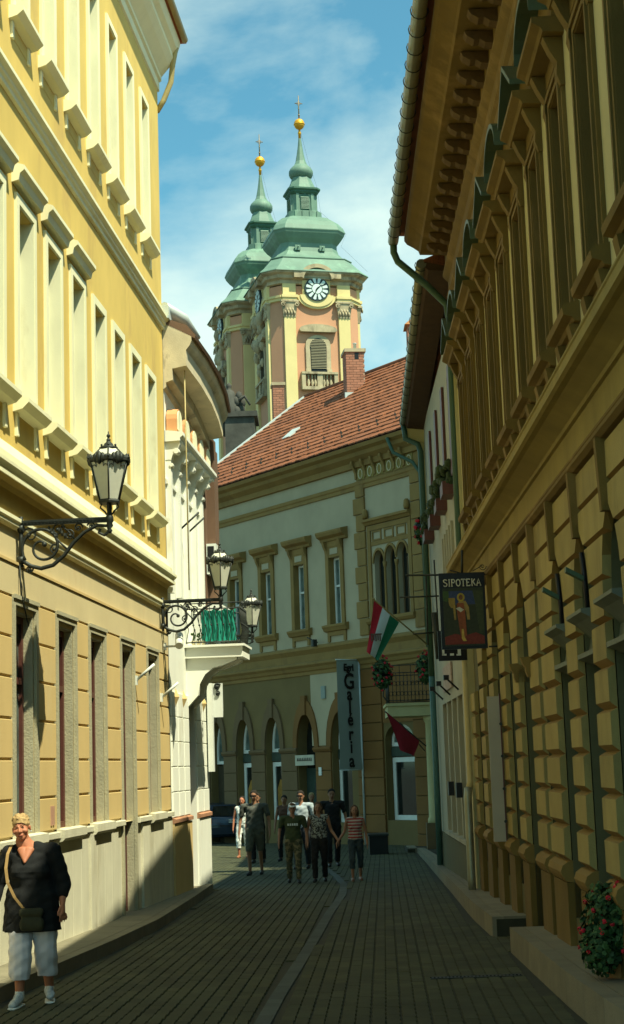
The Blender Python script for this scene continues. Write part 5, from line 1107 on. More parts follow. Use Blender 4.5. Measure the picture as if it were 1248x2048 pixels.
# ------------------------------------------------------------------ church towers
def tower(x, y, label, seen_z):
    f = IFrame(x, y, R_(14)); W = 3.55
    t = thing('church_tower', label, 'church tower', (x, y, gz(75)), group='twin baroque church towers')
    q = MB(f); q.chsq((0,0,0), [(W,-2),(W,39.0)], 0.22); q.build('shaft', M['pink'], t)
    # cornices
    q = MB(f); q.chsq((0,0,0), [(W+0.05,37.72),(W+0.14,37.76),(W+0.14,37.95),(W+0.22,38.0),(W+0.22,38.18),(W+0.06,38.22)], 0.22); q.build('capital_band', M['tower_cream'], t)
    q = MB(f); q.chsq((0,0,0), [(W+0.02,39.1),(W+0.16,39.16),(W+0.18,39.42),(W+0.42,39.52),(W+0.48,39.76),(W+0.72,39.9),(W+0.76,40.06),(W+0.3,40.2)], 0.22); q.build('main_cornice', M['tower_stone'], t)
    dirs = [(0, 'front'), (math.pi/2*3, 'left'), (math.pi/2, 'right')]
    for rot, _ in dirs:
        g = IFrame(x, y, R_(14)+rot)          # in g, the face lies at o = -W
        for s in (-2.2, 2.2):
            q = MB(g); q.box(s-0.46, s+0.46, -W-0.20, -W+0.05, 20, 36.52); q.build('pilaster', M['tower_cream'], t)
            q = MB(g); q.add([(s-0.48,-W-0.22,36.52),(s+0.48,-W-0.22,36.52),(s+0.62,-W-0.34,37.62),(s-0.62,-W-0.34,37.62),(s-0.48,-W+0.02,36.52),(s+0.48,-W+0.02,36.52),(s+0.62,-W+0.02,37.62),(s-0.62,-W+0.02,37.62)], [(0,1,2,3),(0,3,7,4),(1,2,6,5),(0,1,5,4),(2,3,7,6)])
            q.box(s-0.72, s+0.72, -W-0.40, -W, 37.62, 37.76); q.box(s-0.5, s+0.5, -W-0.24, -W, 36.44, 36.55)
            for e in (-0.56, 0.56):
                q.tube([(s+e+0.20*math.cos(k*0.8)*(1-k/16), -W-0.40, 37.38+0.20*math.sin(k*0.8)*(1-k/16)) for k in range(12)], 0.055, 5)
            for k in range(7): q.sphere((s-0.36+0.12*k, -W-0.30, 36.75+0.22*(k % 2)), 0.13, 6, 4, (0.7, 0.8, 1.5))
            q.build('capital', M['tower_stone'], t)
            q = MB(g); q.box(s-0.52, s+0.52, -W-0.26, -W+0.05, 38.2, 39.12); q.box(s-0.58, s+0.58, -W-0.34, -W, 37.78, 37.98); q.box(s-0.64, s+0.64, -W-0.42, -W, 37.98, 38.2); q.build('pilaster_block', M['tower_cream'], t)
        # sunk panels between pilasters, window with louvres
        P = [(-1.0, 32.0), (1.0, 32.0)]+[(1.0*math.cos(math.pi*k/10), 34.3+0.75*math.sin(math.pi*k/10)) for k in range(11)]
        Qi = [(0.62*(1 if p[0] > 0 else -1) if abs(p[0]) > 0.99 and p[1] < 33 else p[0]*0.66, p[1] if p[1] < 33 else 34.1+(p[1]-34.3)*0.9) for p in P]
        q = MB(g); q.poly(P, -W-0.16, -W); sw = q.build('window_surround', M['tower_stone'], t)
        q = MB(g); q.poly([(x0*1.0, z0+0.02) for x0, z0 in Qi], -W-0.175, -W-0.16); op = q.build('opening', M['black'], sw)
        for k in range(19):
            z = 32.35+0.125*k; hw = 0.60 if z < 34.1 else 0.66*math.sqrt(max(0.05, 1-((z-34.1)/0.70)**2))
            q = MB(g); q.prism([(-W-0.18,z+0.07),(-W-0.24,z),(-W-0.225,z-0.015),(-W-0.165,z+0.055)], -hw, hw); q.build('louvre_slat', mat('grey_louvre', (0.22,0.20,0.13), 0.1, 3), t)
        for s in (-0.85, 0.85):
            q = MB(g); q.box(s-0.20, s+0.20, -W-0.24, -W, 32.0, 32.3); q.build('surround_block', M['tower_stone'], sw)
        hood = [(-1.5,35.35),(-1.35,35.25),(1.35,35.25),(1.5,35.35)]+[(1.5*math.cos(math.pi*k/12), 35.45+0.42*math.sin(math.pi*k/12)) for k in range(13)]
        q = MB(g); q.poly(hood, -W-0.42, -W); q.build('window_hood', M['tower_stone'], t)
        q = MB(g); q.box(-1.45, 1.45, -W-0.5, -W, 31.85, 32.02); q.box(-1.45, 1.45, -W-0.5, -W, 30.6, 30.85); q.box(-1.45, -1.15, -W-0.45, -W, 30.85, 31.85); q.box(1.15, 1.45, -W-0.45, -W, 30.85, 31.85); q.box(-0.22, 0.22, -W-0.42, -W, 30.85, 31.85); q.build('balustrade', M['tower_stone'], t)
        for s in (-0.9, -0.6, -0.35, 0.35, 0.6, 0.9):
            q = MB(g); q.lathe((s, -W-0.25, 30.85), [(0.10,0),(0.06,0.1),(0.14,0.35),(0.06,0.6),(0.05,0.75),(0.10,1.0)], 8); q.build('baluster', M['tower_stone'], t)
        # curved gable over the clock
        A0 = [(1.38*math.cos(math.pi*k/14), 39.55+1.10*math.sin(math.pi*k/14)) for k in range(15)]; A1 = [(1.12*math.cos(math.pi*k/14), 39.42+0.92*math.sin(math.pi*k/14)) for k in range(15)]
        q = MB(g)
        for k in range(14): q.poly([A0[k], A0[k+1], A1[k+1], A1[k]], -W-0.80, -W+0.4)
        q.box(-1.9, -1.3, -W-0.78, -W, 39.5, 40.05); q.box(1.3, 1.9, -W-0.78, -W, 39.5, 40.05); q.build('gable_moulding', M['tower_stone'], t)
        q = MB(g); q.poly(A1+[(-1.12,38.2),(1.12,38.2)], -W-0.22, -W); q.build('clock_wall', M['tower_cream'], t)
        q = MB(g); q.poly([(1.42*math.cos(math.pi*k/14), 39.60+1.14*math.sin(math.pi*k/14)) for k in range(15)], -W-0.45, -W+1.5); q.build('gable_roof', M['copper'], t)
        q = MB(g); q.poly([(1.55*math.cos(-math.pi*k/14), 38.2+1.05*math.sin(-math.pi*k/14)) for k in range(15)], -W-0.24, -W); q.build('clock_apron', M['tower_cream'], t)
        q = MB(g); q.poly([(1.35*math.cos(-math.pi*k/14), 38.25+0.95*math.sin(-math.pi*k/14)) for k in range(15)], -W-0.32, -W); q.build('apron_moulding', M['tower_cream'], t)
        # clock
        cz = 38.72; r = 0.98
        q = MB(g); q.poly([(r*math.cos(k*math.pi/14), cz+r*math.sin(k*math.pi/14)) for k in range(28)], -W-0.40, -W-0.2); ck = q.build('clock', mat('clock_black', (0.02,0.04,0.045), 0.1, 3, rough=0.5, bump=0), t)
        cw = mat('clock_white', (0.62,0.74,0.70), 0.05, 5, rough=0.5, bump=0)
        q = MB(g); q.poly([(0.40*math.cos(k*math.pi/10), cz+0.40*math.sin(k*math.pi/10)) for k in range(20)], -W-0.43, -W-0.40); q.build('dial_centre', cw, ck)
        for k in range(12):
            a_ = math.pi/6*(k+0.5); q = MB(g); d1, d2 = 0.17, 0.15
            q.poly([(0.46*math.cos(a_-d1), cz+0.46*math.sin(a_-d1)), (0.86*math.cos(a_-d2), cz+0.86*math.sin(a_-d2)), (0.90*math.cos(a_), cz+0.90*math.sin(a_)), (0.86*math.cos(a_+d2), cz+0.86*math.sin(a_+d2)), (0.46*math.cos(a_+d1), cz+0.46*math.sin(a_+d1))], -W-0.43, -W-0.40); q.build('dial_segment', cw, ck)
        for ang, ln, wd in ((math.radians(42), 0.62, 0.06), (math.radians(245), 0.85, 0.045)):
            q = MB(g); ca, sa = math.cos(ang), math.sin(ang)
            q.poly([(-sa*wd, cz+ca*wd), (ca*ln, cz+sa*ln), (sa*wd, cz-ca*wd), (-ca*0.2, cz-sa*0.2)], -W-0.47, -W-0.44); q.build('clock_hand', M['black'], ck)
    # copper roof tiers
    k = 1/1.10
    q = MB(f); q.chsq((0,0,0), [(W+0.86,40.02),(W+0.84,40.10),(W+0.50,40.42),(W+0.10,40.9),(3.25,41.42),(3.32,41.44),(3.32,41.50)], 0.24); q.build('roof_skirt', M['copper'], t)
    q = MB(f); q.chsq((0,0,0), [(3.20,41.50),(2.75,41.85),(2.42,42.3),(2.32,42.7),(2.32,43.05)], 0.24); q.build('roof_flare', M['copper'], t)
    q = MB(f); q.chsq((0,0,0), [(2.32,43.0),(2.40,43.10),(2.60,43.32),(2.86,43.72),(2.92,43.92),(2.96,43.95),(2.96,44.02),(2.82,44.40),(2.50,44.85),(2.05,45.25),(1.55,45.5)], 0.26); q.build('onion_dome', M['copper'], t)
    for s in (-1.1, 0.9):
        q = MB(f); q.box(s-0.22, s+0.22, -2.62, -2.45, 42.3, 42.72); q.tube([(s, -2.64, 42.5), (s, -2.75, 42.6)], 0.06, 5); q.build('roof_hatch', M['copper'], t)
    q = MB(f); q.chsq((0,0,0), [(1.38,45.45),(1.36,46.05),(1.26,46.08),(1.22,46.12)], 0.28)
    for s in (-0.9,-0.3,0.3,0.9): q.box(s-0.05, s+0.05, -1.44, -1.3, 45.5, 46.05)
    q.build('lantern_base', M['copper'], t)
    q = MB(f); q.chsq((0,0,0), [(1.02,46.1),(0.98,47.75),(1.04,47.8)], 0.28); q.build('lantern', M['copper'], t)
    for rot in (0, math.pi/2*3, math.pi/2):
        g = IFrame(x, y, R_(14)+rot)
        P = [(-0.38,46.25),(0.38,46.25)]+[(0.38*math.cos(math.pi*k_/8), 47.3+0.30*math.sin(math.pi*k_/8)) for k_ in range(9)]
        q = MB(g); q.poly(P, -1.06, -0.98); q.build('lantern_opening', M['copper_dark'], t)
        q = MB(g)
        for k_ in range(10): q.prism([(-1.07,46.38+0.105*k_),(-1.12,46.33+0.105*k_),(-1.06,46.33+0.105*k_)], -0.33, 0.33)
        q.build('lantern_louvres', mat('pale_copper_louvre', (0.30,0.40,0.32), 0.1, 4), t)['kind'] = 'stuff'
        for s in (-0.62, 0.62):
            q = MB(g); q.box(s-0.11, s+0.11, -1.10, -0.98, 46.1, 47.6); q.build('lantern_pilaster', M['copper'], t)
    q = MB(f); q.chsq((0,0,0), [(1.06,47.6),(1.20,47.75),(1.20,47.85),(1.34,47.95),(1.34,48.08),(1.14,48.12)], 0.28); q.build('lantern_cornice', M['copper_dark'], t)
    q = MB(f); q.lathe((0,0,0), [(1.25,48.05),(1.08,48.5),(0.90,48.9),(0.80,49.2),(0.72,49.28)], 8, False, rot=math.pi/8); q.build('upper_bell', M['copper'], t)
    q = MB(f); q.lathe((0,0,0), [(0.72,49.2),(0.90,49.35),(1.0,49.6),(1.0,49.8),(0.88,50.05),(0.66,50.28),(0.60,50.34)], 16); q.build('upper_bulb', M['copper'], t)
    q = MB(f); q.lathe((0,0,0), [(0.60,50.3),(0.42,50.7),(0.30,51.3),(0.19,52.0),(0.10,52.8)], 8, False, rot=math.pi/8); q.build('spire', M['copper'], t)
    q = MB(f); q.lathe((0,0,0), [(0.11,52.7),(0.12,53.1),(0.16,53.15),(0.10,53.3),(0.08,53.5)], 10); q.build('gilded_neck', M['gold'], t)
    q = MB(f); q.sphere((0,0,53.95), 0.44, 16, 10, (1,1,1.05)); q.lathe((0,0,53.88), [(0.45,0),(0.47,0.05),(0.45,0.1)], 16); q.build('gilded_ball', M['gold'], t)
    q = MB(f); q.tube([(0,0,54.3),(0,0,56.45)], [0.06,0.03], 6); q.tube([(-0.32,0,55.75),(0.32,0,55.75)], 0.04, 5); q.sphere((0,0,54.75),0.09,6,4); q.sphere((0,0,55.3),0.07,6,4)
    q.tube([(0.16*math.cos(k_*math.pi/4),0,55.75+0.16*math.sin(k_*math.pi/4)) for k_ in range(9)], 0.025, 4, caps=False); q.build('cross', mat('weathered_cross', (0.25,0.20,0.12), 0.2, 5, metal=0.5, rough=0.5), t)
    q = MB(f); q.tube([(0.06,-0.02,53.4),(0.5,-0.6,50.6),(1.05,-1.1,48.1),(1.2,-1.3,46.0),(3.0,-2.3,43.9),(2.5,-2.4,42.8),(4.2,-3.9,40.3)], 0.007, 4); q.build('lightning_wire', M['iron'], t)
    return t
TW = [None, None]
TW[0] = tower(0.03, 125.0, 'nearer church tower with its whole clock face in view, right one of the two', 30)
TW[1] = tower(-3.51, 132.9, 'farther church tower partly hidden behind the nearer tower, left one', 30)
nv = thing('stone_statue', 'dark weathered stone statue on a pedestal, below the left church tower', 'statue', (-7, 124, gz(75)))
p = PT(480, 850, 118); f = IFrame(p.x, p.y)
q = MB(f); q.box(-1.1, 1.1, -0.6, 3, p.z-8, p.z+0.5); q.box(-1.35, 1.35, -0.8, 3, p.z+0.5, p.z+0.9); q.build('pedestal', M['statue'], nv)
p = PT(466, 790, 120); f = IFrame(p.x, p.y)
q = MB(f)
random.seed(11)
q.lathe((-0.3,0,p.z-3.0), [(0.9,0),(0.75,0.8),(0.8,1.4),(0.62,2.2),(0.55,2.9),(0.36,3.3),(0.16,3.42),(0.2,3.6),(0.22,3.75),(0.05,3.95)], 10)
for i in range(26): q.sphere((-0.3+random.uniform(-0.7,0.9), random.uniform(-0.5,0.3), p.z-3+random.uniform(0,2.9)), random.uniform(0.2,0.42), 7, 5, (1,1,1.4))
q.tube([(0.2,-0.2,p.z-0.6),(0.9,-0.3,p.z-0.2),(1.3,-0.3,p.z-0.9)], [0.18,0.13,0.09], 6); q.build('statue', M['statue'], nv)
g = IFrame(-3.51, 132.9, R_(14)+math.pi/2*3)
random.seed(5)
for f_, lb in ((IFrame(-3.51,132.9,R_(14)+math.pi/2*3), 'a'), (IFrame(0.03,125.0,R_(14)+math.pi/2*3), 'b')):
    q = MB(f_)
    for i in range(26): q.sphere((random.uniform(-1.4,1.4), -3.7+random.uniform(-0.35,0.1), random.uniform(33,38.5)), random.uniform(0.16,0.42), 6, 4, (1,1,1.5))
    q.build('carved_ornament', M['tower_stone'], TW[0] if lb == 'b' else TW[1])
random.seed(3)
# ------------------------------------------------------------------ people
def cone_prim(bm, p0, p1, r0, r1, n=10):
    p0, p1 = Vector(p0), Vector(p1); pts = []
    for p, r in ((p0, r0), (p1, r1)):
        if isinstance(r, (int, float)): r = (r, r, r)
        for i in range(1, 6):
            for k in range(n):
                a = math.pi*i/6; t = 2*math.pi*k/n; pts.append(p+Vector((r[0]*math.sin(a)*math.cos(t), r[1]*math.sin(a)*math.sin(t), r[2]*math.cos(a))))
        pts += [p+Vector((0,0,r[2])), p-Vector((0,0,r[2]))]
    vs = [bm.verts.new(v) for v in pts]
    g = bmesh.ops.convex_hull(bm, input=vs)
    junk = [e for e in g['geom_interior'] if isinstance(e, bmesh.types.BMVert)]
    if junk: bmesh.ops.delete(bm, geom=junk, context='VERTS')
def organic(name, prims, mt, parent, origin, yaw=0.0, vox=0.02, sm=4, cuts=(), disp=0.0, label=None):
    """prims: (p0, p1, r0, r1) rounded cones in metres; merged into one continuous skin"""
    me = bpy.data.meshes.new(name); parts = []
    V, Fs = [], []
    for pr in prims:
        bm = bmesh.new(); cone_prim(bm, *pr); bm.verts.ensure_lookup_table()
        for i, v in enumerate(bm.verts): v.index = i
        b = len(V); V += [v.co.copy() for v in bm.verts]; Fs += [tuple(b+v.index for v in f.verts) for f in bm.faces]; bm.free()
    me.from_pydata(V, [], Fs); bm = bmesh.new(); bm.from_mesh(me); bmesh.ops.recalc_face_normals(bm, faces=bm.faces); bm.to_mesh(me); bm.free()
    o = bpy.data.objects.new('tmp', me); C.objects.link(o)
    r = o.modifiers.new('r', 'REMESH'); r.mode = 'VOXEL'; r.voxel_size = vox
    s = o.modifiers.new('s', 'SMOOTH'); s.iterations = sm; s.factor = 0.5
    dg = bpy.context.evaluated_depsgraph_get(); m2 = bpy.data.meshes.new_from_object(o.evaluated_get(dg)); bpy.data.objects.remove(o); bpy.data.meshes.remove(me)
    if cuts or disp:
        bm = bmesh.new(); bm.from_mesh(m2)
        for co, no in cuts:
            bmesh.ops.bisect_plane(bm, geom=bm.verts[:]+bm.edges[:]+bm.faces[:], plane_co=co, plane_no=no, clear_outer=True)
        if disp:
            for v in bm.verts:
                v.co += v.normal*disp*(math.sin(v.co.z*38+v.co.x*23)*0.5+math.sin(v.co.z*61-v.co.x*47+v.co.y*30)*0.5)
        bm.to_mesh(m2); bm.free()
    m2.polygons.foreach_set('use_smooth', [True]*len(m2.polygons)); m2.name = name
    m2.materials.clear()
    for q in (mt if isinstance(mt, (list, tuple)) else [mt]): m2.materials.append(q)
    m2.transform(Matrix.Rotation(yaw, 4, 'Z'))
    ob = bpy.data.objects.new(name, m2); ob.location = Vector(origin)-(wloc(parent) if parent else Vector()); link(ob, parent)
    if label: ob['label'] = label
    return ob
SK = mat('skin', (0.30,0.15,0.085), 0.08, 12, rough=0.55, bump=0.05); SKR = mat('sunburnt_skin', (0.44,0.17,0.09), 0.10, 18, rough=0.55, bump=0.05)
def person(label, X, Y, Hh, top, legs, hair, sleeve='short', leglen='long', step=0.14, yaw=0.0, female=False, skin=None, arms=((0.28,0.0,0.0),(-0.28,0.0,0.0)), cap=None, shoe=(0.02,0.02,0.02), shades=False, longhair=False, wide=1.0, stripes=None, phase=1):
    skin = skin or SK; s = Hh/1.75; yaw = yaw or random.uniform(-0.28, 0.28); z0 = gz(Y); root = thing('person', label, 'person', (X, Y, z0)); O = (X, Y, z0)
    m = lambda *p: tuple(v*s for v in p)
    shw = (0.185 if female else 0.215)*wide; hw = (0.10)*wide
    ft = [(-0.10, -step*phase, 0.06), (0.10, step*phase, 0.06)]; kn = [(-0.105, -step*0.9*phase-0.03, 0.50), (0.105, step*0.4*phase-0.04, 0.50)]; hp = [(-0.09, 0, 0.92), (0.09, 0, 0.92)]
    el = []; ha = []
    for (dx, dy, up_), sd in zip(arms, (1, -1)):
        e = (sd*(shw+0.07), 0.02-0.5*dy, 1.14+0.3*up_); h = (sd*abs(dx) if abs(dx) > 0.4 else sd*(shw+0.09), -0.06+dy, 0.86+up_); el.append(e); ha.append(h)
    body = [(m(0,0,0.98), m(0,0,1.20), (0.155*wide*s,0.105*s,0.12*s), (0.14*wide*s,0.10*s,0.12*s)), (m(0,0,1.2), m(0,0,1.38), (0.14*wide*s,0.10*s,0.1*s), (0.17*s,0.10*s,0.08*s)),
            (m(0,0,1.42), m(0,-0.01,1.54), 0.06*s, 0.053*s), (m(-shw*0.7,0,1.43), m(shw*0.7,0,1.43), 0.06*s, 0.06*s),
            (m(0,-0.01,1.62), m(0,-0.015,1.665), (0.073*s,0.088*s,0.085*s), (0.075*s,0.092*s,0.085*s)), (m(0,-0.05,1.57), m(0,-0.045,1.60), (0.045*s,0.05*s,0.035*s), (0.055*s,0.055*s,0.04*s)),
            (m(0,-0.10,1.625), m(0,-0.115,1.605), 0.012*s, 0.016*s), (m(-0.078,0,1.625), m(-0.078,0,1.645), 0.014*s, 0.014*s), (m(0.078,0,1.625), m(0.078,0,1.645), 0.014*s, 0.014*s)]
    for i, sd in enumerate((1, -1)):
        body += [(m(sd*shw,0,1.425), m(*el[i]), 0.050*s, 0.038*s), (m(*el[i]), m(*ha[i]), 0.038*s, 0.026*s)]
        hx, hy, hz = ha[i]
        body += [(m(hx,hy,hz-0.02), m(hx,hy-0.01,hz-0.07), (0.018*s,0.034*s,0.03*s), (0.015*s,0.036*s,0.03*s))]
        for j in range(4): body.append((m(hx,hy-0.03+0.02*j,hz-0.09), m(hx-sd*0.012,hy-0.035+0.02*j,hz-0.15+0.008*abs(j-1.5)), 0.009*s, 0.007*s))
        body.append((m(hx,hy-0.035,hz-0.04), m(hx-sd*0.01,hy-0.06,hz-0.09), 0.010*s, 0.008*s))
    for i in (0, 1): body += [(m(*hp[i]), m(*kn[i]), 0.082*s*wide, 0.055*s), (m(*kn[i]), m(ft[i][0],ft[i][1]+0.02,0.10), 0.052*s, 0.036*s), (m(ft[i][0],ft[i][1],0.045), m(ft[i][0]*1.15,ft[i][1]-0.13,0.03), 0.036*s, 0.032*s)]
    organic('body', body, skin, root, O, yaw, 0.013, 3)
    # clothes
    t = [(m(0,0,0.98 if not female else 1.0), m(0,0,1.2), (0.180*wide*s,0.128*s,0.12*s), (0.16*wide*s,0.125*s,0.12*s)), (m(0,-0.005,1.2), m(0,-0.01,1.37), (0.165*wide*s,0.125*s,0.1*s), (0.185*s,0.118*s,0.075*s)), (m(-shw*0.85,0,1.43), m(shw*0.85,0,1.43), 0.068*s, 0.068*s)]
    if female: t += [(m(-0.07,-0.07,1.27), m(0.07,-0.07,1.27), 0.07*s, 0.07*s)]
    if sleeve != 'none':
        k = {'short': 0.6, 'long': 1.0}[sleeve]
        for i, sd in enumerate((1, -1)):
            a = Vector((sd*shw,0,1.425)); b = Vector(el[i]); c_ = a.lerp(b, k); t.append((m(*a), m(*c_), 0.070*s, 0.060*s))
    tp = organic('top', t, top, root, O, yaw, 0.016, 3, cuts=[(Vector(m(0,0,0.90)), Vector((0,0,-1)))], disp=0.006*s)
    lg = [(m(0,0,0.96), m(0,0,1.0), (0.165*wide*s,0.125*s,0.08*s), (0.15*wide*s,0.115*s,0.06*s))]
    zc = {'long': 0.10, 'short': 0.50, 'calf': 0.30}[leglen]
    for i in (0, 1):
        lg.append((m(*hp[i]), m(*kn[i]), 0.108*s*wide, 0.078*s))
        if leglen != 'short': lg.append((m(*kn[i]), m(ft[i][0],ft[i][1]+0.02,0.12), 0.078*s, 0.066*s))
    organic('trousers' if leglen == 'long' else ('shorts' if leglen == 'short' else 'cropped_trousers'), lg, legs, root, O, yaw, 0.018, 3, cuts=[(Vector(m(0,0,zc)), Vector((0,0,-1))), (Vector(m(0,0,1.04)), Vector((0,0,1)))], disp=0.006*s)
    sm_ = mat('shoe_%02d' % int(shoe[0]*100), shoe, 0.1, 5, rough=0.5)
    for i in (0, 1): organic('shoe', [(m(ft[i][0],ft[i][1]+0.03,0.05), m(ft[i][0]*1.15,ft[i][1]-0.14,0.035), 0.048*s, 0.040*s)], sm_, root, O, yaw, 0.012, 2, cuts=[(Vector((0,0,0.004)), Vector((0,0,-1)))])
    hr = [(m(0,0.0,1.675), m(0,0.0,1.695), (0.090*s,0.104*s,0.088*s), (0.086*s,0.098*s,0.082*s))]
    HC = [] if longhair else [(Vector(m(0,-0.05,1.685)), Vector((0,-0.62,-0.78)))]
    if longhair: hr = [(m(0,0.025,1.68), m(0,0.02,1.70), (0.092*s,0.098*s,0.088*s), (0.088*s,0.094*s,0.082*s))]
    if longhair: hr += [(m(sd*0.075,0.02,1.66), m(sd*0.085,0.02,1.50), 0.032*s, 0.028*s) for sd in (-1, 1)]+[(m(0,0.06,1.64), m(0,0.07,1.48), (0.08*s,0.04*s,0.05*s), (0.075*s,0.035*s,0.03*s))]
    organic('hair', hr, hair, root, O, yaw, 0.010, 1, cuts=HC, disp=0.004)
    f = IFrame(X, Y, yaw)
    for sd in (-1, 1):
        q = MB(f); q.sphere((sd*0.030*s, -0.098*s, z0+1.645*s), 0.010*s, 6, 4); q.build('eye', M['black'], root)
    q = MB(f); q.box(-0.022*s, 0.022*s, -0.106*s, -0.09*s, z0+1.578*s, z0+1.584*s); q.build('mouth', mat('lips', (0.30,0.09,0.07), 0.05, 5), root)
    if shades:
        q = MB(f); q.box(-0.068*s, -0.008*s, -0.120*s, -0.10*s, z0+1.628*s, z0+1.662*s); q.box(0.008*s, 0.068*s, -0.120*s, -0.10*s, z0+1.628*s, z0+1.662*s); q.box(-0.075*s, 0.075*s, -0.112*s, -0.10*s, z0+1.655*s, z0+1.664*s); q.build('sunglasses', M['black'], root)
    if cap:
        organic('cap', [(m(0,0.0,1.70), m(0,0.01,1.73), (0.092*s,0.102*s,0.05*s), (0.07*s,0.08*s,0.035*s)), (m(-0.03,-0.11,1.685), m(0.03,-0.11,1.685), (0.04*s,0.06*s,0.009*s), (0.04*s,0.06*s,0.009*s))], cap, root, O, yaw, 0.010, 2, cuts=[(Vector(m(0,0,1.678)), Vector((0,0,-1)))])
    return root, f, s, z0
def cloth_pattern(name, c1, c2, scale, thr=0.5, wave=False):
    mt = mat(name, c1, 0.05, 5, bump=0); t = mt.node_tree; b = t.nodes['Principled BSDF']
    g = t.nodes.new('ShaderNodeTexCoord')
    if wave:
        sp_ = t.nodes.new('ShaderNodeSeparateXYZ'); t.links.new(g.outputs['Object'], sp_.inputs[0]); mt_ = t.nodes.new('ShaderNodeMath'); mt_.operation = 'MULTIPLY'; mt_.inputs[1].default_value = scale; t.links.new(sp_.outputs['Z'], mt_.inputs[0])
        fr_ = t.nodes.new('ShaderNodeMath'); fr_.operation = 'FRACT'; t.links.new(mt_.outputs[0], fr_.inputs[0]); gt_ = t.nodes.new('ShaderNodeMath'); gt_.operation = 'GREATER_THAN'; gt_.inputs[1].default_value = thr; t.links.new(fr_.outputs[0], gt_.inputs[0]); fac = gt_.outputs[0]
    else:
        n = t.nodes.new('ShaderNodeTexNoise'); n.inputs['Scale'].default_value = scale; n.inputs['Detail'].default_value = 2; t.links.new(g.outputs['Object'], n.inputs['Vector'])
        gt_ = t.nodes.new('ShaderNodeMath'); gt_.operation = 'GREATER_THAN'; gt_.inputs[1].default_value = thr; t.links.new(n.outputs['Fac'], gt_.inputs[0]); fac = gt_.outputs[0]
    mx_ = t.nodes.new('ShaderNodeMix'); mx_.data_type = 'RGBA'; mx_.inputs['A'].default_value = (*c1, 1); mx_.inputs['B'].default_value = (*c2, 1); t.links.new(fac, mx_.inputs['Factor']); t.links.new(mx_.outputs['Result'], b.inputs['Base Color'])
    return mt
cm = lambda n, c: mat(n, c, 0.12, 14, rough=0.9, bump=0.2)
DK = cm('dark_hair', (0.02,0.015,0.01)); BR = cm('brown_hair', (0.09,0.05,0.025)); BL_ = cm('blond_hair', (0.28,0.20,0.09))
gx = lambda px, Y: (px-624)/FPX*Y*1.0-0.0+(-0.034*0)    # lateral place at eye height
def footx(px, py):
    d = cf*FPX+cr*(px-624)+cu*(1024-py); t = 1.75/(-d.z-0.015*d.y); return (d*t).x, (d*t).y
def at_feet(px, py): return footx(px, py)
x, y = at_feet(512, 1750); person('man in grey t-shirt, pale shorts and sunglasses at the left of the group', x, y, 1.80, cm('grey_tshirt', (0.085,0.09,0.075)), cm('khaki_shorts', (0.085,0.085,0.06)), DK, leglen='short', shades=True, wide=1.12, phase=1)
x, y = at_feet(589, 1766); r_, f, s, z0 = person('boy in white cap, green t-shirt and camouflage trousers, foremost of the group', x, y, 1.52, cm('olive_tshirt', (0.045,0.06,0.025)), cloth_pattern('camouflage', (0.05,0.055,0.03), (0.14,0.12,0.06), 14, 0.52), BR, cap=cm('white_cap', (0.65,0.65,0.6)), wide=1.1, phase=-1)
for k in range(5):
    q = MB(f); q.box(-0.12*s+0.05*s*k, -0.085*s+0.05*s*k, -0.145*s, -0.120*s, z0+1.27*s, z0+1.32*s); q.build('shirt_print', M['flash'], r_)
x, y = at_feet(641, 1764); person('woman in black and white patterned top and black trousers beside the boy', x, y, 1.52, cloth_pattern('patterned_top', (0.03,0.03,0.03), (0.26,0.28,0.25), 32, 0.5), cm('black_trousers', (0.012,0.012,0.012)), BR, female=True, sleeve='none', longhair=True, wide=1.08, arms=((0.45,-0.05,0.03),(-0.28,0,0)))
x, y = at_feet(714, 1762); person('girl in red and white striped top at the right of the group', x, y, 1.44, cloth_pattern('striped_top', (0.26,0.03,0.03), (0.36,0.32,0.28), 17, 0.5, True), cm('denim', (0.03,0.045,0.05)), BR, female=True, sleeve='none', leglen='calf', longhair=True, shoe=(0.22,0.12,0.08), arms=((0.28,0,0),(-0.46,-0.05,0.03)))
x, y = at_feet(668, 1733); person('man in plain black t-shirt and black trousers behind the patterned top', x, y, 1.78, cm('black_tshirt', (0.015,0.015,0.015)), cm('black_trousers', (0.012,0.012,0.012)), DK, wide=1.1)
x, y = at_feet(606, 1738); person('man in bright white t-shirt and sunglasses behind the boy', x+0.0, y, 1.76, cm('white_tshirt', (0.34,0.40,0.42)), cm('dark_jeans', (0.03,0.035,0.04)), DK, shades=True, wide=1.1)
x, y = at_feet(572, 1722); person('woman with dark curly hair in brown vest behind the white t-shirt', x, y, 1.66, cm('brown_vest', (0.10,0.05,0.03)), cm('black_trousers', (0.012,0.012,0.012)), DK, female=True, sleeve='none')
x, y = at_feet(627, 1716); person('blond woman in dark top, farthest of the group near the doorway', x, y, 1.70, cm('olive_top', (0.08,0.08,0.05)), cm('black_trousers', (0.012,0.012,0.012)), BL_, female=True)
x, y = at_feet(487, 1716); person('sunlit woman in white patterned dress walking in the bright patch near the dark car', x, y, 1.66, cloth_pattern('floral_white', (0.66,0.68,0.62), (0.30,0.36,0.30), 26, 0.62), cloth_pattern('floral_white2', (0.66,0.68,0.62), (0.30,0.36,0.30), 26, 0.62), DK, female=True, sleeve='none', leglen='calf', longhair=True, shoe=(0.30,0.12,0.06), skin=SKR)
x, y = at_feet(518, 1735); person('dark haired man mostly hidden behind the man in grey t-shirt', x-0.1, y+2.5, 1.74, cm('black_tshirt', (0.015,0.015,0.015)), cm('black_trousers', (0.012,0.012,0.012)), DK)
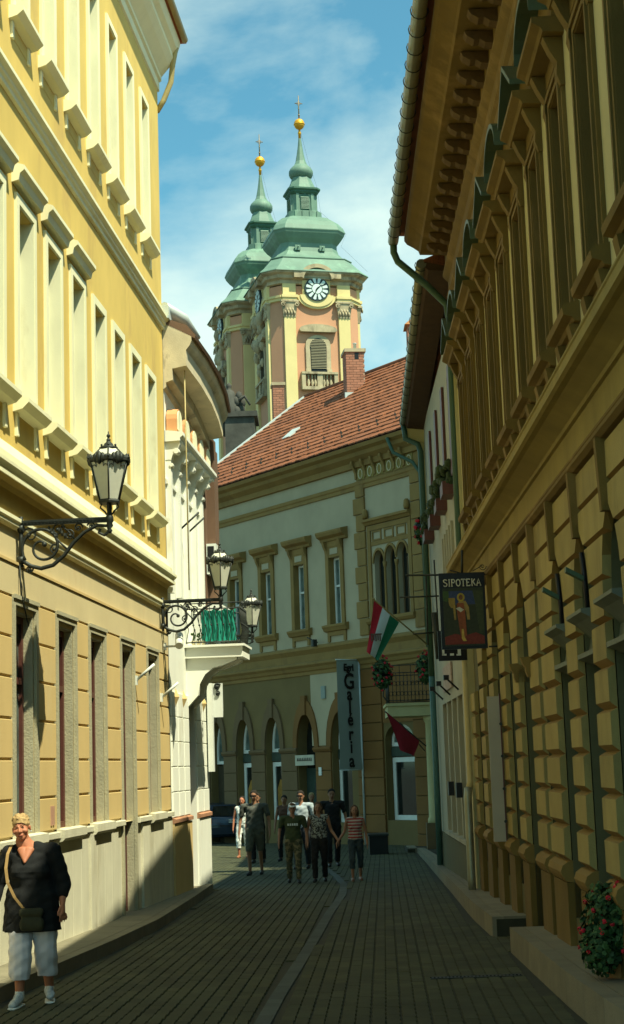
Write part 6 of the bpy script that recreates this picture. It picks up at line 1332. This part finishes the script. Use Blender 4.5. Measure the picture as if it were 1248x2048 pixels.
# the woman in front, built more closely
def front_woman():
    Y = 14.45; z0 = gz(Y); X = at_feet(69, 2008)[0]; O = (X, Y, z0); yaw = 0.0
    root = thing('person', 'blond short haired woman in black tunic and white cropped trousers walking in the left foreground', 'person', O)
    # metres: x right in the picture, y away, z up
    foot = [(-0.100, -0.16, 0.05), (0.105, 0.16, 0.075)]
    kn = [(-0.09, -0.14, 0.47), (0.105, 0.0, 0.455)]; hp = [(-0.11, 0, 0.84), (0.10, 0, 0.84)]
    sh = [(-0.20, 0, 1.29), (0.17, 0, 1.30)]; el = [(-0.32, 0.03, 1.04), (0.265, 0.03, 1.03)]; ha = [(-0.34, -0.08, 0.80), (0.265, -0.05, 0.86)]
    hc = Vector((-0.095, -0.03, 1.50))
    T = lambda v: (hc+Matrix.Rotation(R_(-7), 3, 'Y') @ Vector(v))[:]
    body = [((-0.01,0,0.92),(-0.01,0,1.08),(0.19,0.14,0.12),(0.17,0.13,0.12)), ((-0.01,0,1.08),(-0.02,0,1.24),(0.17,0.13,0.1),(0.17,0.11,0.08)), ((-0.17,0,1.29),(0.14,0,1.30),0.06,0.06), ((-0.04,0.0,1.31),(-0.085,-0.01,1.40),0.080,0.070), ((-0.13,0,1.30),(-0.07,0,1.365),0.045,0.05), ((0.05,0,1.31),(-0.03,0,1.365),0.045,0.05)]
    for i in (0, 1):
        sd = -1 if i == 0 else 1
        body += [(sh[i],el[i],0.062,0.045),(el[i],ha[i],0.045,0.028)]
        hx, hy, hz = ha[i]
        body += [((hx,hy,hz-0.02),(hx+sd*0.004,hy-0.012,hz-0.075),(0.024,0.034,0.03),(0.024,0.036,0.028))]
        for j, L in enumerate((0.060,0.072,0.066,0.052)):
            a = (hx+sd*0.006-0.012+0.012*j*0.9, hy-0.045+0.022*j, hz-0.095); m_ = (a[0]+0.006*(j-1.5), a[1]-0.004, a[2]-L*0.55); e_ = (m_[0]-sd*0.006, m_[1]+0.004, m_[2]-L*0.5)
            body += [(a,m_,0.0095,0.0088),(m_,e_,0.0088,0.0068)]
        body += [((hx-sd*0.012,hy-0.035,hz-0.03),(hx-sd*0.030,hy-0.055,hz-0.075),0.012,0.010),((hx-sd*0.030,hy-0.055,hz-0.075),(hx-sd*0.030,hy-0.06,hz-0.105),0.010,0.007)]
        body += [(hp[i],kn[i],0.10,0.065),(kn[i],(foot[i][0],foot[i][1]+0.03,0.12),0.060,0.040)]
    organic('body', body, SKR, root, O, yaw, 0.0085, 3)
    hd = [(T((0,0.01,0.04)),T((0,0.015,0.055)),(0.072,0.086,0.082),(0.071,0.085,0.075)), (T((0,-0.035,-0.035)),T((0,-0.03,0.0)),(0.058,0.052,0.040),(0.066,0.060,0.05)), (T((0,-0.055,-0.07)),T((0,-0.045,-0.055)),(0.034,0.030,0.022),(0.046,0.038,0.03)),
          (T((0,-0.082,0.020)),T((0,-0.103,-0.012)),0.009,0.0135), (T((-0.012,-0.092,-0.016)),T((0.012,-0.092,-0.016)),0.008,0.008), (T((-0.045,-0.062,-0.012)),T((-0.028,-0.072,-0.005)),0.022,0.018), (T((0.045,-0.062,-0.012)),T((0.028,-0.072,-0.005)),0.022,0.018),
          (T((-0.030,-0.078,0.036)),T((-0.012,-0.082,0.032)),0.009,0.008), (T((0.030,-0.078,0.036)),T((0.012,-0.082,0.032)),0.009,0.008), (T((-0.017,-0.086,-0.043)),T((0.017,-0.086,-0.043)),0.0075,0.0075), (T((-0.014,-0.084,-0.056)),T((0.014,-0.084,-0.056)),0.008,0.008),
          (T((-0.074,0.01,0.02)),T((-0.076,0.012,-0.01)),0.011,0.009), (T((0.074,0.01,0.02)),T((0.076,0.012,-0.01)),0.011,0.009), (T((0,0.0,-0.04)),(-0.07,0.0,1.38),(0.055,0.055,0.05),(0.06,0.058,0.04))]
    organic('head', hd, SKR, root, O, yaw, 0.0048, 2)
    f = IFrame(X, Y, 0, z0)
    for sd in (-1, 1):
        q = MB(f); q.sphere(T((sd*0.028,-0.077,0.018)), 0.0095, 8, 6, (1.2,0.8,0.55)); ey = q.build('eye', mat('eye_shadow', (0.10,0.05,0.035), 0.1, 5), root)
        q = MB(f); q.tube([T((sd*0.044,-0.076,0.040)), T((sd*0.030,-0.084,0.046)), T((sd*0.012,-0.086,0.040))], 0.0035, 5); q.build('eyebrow', mat('eyebrow', (0.20,0.11,0.05), 0.1, 5), root)
        q = MB(f); q.sphere(T((sd*0.080,0.008,-0.024)), 0.007, 6, 4); q.build('earring', M['flash'], root)
    q = MB(f); q.tube([T((-0.020,-0.0925,-0.049)), T((-0.008,-0.0955,-0.0475)), T((0.008,-0.0955,-0.0475)), T((0.020,-0.0925,-0.050))], 0.0038, 5); q.build('mouth', mat('dark_lips', (0.22,0.05,0.04), 0.05, 5), root)
    hr = [(T((0,0.012,0.055)),T((0,0.012,0.070)),(0.079,0.092,0.078),(0.075,0.088,0.073))]
    random.seed(21)
    for i in range(46):
        a = random.uniform(-0.3, math.pi+0.3); e_ = random.uniform(0.25, 1.4)
        c0 = Vector((0.072*math.cos(a)*math.cos(e_), 0.012+0.080*math.sin(a)*math.cos(e_)*random.choice((1,-0.9)), 0.070+0.068*math.sin(e_))); hr.append((T(c0), T(c0+Vector((random.uniform(-0.012,0.012), -0.012, random.uniform(-0.002,0.010)))), 0.014, 0.007))
    organic('hair', hr, mat('straw_hair', (0.42,0.28,0.12), 0.35, 45, rough=0.7, bump=0.6, bscale=160), root, O, yaw, 0.005, 1, cuts=[(Vector(T((0,-0.060,0.052))), Vector((0.08,-0.72,-0.69)))], disp=0.003)
    # tunic with V neck and three quarter sleeves
    tn = [((-0.01,-0.01,0.62),(-0.01,-0.01,0.95),(0.262,0.205,0.06),(0.235,0.185,0.12)), ((-0.01,0,0.95),(-0.015,-0.01,1.10),(0.215,0.17,0.12),(0.195,0.165,0.12)), ((-0.015,-0.02,1.10),(-0.02,-0.01,1.24),(0.195,0.165,0.1),(0.185,0.135,0.08)), ((-0.10,-0.10,1.14),(0.08,-0.10,1.14),0.085,0.085), ((-0.19,0,1.285),(0.165,0,1.295),0.075,0.075), ((0.16,0.0,1.30),(0.035,0.01,1.335),0.07,0.065), ((-0.18,0.0,1.30),(-0.12,0.01,1.33),0.07,0.065)]
    for i in (0, 1):
        e = Vector(el[i]).lerp(Vector(ha[i]), 0.50); tn += [(sh[i], el[i], 0.088, 0.070), (el[i], e[:], 0.070, 0.058)]
    tun = cm('black_tunic', (0.008,0.009,0.009))
    organic('tunic', tn, tun, root, O, yaw, 0.010, 4, cuts=[(Vector((0,0,0.63)), Vector((0,0,-1)))], disp=0.005)
    q = MB(f); q.add([(-0.115,-0.150,1.335),(0.03,-0.146,1.335),(-0.035,-0.205,1.185),(-0.115,-0.07,1.37),(0.03,-0.07,1.37)], [(0,1,2),(0,1,4,3)])
    organic('neckline', [((-0.075,-0.085,1.33),(-0.045,-0.152,1.225),(0.05,0.03,0.03),(0.012,0.02,0.012)), ((-0.02,-0.085,1.33),(-0.045,-0.152,1.225),(0.05,0.03,0.03),(0.012,0.02,0.012))], SKR, root, O, yaw, 0.008, 2)
    wt = mat('white_cotton', (0.62,0.60,0.62), 0.06, 8, rough=0.9, bump=0.3, bscale=30)
    ps = [((0,0,0.84),(0,0,0.86),(0.19,0.14,0.08),(0.19,0.14,0.06))]
    for i in (0, 1): ps += [(hp[i],kn[i],0.122,0.100),(kn[i],(kn[i][0]*0.5+foot[i][0]*0.5,(kn[i][1]+foot[i][1])/2,0.28),0.105,0.098)]
    organic('cropped_trousers', ps, wt, root, O, yaw, 0.011, 3, cuts=[(Vector((0,0,0.235)), Vector((0,0,-1)))], disp=0.006)
    shm = mat('grey_trainer', (0.42,0.46,0.47), 0.25, 30, rough=0.6); sol = mat('white_sole', (0.68,0.70,0.66), 0.05, 5)
    for i, (ty, tz) in ((0, (-0.17, 0.0)), (1, (-0.10, -0.0))):
        x0, y0, z_ = foot[i]; sd = -1 if i == 0 else 1; kx = -0.02 if i == 0 else 0.03
        o_ = organic('trainer', [((x0,y0+0.05,z_+0.03),(x0,y0+0.02,z_+0.05),(0.040,0.045,0.045),(0.038,0.05,0.04)), ((x0,y0,z_+0.02),(x0+kx,y0-0.13,z_-0.005),0.045,0.036), ((x0+kx,y0-0.10,z_-0.0),(x0+kx*1.3,y0-0.17,z_-0.012),(0.044,0.04,0.034),(0.038,0.04,0.028))], shm, root, O, yaw, 0.008, 2, cuts=[(Vector((0,0,0.018)), Vector((0,0,-1)))])
        organic('sole', [((x0,y0+0.06,0.014),(x0+kx*1.2,y0-0.17,0.014),(0.046,0.05,0.014),(0.046,0.05,0.014))], sol, root, O, yaw, 0.007, 1)
        q = MB(f)
        for k in range(4): q.tube([(x0+kx*0.6-0.022, y0-0.045-0.022*k, z_+0.058-0.008*k), (x0+kx*0.6+0.022, y0-0.052-0.022*k, z_+0.058-0.008*k)], 0.004, 4)
        q.build('laces', sol, root)['kind'] = 'stuff'
        organic('sock', [((x0,y0+0.03,0.10),(x0,y0+0.03,0.13),0.043,0.042)], sol, root, O, yaw, 0.008, 1)
    # shoulder bag
    bag = thing('shoulder_bag', 'dark olive shoulder bag with tan strap hanging at the tunic of the woman in front', 'bag', (X+0.04, Y-0.2, z0+0.7))
    organic('bag_body', [((-0.05,-0.215,0.70),(0.10,-0.215,0.70),(0.035,0.035,0.06),(0.035,0.035,0.06)), ((-0.06,-0.215,0.80),(0.10,-0.215,0.80),(0.03,0.03,0.04),(0.03,0.03,0.04))], mat('olive_canvas', (0.03,0.032,0.016), 0.2, 20, bump=0.3), bag, O, 0, 0.01, 2)
    q = MB(f)
    P = [(-0.18,-0.03,1.375),(-0.20,-0.115,1.30),(-0.205,-0.175,1.18),(-0.185,-0.205,1.06),(-0.12,-0.215,0.93),(-0.05,-0.21,0.84)]
    for a_, b_ in zip(P, P[1:]): q.add([(a_[0]-0.013,a_[1]-0.012,a_[2]),(a_[0]+0.013,a_[1]-0.012,a_[2]),(b_[0]+0.013,b_[1]-0.012,b_[2]),(b_[0]-0.013,b_[1]-0.012,b_[2]),(a_[0]-0.013,a_[1]-0.006,a_[2]),(a_[0]+0.013,a_[1]-0.006,a_[2]),(b_[0]+0.013,b_[1]-0.006,b_[2]),(b_[0]-0.013,b_[1]-0.006,b_[2])], [(0,1,2,3),(4,5,6,7),(0,3,7,4),(1,2,6,5)])
    q.build('strap', mat('tan_leather', (0.30,0.19,0.07), 0.15, 12), bag)
front_woman()
random.seed(33)
# ------------------------------------------------------------------ parked car
cx, cy = -3.35, 58.5; z0 = gz(cy)
car = thing('parked_car', 'dark blue car seen from behind, parked by the gallery wall at the left', 'car', (cx, cy, z0)); f = IFrame(cx, cy, R_(8), z0)
paint = mat('dark_blue_car_paint', (0.008,0.022,0.04), 0.05, 3, rough=0.25, bump=0, spec=0.6)
secs = []; L = [(-0.0,0.72,0.30,0.72,0.86),(0.10,0.80,0.24,0.80,0.95),(0.5,0.85,0.22,0.86,0.99),(1.6,0.86,0.22,0.88,0.97),(3.0,0.85,0.22,0.86,0.92),(3.9,0.78,0.26,0.72,0.78),(4.15,0.62,0.32,0.58,0.62)]
vs = []
for yy, hw, zb, zs, zt in L: vs += [(-hw*0.9,yy,zb),(hw*0.9,yy,zb),(hw,yy,zb+0.2),(hw,yy,zs-0.1),(hw*0.92,yy,zt),(-hw*0.92,yy,zt),(-hw,yy,zs-0.1),(-hw,yy,zb+0.2)]
q = MB(f); q.add(vs, [(i*8+k, i*8+(k+1) % 8, (i+1)*8+(k+1) % 8, (i+1)*8+k) for i in range(len(L)-1) for k in range(8)]+[tuple(range(8)), tuple(range(len(vs)-1, len(vs)-9, -1))], True); q.build('body', paint, car)
q = MB(f); vs = []
for yy, hw, z_ in ((0.15,0.74,0.93),(0.62,0.60,1.36),(1.9,0.62,1.43),(2.9,0.72,0.95)): vs += [(-hw,yy,z_),(hw,yy,z_)]
vs2 = [(-0.76,0.15,0.9),(0.76,0.15,0.9),(-0.78,2.9,0.9),(0.78,2.9,0.9)]
q.add([(-0.78,0.12,0.92),(0.78,0.12,0.92),(0.78,2.95,0.9),(-0.78,2.95,0.9),(-0.60,0.60,1.37),(0.60,0.60,1.37),(0.60,1.95,1.42),(-0.60,1.95,1.42)], [(0,1,5,4),(1,2,6,5),(2,3,7,6),(3,0,4,7),(4,5,6,7)]); q.build('cabin', paint, car)
q = MB(f); q.add([(-0.64,0.155,0.975),(0.64,0.155,0.975),(0.52,0.535,1.33),(-0.52,0.535,1.33)], [(0,1,2,3)]); q.build('rear_window', M['glass'], car)
for sd in (-1, 1):
    q = MB(f); q.box(sd*0.72-0.09, sd*0.72+0.09, -0.03, 0.10, 0.72, 0.90); q.build('tail_light', mat('red_tail_light', (0.40,0.02,0.02), 0.05, 5, rough=0.2, bump=0), car)
    for yy in (0.75, 3.3):
        q = MB(f); q.tube([(sd*0.72, yy, 0.31), (sd*0.88, yy, 0.31)], 0.31, 18); wh = q.build('wheel', mat('tyre_rubber', (0.015,0.015,0.015), 0.1, 5), car)
        q = MB(f); q.tube([(sd*0.875, yy, 0.31), (sd*0.895, yy, 0.31)], 0.19, 14); q.build('rim', M['flash'], wh)
q = MB(f); q.box(-0.80, 0.80, -0.08, 0.1, 0.34, 0.58); q.build('bumper', paint, car)
q = MB(f); q.box(-0.02, 0.50, -0.035, -0.01, 0.74, 0.86); pl_ = q.build('number_plate', M['winwhite'], car)
q = MB(f); q.box(-0.70, 0.70, -0.045, 0.0, 0.64, 0.655); q.build('boot_seam', M['black'], car)
text3d('HMK-217', 0.13, place(f.w(0.24,-0.05,0.80)-Vector((0,0,0)), Vector((f.c,f.s,0)), UP), car, M['black'], name='plate_lettering', ext=0.002)
# ------------------------------------------------------------------ flags
def cloth_grid(P00, P10, P01, P11, n=16, amp=0.06, fq=9.0, seed=0):   # corners, bilinear with folds
    P00, P10, P01, P11 = map(Vector, (P00, P10, P01, P11)); g = []
    for i in range(n+1):
        for j in range(n+1):
            u, v = i/n, j/n; p = P00.lerp(P10, u).lerp(P01.lerp(P11, u), v); g.append(p+Vector((0.3*amp*math.sin(u*fq+v*3+seed), amp*math.sin(u*fq+v*2.5+seed)*(0.3+v), 0)))
    return g, n
fl = thing('hungarian_flag', 'red white and green flag with dark coat of arms hanging from a slanted pole', 'flag', PT(797,1245,46.5))
a_, b_, c_, d_ = PT(748,1200,46.2), PT(797,1245,46.6), PT(733,1303,46.3), PT(757,1322,46.5)
g, n = cloth_grid(a_, b_, c_, d_, 18, 0.05, 8.0)
fm = [mat('flag_red', (0.42,0.015,0.025), 0.08, 6, bump=0), mat('flag_white', (0.60,0.60,0.58), 0.05, 6, bump=0), mat('flag_green', (0.015,0.13,0.06), 0.08, 6, bump=0)]
for k in range(3):
    q = MB(); i0, i1 = k*6, (k+1)*6; vs = [g[i*(n+1)+j] for i in range(i0, i1+1) for j in range(n+1)]
    q.add(vs, [(i*(n+1)+j, i*(n+1)+j+1, (i+1)*(n+1)+j+1, (i+1)*(n+1)+j) for i in range(6) for j in range(n)], True); q.build(['red_stripe','white_stripe','green_stripe'][k], fm[k], fl)
q = MB(); c0 = g[8*(n+1)+11]+Vector((-0.02,-0.06,0))
for k in range(5): q.box(c0.x-0.14+0.06*k, c0.x-0.10+0.06*k, c0.y-0.01, c0.y, c0.z-0.10+0.03*(k % 2), c0.z+0.10)
q.box(c0.x-0.15, c0.x+0.17, c0.y-0.012, c0.y-0.002, c0.z+0.08, c0.z+0.12); q.build('coat_of_arms', mat('arms_brown', (0.12,0.06,0.04), 0.3, 20), fl)
q = MB(); q.tube([PT(747,1199,46.2), PT(856,1290,47.2)], 0.022, 6, raw=True); q.sphere(PT(747,1198,46.2), 0.04, 6, 4); q.build('flag_pole', M['c_trim'], fl)
fl = thing('red_flag', 'plain dark red flag drooping from a pole beside the cream column', 'flag', PT(850,1490,46.8))
a_, b_, c_, d_ = PT(772,1424,46.2), PT(838,1482,46.7), PT(800,1500,46.3), PT(828,1512,46.6)
g, n = cloth_grid(a_, b_, c_, d_, 12, 0.05, 7.0); q = MB(); q.add(g, [(i*(n+1)+j, i*(n+1)+j+1, (i+1)*(n+1)+j+1, (i+1)*(n+1)+j) for i in range(n) for j in range(n)], True); q.build('flag_cloth', mat('dark_red_cloth', (0.20,0.008,0.015), 0.1, 5, bump=0), fl)
q = MB(); q.tube([PT(770,1423,46.2), PT(852,1492,47.2)], 0.02, 6, raw=True); q.tube([PT(800,1445,46.4), PT(850,1502,47.2)], 0.014, 6, raw=True); q.build('flag_pole', M['iron'], fl)
# ------------------------------------------------------------------ flowers
leafm = mat('geranium_leaf', (0.035,0.085,0.02), 0.4, 12, rough=0.6, bump=0); leaf2 = mat('geranium_leaf_dark', (0.02,0.05,0.015), 0.4, 12, bump=0)
petal = mat('red_geranium_petal', (0.55,0.012,0.03), 0.25, 30, rough=0.6, bump=0)
def plant_mass(root, c, r, nleaf, nflow, lsz, fsz, outer=None):
    V, Fs = [], []
    for i in range(nleaf):
        d = Vector((random.gauss(0,1), random.gauss(0,1), random.gauss(0,1))).normalized(); k = random.uniform(0.45, 1.0)**0.6
        p = Vector((c[0]+d.x*r[0]*k, c[1]+d.y*r[1]*k, c[2]+d.z*r[2]*k)); nrm = (d+Vector((random.gauss(0,.5), random.gauss(0,.5), random.gauss(0,.5)+0.4))).normalized()
        t = nrm.cross(Vector((random.random(), random.random(), random.random()))).normalized(); b_ = nrm.cross(t); s_ = lsz*random.uniform(0.6, 1.3); b0 = len(V)
        V += [p+t*s_, p+(t*0.4+b_*0.9)*s_+nrm*s_*0.2, p-(t*0.8)*s_+b_*s_*0.5, p-(t*0.8)*s_-b_*s_*0.5, p+(t*0.4-b_*0.9)*s_+nrm*s_*0.2]; Fs.append((b0, b0+1, b0+2, b0+3, b0+4))
    me = bpy.data.meshes.new('leaves'); me.from_pydata([v-wloc(root) for v in V], [], Fs); me.materials.append(leafm); me.materials.append(leaf2)
    me.polygons.foreach_set('material_index', [random.choice((0,0,1)) for _ in Fs]); o = bpy.data.objects.new('leaves', me); link(o, root); o['kind'] = 'stuff'
    for i in range(nflow):
        d = Vector((random.gauss(0,1), random.gauss(-0.6,0.8), random.gauss(0.25,0.8))).normalized(); p = Vector((c[0]+d.x*r[0]*1.05, c[1]+d.y*r[1]*1.05, c[2]+d.z*r[2]*1.05)); V, Fs = [], []
        for j in range(16):
            dd = Vector((random.gauss(0,1), random.gauss(0,1), random.gauss(0,1))).normalized(); pp = p+dd*fsz*0.7; t = dd.cross(Vector((0.3,0.5,0.8))).normalized(); b_ = dd.cross(t); s_ = fsz*0.42; b0 = len(V)
            V += [pp+t*s_, pp+b_*s_, pp-t*s_, pp-b_*s_]; Fs.append((b0, b0+1, b0+2, b0+3))
        me = bpy.data.meshes.new('flower_head'); me.from_pydata([v-p for v in V], [], Fs); me.materials.append(petal); o = bpy.data.objects.new('flower_head', me); o.location = p-wloc(root); link(o, root)
pr = thing('geranium_planter', 'trough of red geraniums standing on the stone pavement at the right edge', 'planter', (2.08, 12.75, 0.1))
q = MB(); q.lathe((2.27, 12.75, 0.06), [(0.10,0),(0.13,0.03),(0.16,0.26),(0.185,0.28),(0.185,0.31)], 14); q.build('clay_pot', mat('orange_clay_pot', (0.40,0.20,0.07), 0.15, 6), pr)
plant_mass(pr, (2.27, 12.72, 0.47), (0.30, 0.34, 0.30), 1500, 34, 0.026, 0.024)
plant_mass(pr, (2.10, 12.62, 0.30), (0.16, 0.22, 0.20), 600, 5, 0.024, 0.020)
plant_mass(pr, (2.20, 12.70, 0.66), (0.20, 0.22, 0.14), 260, 16, 0.024, 0.026)
for nm, px, py, Y, r, lb in (('hanging_geraniums', 765, 1346, 46.8, 0.42, 'round hanging basket of red geraniums left of the balcony railing'), ('hanging_geraniums', 852, 1335, 46.6, 0.42, 'hanging basket of red geraniums at the right end of the balcony railing'), ('hanging_geraniums', 846, 1062, 34.5, 0.26, 'upper basket of red geraniums by the green downpipe')):
    p = PT(px, py, Y); h_ = thing(nm, lb, 'flower basket', (p.x, p.y, p.z), group='hanging baskets of geraniums')
    plant_mass(h_, (p.x, p.y, p.z), (r*0.72, r*0.7, r*1.15), 420, 22, 0.05, 0.05)
    q = MB(); q.lathe((p.x, p.y, p.z-0.12), [(0.05,0),(0.16,0.1),(0.2,0.25)], 10); q.build('basket', M['black'], h_)
bb = thing('planter_box', 'wide dark rectangular street planter box standing behind the striped girl', 'planter box', (1.9, 45.5, gz(45)))
p0 = PT(738, 1672, 44.5); p1 = PT(777, 1728, 44.5)
q = MB(); q.box(p0.x, p1.x, 44.3, 45.2, gz(44.5), p0.z); q.build('box_body', M['black'], bb); q = MB(); q.box(p0.x-0.03, p1.x+0.03, 44.25, 45.25, p0.z, p0.z+0.05); q.build('box_rim', M['iron'], bb)
